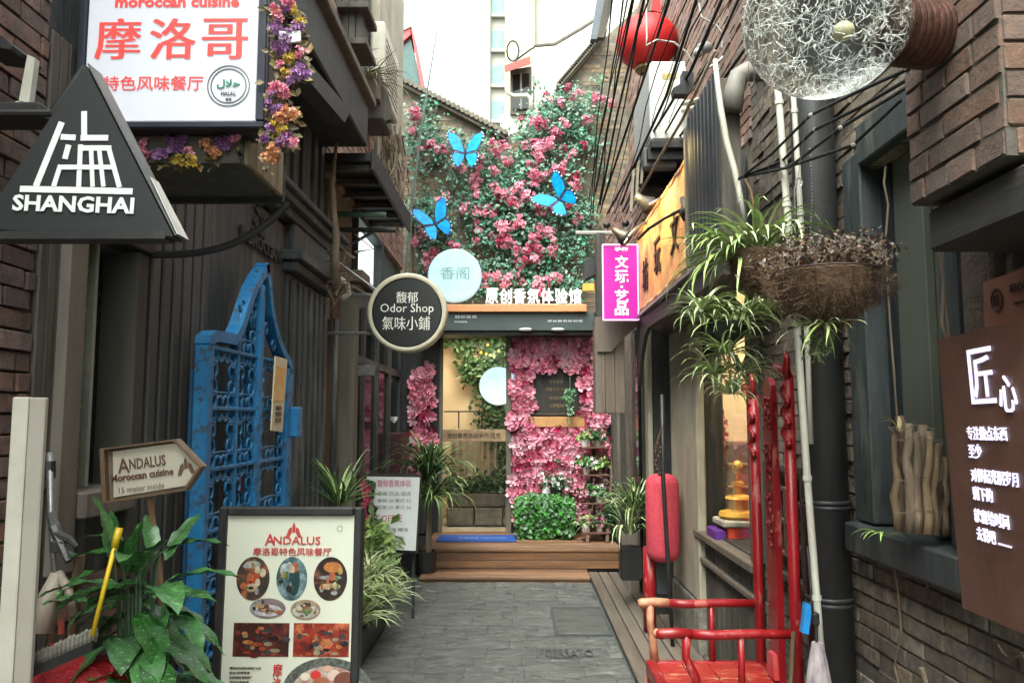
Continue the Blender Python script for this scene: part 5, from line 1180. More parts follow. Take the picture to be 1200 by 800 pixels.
# ================================================================ planters and menu board
tg = thing('plant_trough', 'black plant trough full of pale green spider plants behind the poster stand', 'planter', V((-1.13, 5.2, 0)))
MB().box((-1.32, 4.6, 0), (-.96, 5.9, .19), .01).build('trough', BLACK, tg)
MB().box((-1.33, 4.58, .191), (-.95, 5.92, .212), .004).build('rim', BLACK, tg)
R = random.Random(9)
for (x, y) in ((-1.05, 4.95), (-1.05, 5.3), (-1.1, 5.65), (-1.2, 5.1), (-1.0, 5.5), (-1.22, 5.5)):
    spider(tg, (x, y, .21), 120, .40, .018, R, .06, (.6, 1.45), (1.2, 2.4), (LEAF_S, LEAF_SP))
    spider(tg, (x, y, .38), 70, .30, .017, R, .07, (.5, 1.45), (1.4, 2.8), (LEAF_SP, LEAF_S))
spider(tg, (-1.0, 5.4, .42), 60, .25, .014, R, .1, (.3, 1.4), (1.4, 2.8), (LEAF_S, LEAF_SP))
mbd = thing('menu_board', 'white menu board in black frame with pink headings on an easel by the left plants', 'menu board', P(462, 660, 6.2))
YM = 6.2
pf = [P(*a, YM) for a in ((427, 554), (494, 556), (489, 648), (423, 645))]; pi_ = [P(*a, YM - .012) for a in ((430, 558), (492, 559), (487, 645), (426, 642))]
MB().prism(pf, (0, .03, 0)).build('frame', BLACK, mbd, fix=True); MB().prism(pi_, (0, .008, 0)).build('sheet', mat('menu_paper', (.8, .82, .8), .4, (.74, .76, .74), 10, bump=.03), mbd, fix=True)
PKI = mat('pink_ink', (.65, .15, .25), .6, bump=0); GI = mat('menu_grey_ink', (.35, .38, .36), .6, bump=0)
for (t_, px, py, h, w_, m_) in (('馥郁香氛体验', 462, 566, .055, .26, PKI), ('COFFEE', 456, 607, .05, .2, PKI), ('菜单·饮品·甜点', 462, 578, .035, .26, GI), ('拿铁 28 美式 22', 462, 586, .03, .26, GI), ('花茶 25 果汁 26', 462, 594, .03, .26, GI), ('香氛 蜡烛 精油', 458, 620, .03, .26, GI), ('欢迎订购', 458, 630, .03, .2, GI)):
    text(t_, P(px, py, YM - .013), *FR, h, mbd, m_, w=w_)
MB().tube([P(432, 648, YM + .1), V((P(432, 648, YM + .1).x, YM - .05, 0))], .014, 5).tube([P(485, 648, YM + .1), V((P(485, 648, YM).x, YM - .05, 0))], .014, 5).build('easel_leg', BLACK, mbd)
f = MB(); fl = MB()
for k in range(260):
    leafquad(f, P(431 + R.gauss(0, 4) , 600 + R.uniform(-36, 50), 6.1), R.uniform(.02, .05), R)
gr = thing('menu_garland', 'artificial vine with small red and yellow flowers along the menu board left edge', 'garland', P(438, 600, 6.1))
f.build('foliage', LEAF_D, gr, kind='stuff')
for k in range(26):
    c = P(428 + R.gauss(0, 2), 562 + k * 3, 6.05); e = V((1, 0, 0)); petal_mesh(fl, c, e, V((0, 0, 1)), V((0, -1, 0)), .03, ((5, .4, .4, 1),), R)
fl.build('blossoms', PINK3, gr, kind='stuff')
sp1 = thing('tall_grass_plant', 'tall palm-like grass plant with drooping leaves between menu board and shop door', 'potted plant', P(508, 660, 7.7))
MB().lathe([(.08, 0), (.1, .2), (.09, .2), (.08, .15)], (P(500, 600, 7.7).x, 7.7, .05), n=14).build('pot', BLACK, sp1)
q = P(503, 560, 7.7)
spider(sp1, q, 170, .62, .022, R, .05, (.7, 1.5), (1.6, 3.0), (LEAF_S, LEAF_D)); spider(sp1, q - V((0, 0, .2)), 160, .55, .022, R, .06, (.2, 1.2), (1.6, 3.0), (LEAF_D, LEAF_S))
MB().tube([(q.x, 7.7, .2), q], .03, 6).build('stem', BARK, sp1)
sp2 = thing('yucca_plant', 'spiky dark green plant with long blades behind the poster stand top', 'plant', P(385, 620, 4.6))
q = P(398, 592, 4.7); spider(sp2, q, 60, .36, .02, R, .03, (.4, 1.4), (.6, 1.4), (LEAF_S, LEAF_D)); MB().tube([(q.x, q.y, 0), q], .02, 6).build('stem', BARK, sp2)
sp3 = thing('foliage_clump', 'small bushy green clump under the menu board', 'plant', P(440, 660, 6.0))
f = MB()
for _ in range(500): leafquad(f, P(440 + R.gauss(0, 10), 645 + R.gauss(0, 14), 6.0 + R.uniform(-.1, .1)), R.uniform(.03, .06), R, asp=2.4)
f.build('foliage', LEAF_S, sp3, kind='stuff')
# ================================================================ RIGHT: near brick wall
XR = 1.2
rb_ = thing('brick_wall', 'grimy brown brick wall in the right foreground with blue-grey window', 'wall', (XR, 2.5, 0))
RY0 = .4; RYE = 3.98
def rh(y0, y1, z0, z1): return (y0 - RY0, y1 - RY0, z0, z1)
WY0, WY1 = 2.16, 2.80
holes = [rh(WY0, WY1, 1.08, 2.36), rh(1.3, 1.92, 1.86, 2.12)]
mb = MB(); wallgrid(mb, (XR + .005, RY0, 0), (0, 1, 0), RYE - RY0, 5.4, (-1, 0, 0), .25, holes); mb.box((XR + .02, -3, 0), (XR + .27, RY0, 5.0)); mb.build('mortar', MORT, rb_)
bricks(rb_, (XR, RY0, 0), (0, 1, 0), RYE - RY0, 5.4, (-1, 0, 0), BRKG, holes=holes, limit=300, jit=.006)
MB().box((XR + .6, -3, 0), (XR + .7, 9, 5.4)).build('rear_wall', DGREY2, rb_)
rw = thing('timber_window', 'blue-grey timber window with green-grey panel in the right brick wall', 'window', (XR, WY0, 1.08))
MB().box((XR - .03, WY1 - .13, 1.15), (XR + .1, WY1 + .015, 2.42), .006).build('jamb', BLUEGREY, rw)
MB().box((XR - .02, WY0 - .03, 1.15), (XR + .1, WY0 + .06, 2.36), .006).build('jamb', BLUEGREY, rw)
MB().box((XR - .04, WY0 - .1, 2.36), (XR + .1, WY1 - .135, 2.50), .006).build('lintel', BLUEGREY, rw)
MB().box((XR - .07, WY0 - .05, 1.045), (XR + .1, WY1 + .02, 1.145), .008).build('sill', BLUEGREY, rw)
MB().box((XR + .05, WY0 + .065, 1.15), (XR + .06, WY1 - .2, 2.35)).build('panel', GREENP, rw)
MB().box((XR + .04, WY1 - .2, 1.15), (XR + .055, WY1 - .131, 2.35)).build('dark_recess', mat('ink_blue_recess', (.014, .02, .026), .5, (.01, .014, .018), 5), rw)
MB().box((XR + .02, WY0 + .20, 1.15), (XR + .049, WY0 + .23, 2.35), .003).build('bead', GREENP, rw)
vr = thing('dry_vine', 'thin bare brown vine hanging down the right window frame', 'vine', (XR - .03, 2.6, 1.2))
pts = [P(*a, 2.52) for a in ((1038, 195), (1036, 215), (1041, 240), (1038, 280), (1040, 330), (1044, 390), (1048, 440), (1052, 500))]
MB().tube(pts, .0035, 5).build('stem', BARK, vr)
MB().tube([P(*a, 2.1) for a in ((1103, 250), (1100, 290), (1106, 330), (1104, 380), (1110, 400))], .004, 5).tube([P(*a, 2.1) for a in ((1108, 255), (1104, 310), (1108, 360), (1112, 395))], .003, 5).build('side_stem', BARK, vr)
MB().tube([P(1022, 148, 2.6), P(1026, 143, 2.6), P(1029, 142, 2.6)], .004, 5).build('nail', SILV, rw)
# projecting brick block and lintel
bb = thing('brick_corbel', 'projecting block of reddish bricks at the upper right above a dark timber lintel', 'brick corbel', (1.05, 1.65, 2.0))
MB().box((.934, 1.484, 2.0), (1.19, 1.850, 3.2)).build('mortar', MORT, bb)
BB = mat('brick_brown_near', (.19, .105, .072), .85, (.12, .085, .065), 30, bump=.55, rnd=.25, dirt=.6, dirtcol=(.04, .035, .03), dscale=6, bdist=.006)
bricks(bb, (.93, 1.48, 2.0), (0, 1, 0), .37, 1.2, (-1, 0, 0), BB, limit=120, th=.05, jit=.0025, bl=.2, bh=.054, gap=.007)
bricks(bb, (.935, 1.853, 2.0), (1, 0, 0), .26, 1.2, (0, 1, 0), BB, limit=0, th=.05)
bricks(bb, (.935, 1.475, 2.0), (1, 0, 0), .26, 1.2, (0, -1, 0), BB, limit=40, th=.05)
MB().box((.96, 1.3, 1.885), (1.2, 1.835, 1.985), .008).build('lintel', mat('dark_lintel', (.045, .04, .033), .75, (.028, .025, .022), 12, stretch=(1, .15, 1), bump=.4, dirt=.5), bb)
MB().box((XR - .035, 1.94, 1.15), (XR + .018, 2.08, 1.99), .008).build('pier_post', mat('crumbly_pinkish', (.17, .115, .09), .9, (.085, .065, .05), 18, bump=.7, dirt=.6, bdist=.02), rb_)
# terracotta sign
ts = thing('terracotta_plaque', 'small terracotta plaque with round emblem and dark characters behind the brown sign', 'sign', (1.14, 1.9, 1.8))
def qx(l, X, th): return MB().prism([PX(a, b, X) for a, b in l], (th, 0, 0))
qx(((1152, 331), (1240, 300), (1240, 372), (1154, 392)), 1.15, .012).build('plaque', TERRA, ts, fix=True)
cc = PX(1168, 352, 1.148); mb = MB(); mb.tube([cc + V((0, .022 * math.cos(t), .027 * math.sin(t))) for t in [k * PI / 12 for k in range(25)]], .0018, 4); mb.build('emblem_ring', DKPRINT, ts)
text('匠', cc, *RX, .026, ts, DKPRINT, w=.022, off=.03); text('匠心手作', PX(1200, 334, 1.148), *RX, .02, ts, DKPRINT, w=.1, off=.04); text('MADE BY HAND', PX(1205, 352, 1.148), *RX, .008, ts, DKPRINT, w=.1)
# brown sign
bsg = thing('brown_sign', 'large brown metal sign with glowing white characters at the right edge', 'sign', V((1.06, 2.0, 1.3)))
d = V((-.074, -1, .016)).normalized()
tl = P(1098, 398, 2.0); bl_ = P(1128, 712, 1.96); tr_, br_ = tl + d * .75, bl_ + d * .75
tr_.z = tl.z + .0; br_.z = bl_.z
def onsign(px, py):
    n = (bl_ - tl).cross(tr_ - tl).normalized(); r_ = ray(px, py); return CAM + r_ * ((tl - CAM).dot(n) / r_.dot(n))
nn = (bl_ - tl).cross(tr_ - tl).normalized()
if nn.x < 0: nn = -nn
tr_ = onsign(1290, 351); br_ = onsign(1290, 780)
MB().prism([tl, bl_, br_, tr_], nn * .03).build('plate', RUSTS, bsg, fix=True)
SR = (tr_ - tl).normalized(); SU = (tl - bl_).normalized(); 
SN = SR.cross(SU); lf = .0015 if SN.x < 0 else -.0015
text('匠', onsign(1151, 440), SR, SU, .125, bsg, LILAC, name='character', w=.105, ext=.003); text('心', onsign(1182, 461), SR, SU, .078, bsg, LILAC, name='character', w=.068, ext=.003)
for t_, x0_, x1_, y0_ in (('专注做点东西', 1134, 1181, 506), ('至少', 1136, 1151, 528), ('对得起光阴岁月', 1139, 1194, 557), ('剩下的', 1141, 1164, 578), ('就留给时间', 1143, 1183, 606), ('去说吧 ……', 1146, 1185, 628)):
    a, b = onsign(x0_, y0_), onsign(x1_, y0_ + (x1_ - x0_) * .07); text(t_, (a + b) / 2, SR, SU, .031 if len(t_) > 2 else .033, bsg, LILAC, w=(b - a).length, ext=.002, off=.012)
# driftwood bundle
dwb = thing('driftwood_bundle', 'bundle of rough driftwood sticks standing on the right window sill', 'driftwood', (1.12, 2.35, 1.15))
R = random.Random(4)
for (x0_, x1_, yt, r_) in ((1048, 1052, 500, .011), (1057, 1060, 488, .017), (1066, 1068, 496, .016), (1073, 1076, 506, .012), (1081, 1082, 498, .018), (1090, 1088, 505, .013), (1097, 1094, 520, .014), (1104, 1100, 545, .012), (1110, 1106, 535, .010), (1052, 1064, 540, .012), (1086, 1078, 525, .011)):
    Yb = 2.31 + R.uniform(-.06, .04); n = 6; a, b = P(x1_, 627 - (1100 - x1_) * .1, Yb), P(x0_, yt, Yb)
    pts = [a.lerp(b, k / n) + V((R.gauss(0, .0028), R.gauss(0, .005), 0)) for k in range(n + 1)]
    MB().tube(pts, [r_ * (1.05 - .25 * k / n + R.uniform(-.08, .08)) for k in range(n + 1)], 7).build('stick', STICK, dwb, smooth=True)
mb = MB()
for (a, b, r_) in (((1080, 530), (1070, 503), .008), ((1083, 528), (1096, 508), .008), ((1096, 540), (1106, 518), .006), ((1052, 512), (1042, 500), .006)): mb.tube([P(*a, 2.28), P(*b, 2.26)], [r_, r_ * .5], 6)
mb.build('forked_ends', STICK, dwb)
wr = MB()
for y in (500, 513, 560, 598): wr.tube([P(1046 + k * 6.5, y + 3 * math.sin(k), 2.24) for k in range(10)], .0015, 4)
wr.build('wire_tie', BARK, dwb)
cs = thing('corn_husk', 'curled dry corn-husk leaves on top of the driftwood bundle', 'dry leaves', P(1052, 500, 2.25))
mb = MB(); blade(mb, P(1053, 505, 2.25), 2.6, .07, .014, 1.3, 2.2); blade(mb, P(1052, 504, 2.25), 3.4, .06, .012, 1.2, 2.6); blade(mb, P(1054, 505, 2.25), .4, .05, .012, 1.5, 1.2); mb.build('leaves', mat('husk', (.5, .42, .22), .7, (.38, .3, .15), 20), cs)
lp = thing('window_sill_plant', 'sparse green leafy sprig trailing over the right window sill corner', 'plant', P(1040, 625, 2.3))
mb = MB()
for az, L in ((3.2, .11), (2.7, .08), (-1.8, .09), (3.6, .1), (-.8, .06), (-2.2, .11)): blade(mb, P(1038, 628, 2.32), az, L, .012, .5, 1.8)
mb.build('leaves', LEAF_S, lp)
hv = thing('hanging_tendrils', 'thin brown tendrils creeping down the grimy brick wall at lower right', 'vine', P(1050, 700, 2.4))
mb = MB()
for l in (((1045, 650), (1052, 690), (1056, 740), (1048, 780), (1060, 830)), ((1090, 640), (1082, 670), (1088, 690)), ((1170, 755), (1176, 765), (1182, 770), (1200, 768))):
    mb.tube([PX(a, b, XR - .012) for a, b in l], .0035, 5)
mb.tube([P(1080, 782, 2.3), P(1088, 810, 2.3)], .008, 5); mb.build('stem', BARK, hv)
# ---- drain pipe and conduits
dp = thing('drain_pipe', 'fat black drain pipe with ring collars running down the right brick wall', 'pipe', (1.10, 2.9, 0))
PB = mat('black_pipe_paint', (.030, .031, .033), .42, (.02, .021, .023), 6, bump=.1, dirt=.5, dirtcol=(.07, .068, .06), stretch=(1, 1, .3))
MB().tube([(1.11, 2.92, 0), (1.11, 2.92, 5.4)], .078, 24).build('pipe', PB, dp, smooth=True)
for y in (590, 596, 705, 712): 
    z = P(972, y, 2.84).z; MB().lathe([(.078, z - .008), (.084, z - .005), (.084, z + .005), (.078, z + .008)], (1.11, 2.92, 0), n=24).build('collar', PB, dp, smooth=True)
db = thing('timber_post', 'broad dark painted timber post behind the white conduits on the right wall', 'post', (XR, 3.15, 0))
MB().box((XR - .05, 3.02, 1.6), (XR + .018, 3.18, 4.6), .006).build('post', WOODD, db)
for k, (l, r_, nm) in enumerate(((((907, 60), (913, 120), (922, 240), (934, 380), (946, 560), (957, 700), (968, 830)), .0125, 'white conduit nearest the chain, running the full wall height beside the drain pipe'), (((926, 60), (931, 130), (938, 250), (946, 400), (950, 520)), .010, 'second thinner white conduit just right of the long one, ending half way down'))):
    c_ = thing('conduit', nm, 'conduit', P(l[-1][0], l[-1][1], 3.0), 'white conduits on the right wall')
    MB().tube([P(a, b, 2.74) for a, b in l], r_, 10).build('pipe', PIPEW, c_, smooth=True)
    f = MB()
    for (a, b) in l[1:-1]: q = P(a, b, 2.74); f.lathe([(r_ * 1.25, -.008), (r_ * 1.25, .008)], q, n=12)
    each(f, 'pipe_clip', PIPEW, c_)
hk = thing('chain_hook', 'small pale hook and beaded chain hanging against the dark post', 'hook', P(934, 210, 2.6))
MB().tube([P(936 + 4 * math.cos(t), 214 - 5 * math.sin(t), 2.6) for t in [k * PI / 6 for k in range(-2, 8)]] + [P(931, 222, 2.6), P(932, 280, 2.6)], .0028, 6).build('hook', SILV, hk)
mb = MB()
for k in range(30): mb.ell(P(949 + 2.5 * math.sin(k * .12), 175 + k * 4, 2.65), (.0035, .0035, .0045), 6, 4)
mb.build('beads', SILV, hk)
# lattice behind the chair
lt = thing('lattice_panel', 'dark geometric Chinese timber lattice panel low on the brick wall behind the red chair', 'lattice', (XR, 3.6, 1.0))
y0_, y1_ = 3.28, 3.80; z0_, z1_ = .80, 1.30
fr = MB()
for s_ in (((y0_, z0_), (y1_, z0_ + .03)), ((y0_, z1_ - .03), (y1_, z1_)), ((y0_, z0_ + .032), (y0_ + .03, z1_ - .032)), ((y1_ - .03, z0_ + .032), (y1_, z1_ - .032))): fr.box((XR - .05, *s_[0]), (XR - .008, *s_[1]), .003)
fr.build('frame', WOODD, lt)
LW = mat('lattice_wood', (.16, .12, .10), .7, (.1, .075, .06), 12)
for (a, b, c, d_) in ((.15, .03, .17, .47), (.35, .03, .37, .47), (.03, .15, .148, .17), (.03, .33, .148, .35), (.172, .10, .348, .12), (.172, .24, .348, .26), (.172, .38, .348, .40), (.372, .15, .49, .17), (.372, .33, .49, .35), (.25, .122, .27, .238), (.25, .262, .27, .378)):
    MB().box((XR - .04, y0_ + a, z0_ + b), (XR - .015, y0_ + c, z0_ + d_), .002).build('bar', LW, lt)
# ================================================================ RIGHT: craft shop
SY0, SY1 = 4.0, 6.2
cs_ = thing('craft_shop', 'small craft shop on the right with display window, panelled base and cream column', 'shop', (XR, 5, 0))
CY = PX(823, 500, XR).y; CY2 = PX(893, 500, XR).y
mb = MB(); wallgrid(mb, (XR, SY0, 0), (0, 1, 0), SY1 - SY0, 2.6, (-1, 0, 0), .14, [(.05, CY - SY0, .80, 2.0), (1.6, 1.85, .3, 2.0)]); mb.build('wall', DGREY2, cs_)
for k in range(11):
    a = SY0 + .02 + k * (CY - SY0) / 11; MB().box((XR - .022, a, .03), (XR - .002, a + (CY - SY0) / 11 - .006, .74), .004).build('base_panel', WOODD, cs_)
MB().box((XR - .07, SY0 - .02, .745), (XR + .12, CY + .02, .79), .006).build('window_ledge', WOODM, cs_)
MB().box((XR - .055, SY0 - .02, .60), (XR - .024, CY + .02, .63), .004).build('dado_rail', WOODM, cs_)
for a, b in ((CY, CY + .10), (SY0 - .06, SY0 + .04)): MB().box((XR - .05, a, .795), (XR + .05, b, 2.1), .006).build('window_post', WOODD, cs_)
MB().box((XR - .03, SY0 + .045, 1.98), (XR + .04, CY - .002, 2.05), .005).build('window_head', WOODD, cs_)
MB().box((XR + .06, SY0 + .04, .80), (XR + .064, CY, 1.98)).build('window_pane', GLASS, cs_)
MB().box((XR + .9, SY0 - .1, .5), (XR + .93, 6.1, 2.6)).build('room_wall', BEIGE, cs_); MB().box((XR + .15, SY0 - .1, .70), (XR + .89, 6.1, .74)).build('display_deck', WOODM, cs_); MB().box((XR + .15, 5.6, .75), (XR + .89, 5.65, 2.6)).build('room_end', BEIGE, cs_)
MB().box((XR + .15, SY0 - .1, 2.55), (XR + .89, 5.6, 2.59)).build('room_ceiling', BEIGE, cs_)
ll = bpy.data.lights.new('display_lamp', 'AREA'); ll.energy = 16; ll.color = (1, .8, .5); ll.size = .4
lo = bpy.data.objects.new('display_lamp', ll); COL.objects.link(lo); lo.location = (XR + .5, 4.9, 2.5)
MB().lathe([(.07, 2.52), (.08, 2.549)], (XR + .5, 4.9, 0), n=16).build('ceiling_lamp', LAMPW, cs_)
col_ = thing('cream_column', 'cream plastered column with chipped grey base beside the red padded post', 'column', (XR, 5.75, 0))
ca, cb = PX(821, 500, 1.14).y, PX(786, 500, 1.14).y
MB().box((1.14, ca + .12, .34), (1.195, cb, 2.3), .012).build('shaft', CREAM, col_)
MB().box((1.13, ca + .11, 0), (1.195, cb + .02, .339), .02).build('base', mat('cracked_cement', (.27, .25, .2), .95, (.13, .12, .1), 9, bump=.8, bdist=.02, dirt=.6), col_)
MB().box((1.15, cb + .002, 0), (1.3, cb + .07, 2.3), .006).build('door_post', mat('brown_red_post', (.1, .055, .04), .7, (.06, .035, .025), 12, stretch=(1, 1, .2)), cs_)
# display contents
pg = thing('gold_pagoda', 'gold coloured Buddha pagoda ornament in the right shop window', 'ornament', (1.42, 4.9, .95))
c0 = P(866, 607, 4.85)
pr = [(0, .30), (.015, .29), (.02, .25), (.045, .24), (.05, .22), (.03, .205), (.04, .16), (.09, .145), (.10, .13), (.06, .12), (.07, .06), (.14, .045), (.15, .02), (.12, 0)][::-1]
MB().lathe([(r_ * .8, h * .9) for r_, h in pr], c0, n=20).build('tiers', GOLD, pg, smooth=False); MB().ell(c0 + V((0, 0, .30)), (.035, .035, .045)).build('finial', GOLD, pg, smooth=True)
MB().box(c0 + V((-.13, -.13, -.04)), c0 + V((.13, .13, -.001)), .01).build('plinth', CREAM, pg)
rbx = thing('red_gift_box', 'red and orange display block beneath the gold pagoda in the shop window', 'box', c0 - V((0, 0, .2)))
a, b = P(851, 655, 4.8), P(882, 612, 4.8)
MB().box((a.x, 4.74, .75), (b.x, 5.0, b.z - .005), .006).build('box', mat('red_orange_card', (.6, .06, .025), .5, (.5, .05, .02), 5, bump=0), rbx)
MB().box((a.x - .07, 4.76, .75), (a.x - .004, 4.98, b.z - .04), .006).build('purple_side', mat('purple_card', (.12, .03, .25), .5, bump=0), rbx)
ffs = thing('flower_column', 'vertical strip of pink roses inside the right shop window', 'flower strip', P(838, 590, 5.5))
MB().box(P(826, 600, 5.56), P(850, 480, 5.58)).build('backing', MATS['pink_backing'], ffs)
for (a, b) in flower_panel(None, [(826, 482), (850, 482), (850, 598), (826, 598)], [], 5.5, 7.5): inst('rose', rr.choice(FM[:5]), P(a, b, 5.5), ffs, (rr.gauss(0, .3), rr.uniform(0, 6), rr.gauss(0, .3)), .45)
ob = thing('display_shelf', 'beige backing with small wooden frames inside the right shop window', 'shelf', P(868, 540, 5.4))
MB().box(P(852, 600, 5.5), P(885, 480, 5.53)).build('panel', BEIGE, ob)
for k in range(3): MB().box(P(854, 520 + k * 26, 5.40), P(884, 516 + k * 26, 5.49), .003).build('shelf', LWOOD, ob)
# blind dark window slats on far right wall
XF = 1.02
fw_ = thing('rear_shopfront', 'dark timber-framed shopfront at the far right between canopy and ladder shelf', 'shopfront', (XF, 7.5, 0))
mb = MB(); wallgrid(mb, (XF + .03, 6.2, 0), (0, 1, 0), 2.78, 3.0, (-1, 0, 0), .2); mb.build('wall', DGREY2, fw_)
for k, (a, b, m_) in enumerate(((6.24, 6.40, CREAM), (6.5, 6.58, WOODD), (6.75, 6.9, DGLASS), (7.0, 7.12, BLUEGREY), (7.2, 7.3, mat('raw_brick_strip', (.2, .12, .08), .9, (.12, .07, .05), 20, bump=.5)), (7.45, 7.6, WOODG), (7.85, 7.98, WOODD), (8.2, 8.4, WOODG), (8.6, 8.75, WOODD))):
    MB().box((XF - .01, a, .24), (XF + .028, b, 2.3), .005).build('upright', m_, fw_)
MB().box((XF - .08, 6.95, .0), (XF + .02, 7.4, .55), .015).build('cement_plinth', mat('pinkish_cement', (.33, .27, .22), .9, (.25, .2, .16), 8, bump=.4), fw_)
# far upper brick wall
ub = thing('upper_brick_wall', 'pinkish brick upper storey on the right above the craft shop with cables in front', 'wall', (XR, 6, 3))
mb = MB(); wallgrid(mb, (XR + .02, 4.0, 2.6), (0, 1, 0), 1.7, 3.6, (-1, 0, 0), .25); mb.build('mortar', MORTL, ub)
bricks(ub, (XR, 4.0, 2.95), (0, 1, 0), 1.7, 3.2, (-1, 0, 0), BRKP, limit=150, th=.02)
mb = MB(); wallgrid(mb, (1.02, 6.32, 2.6), (0, 1, 0), 3.2, 1.25, (-1, 0, 0), .3); mb.build('mortar_rear', MORTL, ub)
bricks(ub, (1.0, 6.32, 2.6), (0, 1, 0), 3.2, 1.25, (-1, 0, 0), BRKP, limit=150, th=.02)
MB().box((1.37, 6.0, 3.6), (1.6, 9.5, 6.2)).build('upper_wall', MORTL, ub)
bricks(ub, (1.36, 6.0, 3.86), (0, 1, 0), 3.5, 2.3, (-1, 0, 0), BRKP, limit=0, th=.015)
MB().prism([P(a, b, 9.2) for a, b in ((700, -5), (714, -5), (702, 46), (692, 46))], (0, .1, 0)).build('hanging_shutter', mat('slate_blue', (.06, .075, .09), .5), ub, fix=True)
MB().prism([P(a, b, 6.1) for a, b in ((712, -20), (724, -20), (708, 44), (700, 44))], (0, .06, 0)).build('shutter_frame', WOODD, ub, fix=True)
for k, (x, y0_, y1_) in enumerate(((747, 190, 235), (741, 200, 248), (753, 182, 215))):
    MB().prism([P(a, b, 5.95) for a, b in ((x, y0_), (x + 3, y0_ - 3), (x, y1_), (x - 3, y1_))], (0, .03, 0)).build('peeling_render', CREAM, ub, fix=True)
# ---- fascia box
fa = thing('fascia_sign', 'long orange-gold shop fascia sign with dark brush characters on the right', 'sign', (.9, 5, 2.3))
FX_ = .9; ZB, ZT = 2.26, 2.92; YN = 4.1
MB().box((FX_ + .03, YN, ZB), (XR, 6.0, ZT)).build('housing', DGREY2, fa)
MB().box((FX_, YN + .03, ZB + .03), (FX_ + .029, 5.98, ZT - .02), .004).build('board', ORSIGN, fa)
mb = MB()
for k in range(40):
    y = YN + .05 + k * .048; mb.ell((FX_ - .003, y, ZT - .045 + .006 * math.sin(k * 1.3)), (.007, .026, .014), 6, 4); mb.ell((FX_ - .004, y, ZB + .03 + .006 * math.sin(k)), (.008, .028, .016), 6, 4)
mb.build('carved_border', mat('crumbly_red_border', (.35, .13, .08), .8, (.5, .3, .15), 20, bump=.5), fa, kind='stuff')
MB().box((FX_ - .02, YN - .0, ZB), (FX_ + .028, YN + .028, ZT + .12), .004).build('end_post', WOODD, fa)
MB().box((FX_ - .03, 3.45, ZB - .025), (FX_ - .005, 6.02, ZB - .001), .003).build('edge_strip', SILV, fa)
for ch, py, px in (('文', 272, 791), ('玩', 300, 771), ('坊', 322, 757)): text(ch, PX(px, py, FX_ - .001), *RX, .23, fa, DKPRINT, name='character', w=.22, ext=.008, song=.05)
cg = thing('corrugated_box', 'black corrugated metal box end next to the orange fascia sign', 'cladding', (.9, 3.8, 2.6))
MB().box((FX_ + .02, 3.5, ZB), (1.0, YN - .002, ZT + .12)).build('core', DGREY2, cg)
CGM = mat('ribbed_black_metal', (.05, .053, .056), .38, (.035, .037, .04), 6, bump=.06, metal=.4, dirt=.3)
for k in range(8):
    y = 3.5 + k * .0745; MB().box((FX_ - .015, y, ZB + .002), (FX_ + .018, y + .045, ZT + .16 - .0), .012).build('rib', CGM, cg)
MB().box((.9, 3.44, ZB), (.99, 3.49, ZT + .1), .004).build('end_plate', WOODD, cg)
# canopy below fascia: dark curved valance
va = thing('shop_canopy', 'dark brown boarded canopy with curved valance under the orange fascia', 'canopy', (.95, 5, 2.1))
MB().prism([(FX_ + .005, 3.45, ZB - .03), (XR, 3.45, ZB - .03), (XR, 3.45, ZB - .16)], (0, 2.55, 0)).build('soffit', BLACK, va, fix=True)
n = 16; mb = MB(); vs = []
for k in range(n + 1):
    t = k / n; y = 3.45 + 2.55 * t; zz = ZB - .03 - .10 - .55 * max(0, (t - .80) / .2) ** 2.2 * 0.7; vs += [(FX_ + .002, y, ZB - .027), (FX_ + .002, y, zz), (FX_ + .03, y, zz), (FX_ + .03, y, ZB - .027)]
mb.add(vs, [(4 * k + j, 4 * k + (j + 1) % 4, 4 * k + 4 + (j + 1) % 4, 4 * k + 4 + j) for k in range(n) for j in range(4)] + [(0, 1, 2, 3), (4 * n + 3, 4 * n + 2, 4 * n + 1, 4 * n)])
mb.build('valance', mat('dark_bronze_board', (.045, .036, .027), .55, (.03, .025, .02), 10), va, fix=True)
bh_ = thing('wood_end_panel', 'brown timber screen panel hanging under the magenta sign at the end of the canopy', 'screen', P(716, 480, 6.1))
a, b, c, d_ = P(698, 484, 6.1), P(733, 484, 6.1), P(698, 272, 6.1), P(745, 372, 6.1)
for k in range(3):
    xa = a.x + (b.x - a.x) * k / 3; xb = a.x + (b.x - a.x) * (k + 1) / 3
    MB().box((xa + .001, 6.1, a.z), (xb - .001, 6.28, P(700, 372, 6.1).z), .004).build('board', WOODM, bh_)
MB().prism([P(*q, 6.08) for q in ((700, 371), (747, 371), (760, 372), (735, 392), (716, 412), (700, 412))], (0, .018, 0)).build('curved_bracket', WOODM, bh_, fix=True)
MB().box((a.x + .02, 6.12, P(700, 371, 6.1).z), (a.x + .09, 6.25, c.z), .004).build('upper_post', WOODD, bh_)
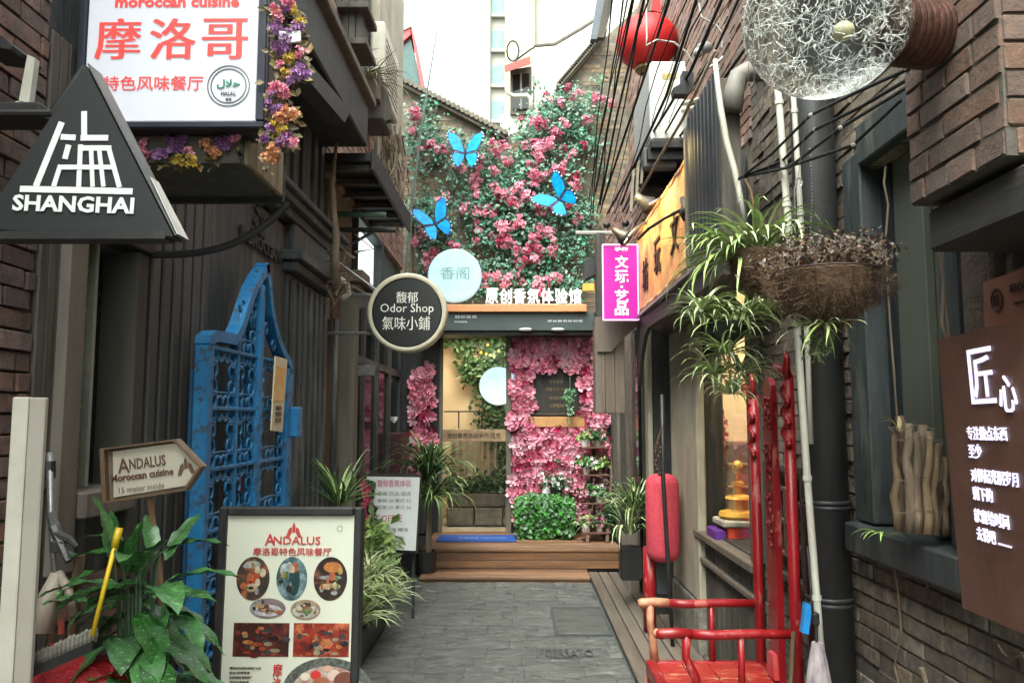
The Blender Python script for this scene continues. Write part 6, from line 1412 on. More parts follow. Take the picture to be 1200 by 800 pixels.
# magenta sign
ps2 = thing('magenta_sign', 'glowing magenta vertical sign with white characters under the spot lamps', 'sign', P(727, 375, 5.85))
a, b = P(707, 375, 5.85), P(747, 287, 5.85)
MB().box((a.x, 5.85, a.z), (b.x, 5.90, b.z), .006).build('panel', PURP, ps2)
mb = MB()
for (p_, q_) in (((a.x, a.z), (b.x, a.z)), ((a.x, a.z), (a.x, b.z)), ((b.x, a.z), (b.x, b.z)), ((a.x, b.z), (b.x, b.z))): mb.tube([(p_[0], 5.845, p_[1]), (q_[0], 5.845, q_[1])], .006, 5)
mb.build('edge_tube', mat('pale_magenta', (.8, .4, .75), .4, emit=(1, .5, .9), est=.3, bump=0), ps2)
PW = mat('pale_cream_letter', (.8, .75, .6), .5, emit=(1, .95, .8), est=.35, bump=0)
for ch, y in (('文', 307), ('玩', 324), ('·', 336), ('艺', 347), ('品', 362)): text(ch, P(728.5, y, 5.848), *FR, .095 if ch != '·' else .02, ps2, PW, name='character', w=.1 if ch != '·' else .02, off=.02)
text('手作', P(728, 292, 5.848), *FR, .03, ps2, PW, w=.1, off=.02)
# lamps
def goose(pts, head, hd, label, glow=False, r_=.055, Y=5.0):
    t = thing('spot_lamp', label, 'lamp', P(*head, Y), 'swan-neck spot lamps over the fascia')
    MB().tube([P(*a[:2], a[2]) for a in pts], .010, 7).build('arm', SILV if glow else BLACK, t, smooth=True)
    M = V(hd).normalized().to_track_quat('Z', 'Y').to_matrix()
    MB().lathe([(.0, -.10), (r_ * .35, -.10), (r_ * .45, -.06), (r_, 0), (r_ * 1.02, .03), (r_ * .96, .03), (r_ * .9, .0), (0, -.01)], P(*head, Y), n=18, M=M).build('shade', BLACK, t, smooth=True)
    MB().lathe([(0, .0), (r_ * .85, .004), (r_ * .85, .012), (0, .02)], P(*head, Y), n=16, M=M).build('lamp_glass', LAMPW if glow else DGLASS, t, fix=True)
goose([(800, 245, 4.3), (780, 255, 4.5), (760, 268, 4.7), (748, 280, 4.9)], (808, 247), (.25, -.5, -.8), 'black round-headed swan-neck lamp nearest, against the corrugated box', False, .055, 4.2)
goose([(790, 225, 5.0), (775, 232, 4.9), (762, 240, 4.8)], (760, 240), (.8, .1, -.6), 'lit swan-neck lamp shining on the middle of the orange fascia', True, .06, 4.9)
goose([(760, 258, 5.5), (745, 268, 5.4), (736, 278, 5.3)], (732, 278), (.75, -.2, -.6), 'lit lamp above the top corner of the magenta sign', True, .06, 5.5)
for k, (px, py, Y) in enumerate(((690, 265, 6.3), (711, 264, 6.3), (733, 262, 6.2))):
    t = thing('round_floodlight', 'small dark round lamp on the pale bar left of the fascia, ' + ('left', 'middle', 'right')[k] + ' of three', 'lamp', P(px, py, Y), 'round lamps on the pale bar')
    MB().ell(P(px, py, Y), (.032, .032, .026)).build('head', BLACK, t, smooth=True); MB().tube([P(px, py, Y), P(px, py + 9, Y)], .008, 6).build('stem', SILV, t)
MB().tube([P(675, 273, 6.3), P(736, 273, 6.2)], .016, 6).build('lamp_bar', mat('pale_bar', (.4, .37, .32), .6), bh_)
for k, (hx, hy, en) in enumerate(((762, 242, 9), (734, 280, 5))):
    sl = bpy.data.lights.new('fascia_spot', 'SPOT'); sl.energy = en; sl.color = (1, .72, .3); sl.spot_size = 2.2; sl.spot_blend = .8; sl.shadow_soft_size = .04
    lo = bpy.data.objects.new('fascia_spot', sl); COL.objects.link(lo); lo.location = (FX_ - .28, 4.9 + k * .65 - .1, 2.95); lo.rotation_euler = V((-.8, 0, .5)).to_track_quat('Z', 'Y').to_euler()
sl = bpy.data.lights.new('fascia_spot', 'SPOT'); sl.energy = 4; sl.color = (1, .75, .3); sl.spot_size = 1.6; sl.spot_blend = .8; sl.shadow_soft_size = .03
lo = bpy.data.objects.new('fascia_spot', sl); COL.objects.link(lo); lo.location = (FX_ - .25, 4.15, 3.0); lo.rotation_euler = V((-.7, .2, .6)).to_track_quat('Z', 'Y').to_euler()
bsp = thing('black_speaker', 'black box floodlight on a bracket left of the magenta sign', 'floodlight', P(694, 315, 6.3))
MB().prism([P(*a, 6.3) for a in ((684, 305), (706, 297), (706, 317), (686, 327))], (0, .15, 0)).build('body', BLACK, bsp, fix=True); MB().tube([P(698, 318, 6.35), P(700, 345, 6.35)], .015, 6).build('bracket', BLACK, bsp)
yb_ = thing('yellow_tag', 'small orange-yellow box below the black floodlight', 'box', P(690, 337, 8.6)); MB().box(P(683, 341, 8.6), P(696, 333, 8.65), .004).build('tag_body', mat('tag_yellow', (.6, .36, .05), .5, bump=0), yb_)
# ---- AC unit
ac = thing('air_conditioner', 'white outdoor air conditioner unit on brackets high on the right wall', 'air conditioner', (1.05, 5.9, 3.4))
YA0, YA1 = 5.5, 6.3; zb, zt = P(786, 165, 5.5).z, P(786, 71, 5.5).z; xa, xb = P(762, 100, 5.5).x, P(811, 100, 5.5).x
MB().box((xa, YA0, zb), (xb, YA1, zt), .02).build('casing', WHITEP, ac)
MB().box((xa - .006, YA0 + .03, zb + .04), (xa - .001, YA1 - .03, zt - .04)).build('fan_grille', mat('grille_grey', (.3, .3, .28), .5, (.2, .2, .19), 60), ac)
MB().box(P(776, 93, 5.498), P(793, 86, 5.497)).build('label', mat('label_yellow', (.45, .37, .12), .5, (.2, .17, .06), 60, bump=0), ac)
MB().box(P(778, 110, 5.498), P(790, 96, 5.497)).build('label', mat('label_cream', (.58, .55, .42), .5, bump=0), ac)
mb = MB(); mb.box((xa - .02, YA0 + .05, zb - .12), (XR, YA0 + .10, zb - .03), .004).box((xa - .02, YA1 - .10, zb - .12), (XR, YA1 - .05, zb - .03), .004).box((xa, YA0 + .0, zb - .05), (xb, YA1, zb - .003), .004)
mb.build('bracket', BLACK, ac)
MB().box(P(755, 196, 5.6), P(790, 178, 5.7), .01).build('drip_tray', mat('grey_tray', (.15, .15, .14), .6), ac)
for dy in (0, 8): MB().tube([P(800, 122 + dy, 5.45), P(815, 118 + dy, 5.2), P(830, 112 + dy, 5.0), P(838, 100, 4.9)], .016, 8).build('hose', mat('cream_hose', (.5, .47, .35), .6), ac, smooth=True)
jb = thing('junction_box', 'black electrical box and connector among the cables in front of the air conditioner', 'junction box', P(800, 98, 4.6))
MB().prism([P(*a, 4.6) for a in ((800, 83), (813, 85), (813, 103), (806, 110), (790, 110), (789, 103), (800, 97))], (0, .08, 0)).build('case', BLACK, jb, fix=True)
MB().ell(P(826, 56, 4.6), (.05, .04, .035)).ell(P(818, 62, 4.6), (.03, .03, .03)).build('grey_socket', mat('socket_grey', (.28, .28, .27), .5), jb, smooth=True)
ih = thing('insulated_hose', 'cream wrapped hose curving down beside the corrugated box', 'hose', P(860, 200, 3.2))
MB().tube([P(*a, 3.25) for a in ((838, 70), (841, 100), (845, 130), (851, 165), (861, 200), (867, 230), (873, 262))], [.010, .012, .014, .014, .014, .013, .011], 8).build('hose', PIPEW, ih, smooth=True)
MB().tube([P(*a, 3.25) for a in ((873, 210), (880, 225), (885, 248), (889, 268))], .006, 6).build('thin_branch', STICK, ih)
eb = thing('elbow_duct', 'grey duct elbow on the brick wall behind the bulb', 'pipe', P(868, 90, 3.4))
MB().tube([P(*a, 3.4) for a in ((900, 84), (876, 84), (866, 90), (861, 105), (858, 130))], .045, 12).build('duct', mat('grey_duct', (.22, .2, .17), .6, bump=.1, dirt=.4), eb, smooth=True)
# ---- lantern
ln = thing('red_lantern', 'round red paper lantern hanging at top right behind the cables', 'lantern', P(758, 50, 6.6))
c = P(758, 50, 6.6); pr = []
rw_ = .262; hh = .235
nR = 96; vs = []; m_ = 15
mb = MB()
for i in range(m_ + 1):
    ph = PI * (.12 + .76 * i / m_)
    for j in range(48):
        th = 2 * PI * j / 48; rb2 = 1 + .02 * abs(math.cos(12 * th)); vs.append(c + V((rw_ * math.sin(ph) * rb2 * math.cos(th), rw_ * math.sin(ph) * rb2 * math.sin(th), hh * math.cos(ph))))
mb.add(vs, [(i * 48 + j, i * 48 + (j + 1) % 48, (i + 1) * 48 + (j + 1) % 48, (i + 1) * 48 + j) for i in range(m_) for j in range(48)]); mb.build('shade', LANT, ln, smooth=True)
MB().lathe([(.10, -.225), (.105, -.25), (.085, -.27), (.05, -.28), (.05, -.22)], c, n=20).build('base_ring', mat('brass_dark', (.2, .13, .05), .4, metal=.5), ln)
MB().lathe([(.08, .215), (.09, .24), (.03, .27)], c, n=20).build('top_ring', MATS['brass_dark'], ln)
MB().prism([c + V((.03, -.1, .24)), c + V((.11, -.1, .22)), c + V((.09, -.1, .6)), c + V((.05, -.1, .6))], (0, .02, 0)).build('red_ribbon', LANT, ln, fix=True)
MB().tube([c + V((0, 0, .26)), c + V((0, 0, 1.2))], .006, 5).build('cord', CABLE, ln)
text('福', c + V((-.05, -.245, .02)), *FR, .09, ln, DKPRINT)
# ---- cables
cbs = [(((744, -10), (730, 60), (714, 140), (698, 225)), 'black cable at the far left of the bundle falling past the lantern'), (((757, -10), (741, 60), (722, 140), (703, 240)), 'black cable passing in front of the lantern, second from the left'), (((787, -10), (765, 60), (735, 150), (706, 238)), 'black cable crossing the lantern right half'), (((819, -10), (781, 112), (745, 190), (712, 250)), 'thick dark cable crossing the air conditioner face'),
       (((850, -10), (809, 84), (778, 135), (749, 181), (728, 240)), 'black cable running over the black junction box'), (((870, -10), (838, 60), (795, 129), (760, 190), (730, 248)), 'dark cable from behind the bulb to the fascia end'), (((880, 48), (836, 110), (790, 168), (750, 232)), 'lower diagonal black cable above the corrugated box'), (((737, -10), (722, 70), (704, 150), (690, 235)), 'thin cable nearest the rose wall'), (((718, -10), (712, 60), (700, 140), (692, 250)), 'thin outer cable beside the rear shutter')]
for k, (l, lab) in enumerate(cbs):
    n = len(l); Ya, Yb = 4.0 - .06 * k, 6.7
    Ya = min(Ya, 3.9)
    pts = [P(a, b, Ya + (Yb - Ya) * (i / (n - 1))) for i, (a, b) in enumerate(l)]
    c_ = MB().tube(pts, (.008, .008, .009, .009, .009, .007, .009, .004, .004)[k], 6).build('cable', CABLE, None, lab, cat='cable', group='overhead cables on the right', smooth=True)
R = random.Random(77)
for k in range(8):
    x0, x1 = 728 + k * 19 + R.uniform(-6, 6), 694 + k * 7 + R.uniform(-3, 3)
    pts = [P(x0 + (x1 - x0) * t ** .8 + R.gauss(0, 2), -12 + 262 * t + 6 * math.sin(PI * t), 3.85 + 2.9 * t) for t in [i / 6 for i in range(7)]]
    MB().tube(pts, R.choice((.003, .004, .005)), 5).build('cable', CABLE, None, 'hair-thin overhead cable, %s from the left in the tangle before the red lantern' % ('first', 'second', 'third', 'fourth', 'fifth', 'sixth', 'seventh', 'last')[k], cat='cable', group='thin overhead cables', smooth=True)
tc = thing('tan_cable', 'pale bundled cable running alongside the black cables to the fascia', 'cable', P(760, 190, 5))
MB().tube([P(*a) for a in ((838, 60, 4.2), (800, 140, 4.8), (770, 190, 5.4), (740, 245, 6.2))], .010, 7).build('wrap', mat('tan_tape', (.35, .29, .21), .8, (.22, .18, .13), 20), tc, smooth=True)
MB().tube([P(*a, 4.5) for a in ((757, -5), (758, 45), (757, 54), (770, 47), (790, 50), (805, 62), (812, 74))], .006, 5).tube([P(*a, 4.5) for a in ((817, -5), (822, 20), (840, 30), (848, 42), (846, 56))], .006, 5).tube([P(*a, 4.5) for a in ((826, 82), (840, 74), (852, 62))], .007, 5).build('white_wires', mat('dirty_white_wire', (.45, .42, .36), .5), tc)
rc2 = [(((866, 210), (905, 180), (950, 135), (1000, 110), (1062, 82)), 'upper black cable fanning right below the bulb'), (((866, 209), (915, 190), (955, 152), (1010, 125), (1066, 92)), 'second black cable fanning right below the bulb'), (((868, 208), (925, 196), (985, 150), (1060, 104)), 'third black cable fanning right below the bulb'), (((870, 206), (935, 192), (1000, 170), (1055, 118)), 'fourth and lowest black cable fanning right below the bulb')]
for k, (l, lab) in enumerate(rc2):
    n = len(l); MB().tube([P(a, b, 3.0 - 1.0 * i / (n - 1)) for i, (a, b) in enumerate(l)], .0055, 6).build('cable', CABLE, None, lab, cat='cable', group='cables below the bulb', smooth=True)
tie = MB()
for a, b, Y in ((950, 135, 2.48), (985, 150, 2.32), (1000, 170, 2.3), (955, 152, 2.5)): tie.ell(P(a, b, Y), (.008, .008, .008), 6, 4)
tie.build('cable_ties', mat('tie_grey', (.3, .3, .28), .5), tc)
# ================================================================ giant bulb
bu = thing('giant_bulb', 'oversized clear light bulb ornament filled with white strands hanging at top right', 'lamp ornament', P(965, 28, 1.6))
Cb = P(962, 24, 1.6); sc_b = 1.6 / FPX
axd = (P(1145, 18, 1.6) - Cb); axd = V((axd.x, .10, axd.z)).normalized()
Mx = axd.to_track_quat('Z', 'Y').to_matrix()
prof = [(0, -92), (28, -88), (52, -76), (72, -58), (86, -34), (92, -8), (92, 16), (87, 38), (76, 60), (62, 78), (50, 92), (44, 100), (42, 108)]
prof = [(r_ * sc_b, h * sc_b) for r_, h in prof]
def inter(pr, k=3):
    o = []
    for i in range(len(pr) - 1):
        p0, p1, p2, p3 = pr[max(i - 1, 0)], pr[i], pr[i + 1], pr[min(i + 2, len(pr) - 1)]
        for j in range(k):
            t = j / k; o.append(tuple(.5 * (2 * p1[d] + (p2[d] - p0[d]) * t + (2 * p0[d] - 5 * p1[d] + 4 * p2[d] - p3[d]) * t * t + (3 * p1[d] - p0[d] - 3 * p2[d] + p3[d]) * t ** 3) for d in (0, 1)))
    return o + [pr[-1]]
outer = inter(prof)
BG = mat('bulb_acrylic', (.93, .95, .93), .12, (.85, .87, .84), 20, bump=0, trans=1)
BG.node_tree.nodes['Principled BSDF'].inputs['IOR'].default_value = 1.12
MB().lathe([(max(r_, 1e-6), h) for r_, h in outer], Cb, n=56, M=Mx).build('glass', BG, bu, smooth=True, fix=True)
R = random.Random(2); fl = MB()
rad = lambda h: next((o[0] for o in outer if o[1] >= h), outer[-1][0])
for k in range(1500):
    h = R.uniform(-88, 96) * sc_b; rm = rad(h) * .96; r_ = rm * math.sqrt(R.random()) if R.random() < .5 else rm * R.uniform(.9, .98); th = R.uniform(0, 2 * PI)
    p = V((r_ * math.cos(th), r_ * math.sin(th), h)); d = V((R.gauss(0, 1), R.gauss(0, 1), R.gauss(0, .9))).normalized(); L = R.uniform(.012, .035)
    pts = [p]
    for j in range(3):
        q = pts[-1] + d * L / 3 * 1.2; d = (d + V((R.gauss(0, .5), R.gauss(0, .5), R.gauss(0, .5)))).normalized()
        rr2 = math.hypot(q.x, q.y); lim = rad(q.z) * .97
        if rr2 > lim: q.x *= lim / rr2; q.y *= lim / rr2
        q.z = max(-.152, min(q.z, .165)); pts.append(q)
    w_ = R.choice((.0004, .0005, .0008)); fl.tube([Cb + Mx @ q for q in pts], w_, 3, cap=False)
fl.build('white_strands', mat('white_strand', (.85, .87, .84), .5, (.6, .62, .56), 30, bump=0), bu, kind='stuff')
MB().ell(Cb + Mx @ V((.03, 0, .02)) + V((.025, -.05, -.03)), (.02, .02, .018)).build('yellow_ball', mat('pale_yellow', (.6, .58, .35), .5, bump=0), bu, smooth=True)
cp = [(44, 100)]
for k in range(7): cp += [(41, 104 + k * 9.5), (43.5, 108.5 + k * 9.5), (41, 112 + k * 9.5)]
cp += [(36, 176), (20, 186), (0, 188)]
CAPM = mat('rusty_cap', (.10, .045, .032), .45, (.045, .02, .015), 26, bump=.4, metal=.55, dirt=.5, dirtcol=(.2, .09, .05), dscale=14)
cpo = MB().lathe([(r_ * sc_b, h * sc_b) for r_, h in cp], Cb, n=40, M=Mx).build('screw_cap', CAPM, bu, smooth=True, fix=True)
t_ = Cb + Mx @ V((0, 0, 165 * sc_b)); MB().tube([t_, t_ + V((.005, 0, .4))], .004, 6).tube([t_ + V((-.01, 0, .05)), t_ + V((-.02, -.03, .09)), t_ + V((.0, -.03, .14))], .003, 5).build('hanging_wire', SILV, bu)
# ================================================================ hanging baskets
def chainlines(t, c, r_, top, n=3):
    mb = MB(); n = 2
    for k in range(n): a = 2 * PI * k / n + .4; mb.tube([V(c) + V((r_ * math.cos(a), r_ * math.sin(a), 0)), V(top)], .0009, 4)
    mb.tube([V(top), V(top) + V((.05, .05, .9))], .001, 4); mb.build('wire_hanger', BLACK, t)
def fuzz(mb, c, rx, rz, n, L, R, lo=-1):
    for _ in range(n):
        th = R.uniform(0, 2 * PI); ph = R.uniform(PI / 2, PI) if lo else R.uniform(0, PI)
        p = V((rx * math.sin(ph) * math.cos(th), rx * math.sin(ph) * math.sin(th), rz * math.cos(ph))); d = (p.normalized() * .6 + V((R.gauss(0, .6), R.gauss(0, .6), R.gauss(0, .6)))).normalized()
        mb.tube([V(c) + p, V(c) + p + d * L * R.uniform(.4, 1.2)], [.0008, .0003], 3, cap=False)
def bowl(mb, c, rx, rz, R):
    n, m_ = 28, 10; vs = []
    for i in range(m_ + 1):
        ph = PI / 2 + PI / 2 * i / m_
        for j in range(n):
            th = 2 * PI * j / n; k = 1 + R.gauss(0, .025); vs.append(V(c) + V((rx * math.sin(ph) * math.cos(th) * k, rx * math.sin(ph) * math.sin(th) * k, rz * math.cos(ph) * k)))
    mb.add(vs, [(i * n + j, i * n + (j + 1) % n, (i + 1) * n + (j + 1) % n, (i + 1) * n + j) for i in range(m_) for j in range(n)])
R = random.Random(31)
b2 = thing('dead_basket', 'hanging coir basket with dried brown dead plant, right of the green one', 'hanging basket', P(966, 320, 2.2))
c = P(966, 322, 2.2); mb = MB(); bowl(mb, c, .130, .125, R); mb.ell(c + V((0, 0, 0)), (.13, .13, .02), 20, 6); mb.build('coir_liner', COIR, b2, smooth=True)
f = MB(); fuzz(f, c, .132, .125, 2600, .045, R); fuzz(f, c + V((.14, 0, -.03)), .05, .035, 500, .035, R, 0); fuzz(f, c + V((-.13, 0, -.02)), .035, .04, 300, .035, R, 0); f.build('coir_fibres', COIR, b2, kind='stuff')
rim = MB(); rim.tube([c + V((.142 * math.cos(t), .142 * math.sin(t), .005)) for t in [k * PI / 16 for k in range(33)]], .003, 5)
for k in range(9): a = 2 * PI * k / 9; rim.tube([c + V((.142 * math.sin(ph) * math.cos(a), .142 * math.sin(ph) * math.sin(a), .15 * math.cos(ph))) for ph in [PI / 2 + PI / 2 * j / 6 for j in range(7)]], .0018, 4)
rim.build('wire_frame', IRONR, b2)
tw_ = MB(); lf_ = MB()
for k in range(150):
    p = c + V((R.gauss(.01, .065), R.gauss(0, .06), 0)); d = V((R.gauss(.15, .5), R.gauss(0, .4), R.uniform(.5, 1.2))).normalized(); pts = [p]
    for j in range(4):
        p = p + d * R.uniform(.015, .04); d = (d + V((R.gauss(0, .45), R.gauss(0, .45), R.gauss(-.1, .35)))).normalized(); pts.append(p)
        for _ in range(4): leafquad(lf_, p + V((R.gauss(0, .012), R.gauss(0, .012), R.gauss(0, .012))), R.uniform(.006, .014), R)
    tw_.tube(pts, [.002, .0018, .0014, .001, .0006], 4, cap=False)
tw_.build('twigs', BARK, b2, kind='stuff'); lf_.build('dry_leaves', DEAD, b2, kind='stuff')
chainlines(b2, c, .14, c + V((.0, .0, .65)))
spider(b2, c + V((-.02, -.03, -.14)), 26, .10, .008, R, .05, (-.8, .5), (.6, 1.6), (LEAF_S, LEAF_SP), name='sprouts')
q2 = P(960, 405, 2.3); f = MB()
for _ in range(110): leafquad(f, q2 + V((R.gauss(0, .02), R.gauss(0, .02), R.gauss(0, .022))), R.uniform(.006, .014), R, asp=2.5)
f.build('hanging_fern', LEAF_S, b2, kind='stuff')
b1 = thing('spider_basket', 'hanging coir basket overflowing with green spider plant leaves', 'hanging basket', P(886, 320, 2.6))
c = P(890, 296, 2.6); mb = MB(); bowl(mb, c, .10, .13, R); mb.build('coir_liner', COIR, b1, smooth=True)
f = MB(); fuzz(f, c, .10, .13, 1300, .035, R); f.build('coir_fibres', COIR, b1, kind='stuff')
spider(b1, c + V((.0, 0, .01)), 60, .28, .014, R, .06, (.4, 1.2), (1.6, 2.9), (LEAF_S, LEAF_SP))
spider(b1, c + V((-.03, 0, .0)), 36, .27, .014, R, .05, (.3, .9), (1.6, 2.7), (LEAF_S, LEAF_SP), az=(3.2, .6))
spider(b1, c + V((-.07, 0, -.02)), 46, .26, .014, R, .05, (-.2, .7), (1.2, 2.2), (LEAF_S, LEAF_SP), az=(3.4, .8), name='hanging_leaves')
chainlines(b1, c, .10, c + V((.0, .0, .6)))
mb = MB(); leafquad(mb, P(868, 350, 2.5), .03, R, nrm=(0, -1, .2)); mb.build('yellow_leaf', YELL, b1)
b3 = thing('lower_spider_basket', 'lower hanging planter of pale spider plantlets over the red chair', 'hanging basket', P(852, 400, 3.0))
c = P(852, 378, 3.0); mb = MB(); bowl(mb, c, .085, .08, R); mb.build('pot', BLACK, b3, smooth=True)
for (px, py, n, L) in ((822, 362, 34, .15), (835, 375, 26, .16), (880, 370, 36, .18), (862, 382, 30, .2), (850, 415, 56, .2), (838, 440, 44, .17), (868, 438, 40, .17), (855, 462, 36, .14), (815, 372, 22, .12), (898, 362, 22, .13)):
    spider(b3, P(px, py, 3.0 + R.uniform(-.1, .05)), int(n * 1.1), L * 1.1, .012, R, .02, (.0, 1.3), (1.2, 3.0), (LEAF_S, LEAF_SP))
mb = MB()
for (a, b) in ((820, 362), (850, 415), (868, 438), (880, 370), (855, 462)): mb.tube([c, P((852 + a) / 2, (378 + b) / 2 - 14, 3.0), P(a, b, 3.0)], .0022, 4)
mb.build('runners', LEAF_SP, b3)
chainlines(b3, c, .085, c + V((.1, .0, .75)))
# ================================================================ red chair
ch = thing('red_chair', 'tall narrow red Chinese armchair with worn seat against the right wall', 'chair', (.76, 3.18, 0))
ORG[ch.name] = V((0, 0, 0)); ch.location = (0, 0, 0)
def CP(px, py, Y): return P(px, py, Y)
yn, yf = 2.96, 3.40; xbk = 1.0; xfr = .545; zs = .50; za_n, za_f = .725, .735
# seat
SEATM = mat('worn_red_seat', (.36, .03, .022), .35, (.28, .015, .015), 5, bump=.12, dirt=1.0, dirtcol=(.5, .22, .12), dscale=14, dthr=(.54, .60), stretch=(.45, 1.6, 1), local=True)
for k in range(4): MB().box((xfr + .02 + k * (xbk - xfr - .03) / 4, yn + .02, zs - .012), (xfr + .02 + (k + 1) * (xbk - xfr - .03) / 4 - .003, yf - .02, zs), .003).build('seat_plank', SEATM, ch)
mb = MB()
for s_ in (((xfr - .02, yn - .01, zs - .05), (xfr + .018, yf + .01, zs + .006)), ((xfr + .019, yn - .01, zs - .05), (xbk - .02, yn + .018, zs + .004)), ((xfr + .019, yf - .018, zs - .05), (xbk - .02, yf + .01, zs + .004)), ((xbk - .018, yn + .012, zs - .05), (xbk + .018, yf - .012, zs + .004))): mb.box(*s_, .005)
mb.build('seat_frame', TRED, ch)
def post(y, ztop, nm='back_post'):
    MB().tube([(xbk, y, 0), (xbk, y, ztop)], .021, 12).build(nm, TREDS, ch, smooth=True)
post(yn, 1.66); post(yf, 1.60)
# carved splat
mb = MB(); n = 12
for k in range(n):
    z0_ = zs + (1.62 - zs) * k / n; 
ys_ = (yn + yf) / 2
sp_ = MB(); prof_ = [(.055, zs), (.055, .9), (.06, 1.2), (.05, 1.45), (.06, 1.56), (.045, 1.63), (.02, 1.66)]
sp_.prism([(xbk - .012, ys_ - w_, z) for w_, z in prof_] + [(xbk - .012, ys_ + w_, z) for w_, z in prof_[::-1]], (.024, 0, 0)); sp_.build('splat', TREDS, ch, fix=True)
cv = MB()
for k in range(60):
    z = R.choice((R.uniform(1.0, 1.2), R.uniform(1.26, 1.40), R.uniform(1.45, 1.58))); cv.ell((xbk - .014, ys_ + R.uniform(-.03, .03), z), (.007, .009, .012), 6, 4)
cv.build('carving', TREDS, ch, smooth=True)
mb = MB(); mb.prism([(xbk - .03, ys_ - .05, zs + .01), (xbk - .03, ys_ + .05, zs + .01), (xbk - .03, ys_ + .03, zs + .1), (xbk - .03, ys_ - .03, zs + .1)], (.02, 0, 0)); mb.build('splat_foot', mat('pinkish_worn_red', (.5, .08, .09), .4, (.42, .03, .03), 8, local=True), ch, fix=True)
# top finial ornaments (dragon-like carved ends)
for (y, zt_, s_) in ((yn, 1.64, 1), (yf, 1.58, .8)):
    o = MB()
    for k in range(26):
        a = k * .7; o.ell((xbk - .012, y + .026 * math.sin(a) * s_, zt_ - .02 - k * .0085), (.014, .016, .012), 7, 5)
    o.tube([(xbk, y, zt_), (xbk - .01, y + .02, zt_ + .035), (xbk - .01, y + .06, zt_ + .05), (xbk - .01, y + .10, zt_ + .06), (xbk - .01, y + .13, zt_ + .04)], [.021, .02, .016, .014, .006], 8)
    o.tube([(xbk, y, zt_), (xbk - .01, y - .015, zt_ + .04), (xbk - .01, y - .03, zt_ + .075), (xbk - .01, y - .018, zt_ + .105)], [.02, .016, .012, .008], 8)
    o.build('carved_finial', TREDS, ch, smooth=True)
# arms
def arm(y, z, worn):
    MB().tube([(xbk, y, z), (xbk - .15, y, z + .002), (xbk - .3, y, z - .004), (xfr + .08, y, z)], [.016, .017, .018, .018], 10).build('arm', TREDS, ch, smooth=True)
    MB().tube([(xfr + .079, y, z), (xfr + .02, y, z + .004), (xfr - .04, y, z + .0), (xfr - .05, y, z)], [.0182, .019, .019, .012], 10).build('arm_tip', BAREW if worn else TRED, ch, smooth=True)
    MB().tube([(xfr + (.0 if worn else .06), y, z), (xfr + (.0 if worn else .055), y, z - .08), (xfr + (.01 if worn else .09), y, z - .15), (xfr + (.015 if worn else .10), y, zs)], [.017, .015, .017, .019], 10).build('arm_support', BAREW if worn else TREDS, ch, smooth=True)
    MB().tube([(xbk - .2, y, z), (xbk - .2, y, zs)], [.012, .014], 8).build('spindle', TREDS, ch, smooth=True)
arm(yn, za_n, False); arm(yf, za_f, True)
MB().tube([(xfr - .045, yn, za_n), (xfr - .045, yn + .02, za_n - .0)], .017, 8).build('worn_tip', BAREW, ch, smooth=True)
for (x, y) in ((xfr, yn + .005), (xfr, yf - .005), (xbk, yn + .002), (xbk, yf - .002)):
    if x == xfr: MB().tube([(x, y, 0), (x, y, zs - .051)], .019, 10).build('leg', TREDS, ch, smooth=True)
for (a, b) in (((xfr, yn, .12), (xfr, yf, .12)), ((xfr, yn, .18), (xbk, yn, .18)), ((xfr, yf, .18), (xbk, yf, .18)), ((xbk, yn, .15), (xbk, yf, .15))): MB().tube([a, b], .011, 8).build('stretcher', TREDS, ch, smooth=True)
# ================================================================ red padded post
rp = thing('red_padded_post', 'rounded pinkish-red fuzzy pad behind a thin dark pole, red tube below, on the walkway', 'post', P(770, 725, 5.9))
PAD = mat('red_fuzzy_pad', (.60, .065, .095), .85, (.46, .04, .06), 60, bump=.5, bscale=120)
def rounded(l, Y, th, name, m):
    MB().prism([P(a, b, Y) for a, b in l], (0, th, 0)).build(name, m, rp, fix=True)
def rr_px(x0, y0, x1, y1, r, n=6):
    o = []
    for (cx, cy, a0) in ((x1 - r, y0 + r, -PI / 2), (x1 - r, y1 - r, 0), (x0 + r, y1 - r, PI / 2), (x0 + r, y0 + r, PI)):
        for k in range(n + 1): t = a0 + PI / 2 * k / n; o.append((cx + r * math.cos(t), cy + r * math.sin(t)))
    return o
pc = P(776.5, 606, 5.6); pr = [(.0, -.30), (.05, -.298), (.085, -.285), (.107, -.26), (.115, -.225), (.117, 0), (.115, .225), (.107, .26), (.085, .285), (.05, .298), (0, .30)]
MB().lathe(pr, pc, n=28).build('pad', PAD, rp, smooth=True)
MB().tube([P(776, 462, 5.35), P(777, 560, 5.35), P(783, 660, 5.35), V((P(788, 740, 5.35).x, 5.35, .02))], .014, 8).build('pole', BLACK, rp, smooth=True)
MB().tube([P(761, 640, 5.7), V((P(761, 700, 5.7).x, 5.7, .03))], .045, 14).build('red_tube', TREDS, rp, smooth=True)
MB().box(P(768, 697, 5.72), P(782, 655, 5.78), .01).build('dark_box', mat('slate_grey_box', (.06, .07, .075), .5), rp)
o = MB()
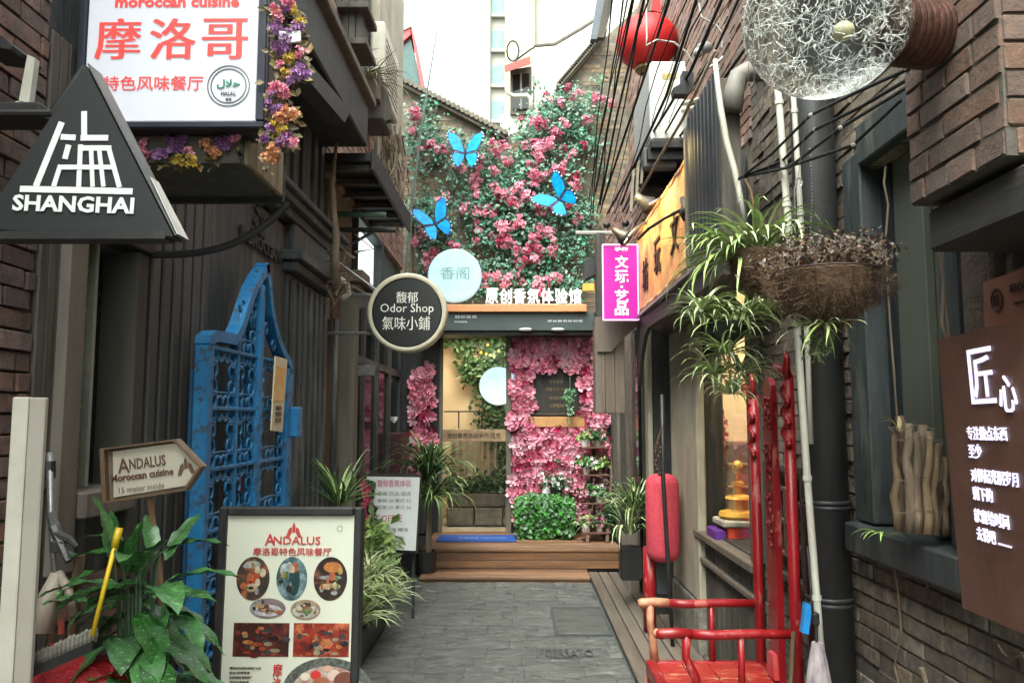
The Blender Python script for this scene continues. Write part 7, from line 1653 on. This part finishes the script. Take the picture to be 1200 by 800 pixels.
for k in range(8): o.ell(P(771 + 3 * math.sin(k), 520 + k * 5, 5.34), (.012, .01, .016), 6, 4)
o.tube([P(776, 500, 5.34), P(770, 518, 5.34), P(768, 530, 5.34)], .008, 6).build('hanging_charm', IRONR, rp)
# plants beside
g1 = thing('striped_grass_plant', 'striped spider grass growing between the red post and the wooden steps on the right', 'plant', P(740, 640, 6.9))
for (px, py, n, L) in ((742, 600, 80, .42), (738, 625, 50, .45), (748, 590, 40, .3)): spider(g1, P(px, py, 6.35), n, L, .018, R, .05, (.5, 1.45), (1.4, 2.8), (LEAF_S, LEAF_SP, LEAF_D))
MB().box(P(728, 680, 6.4), P(750, 638, 6.55), .01).build('pot', BLACK, g1)
g2 = thing('leafy_corner_plant', 'dark leafy plant in the corner right of the ladder shelf', 'plant', P(722, 630, 8.3)); f = MB()
for _ in range(420): leafquad(f, P(722 + R.gauss(0, 6), 610 + R.gauss(0, 12), 8.4), R.uniform(.03, .055), R, asp=2)
f.build('foliage', LEAF_D, g2, kind='stuff')
# hanging cloth and blue clip
hc = thing('folded_umbrella', 'folded pale plaid umbrella with bright blue clip hanging by the conduit', 'umbrella', P(950, 760, 2.7))
MB().tube([P(946, 640, 2.72), P(950, 690, 2.7), P(951, 715, 2.7)], .003, 5).build('strap', BLACK, hc)
MB().prism([P(*a, 2.7) for a in ((944, 706), (952, 709), (948, 743), (940, 741))], (0, .025, 0)).build('blue_clip', mat('blue_plastic', (.02, .24, .6), .35, bump=0), hc, fix=True)
MB().lathe([(.018, .0), (.03, -.06), (.045, -.16), (.055, -.32), (.04, -.42), (.006, -.44)], P(958, 752, 2.7), n=11).build('canopy', mat('plaid_cloth', (.45, .4, .4), .85, (.18, .14, .16), 26, bump=.3, stretch=(1, 1, .3)), hc, smooth=False)
MB().lathe([(.005, 0), (.006, .05), (.012, .06), (.012, .09), (.0, .1)], P(957, 752, 2.7), n=10).build('handle', BLACK, hc)
MB().tube([P(930, 740, 2.9), P(925, 830, 2.9)], .008, 6).build('cane', STICK, hc)
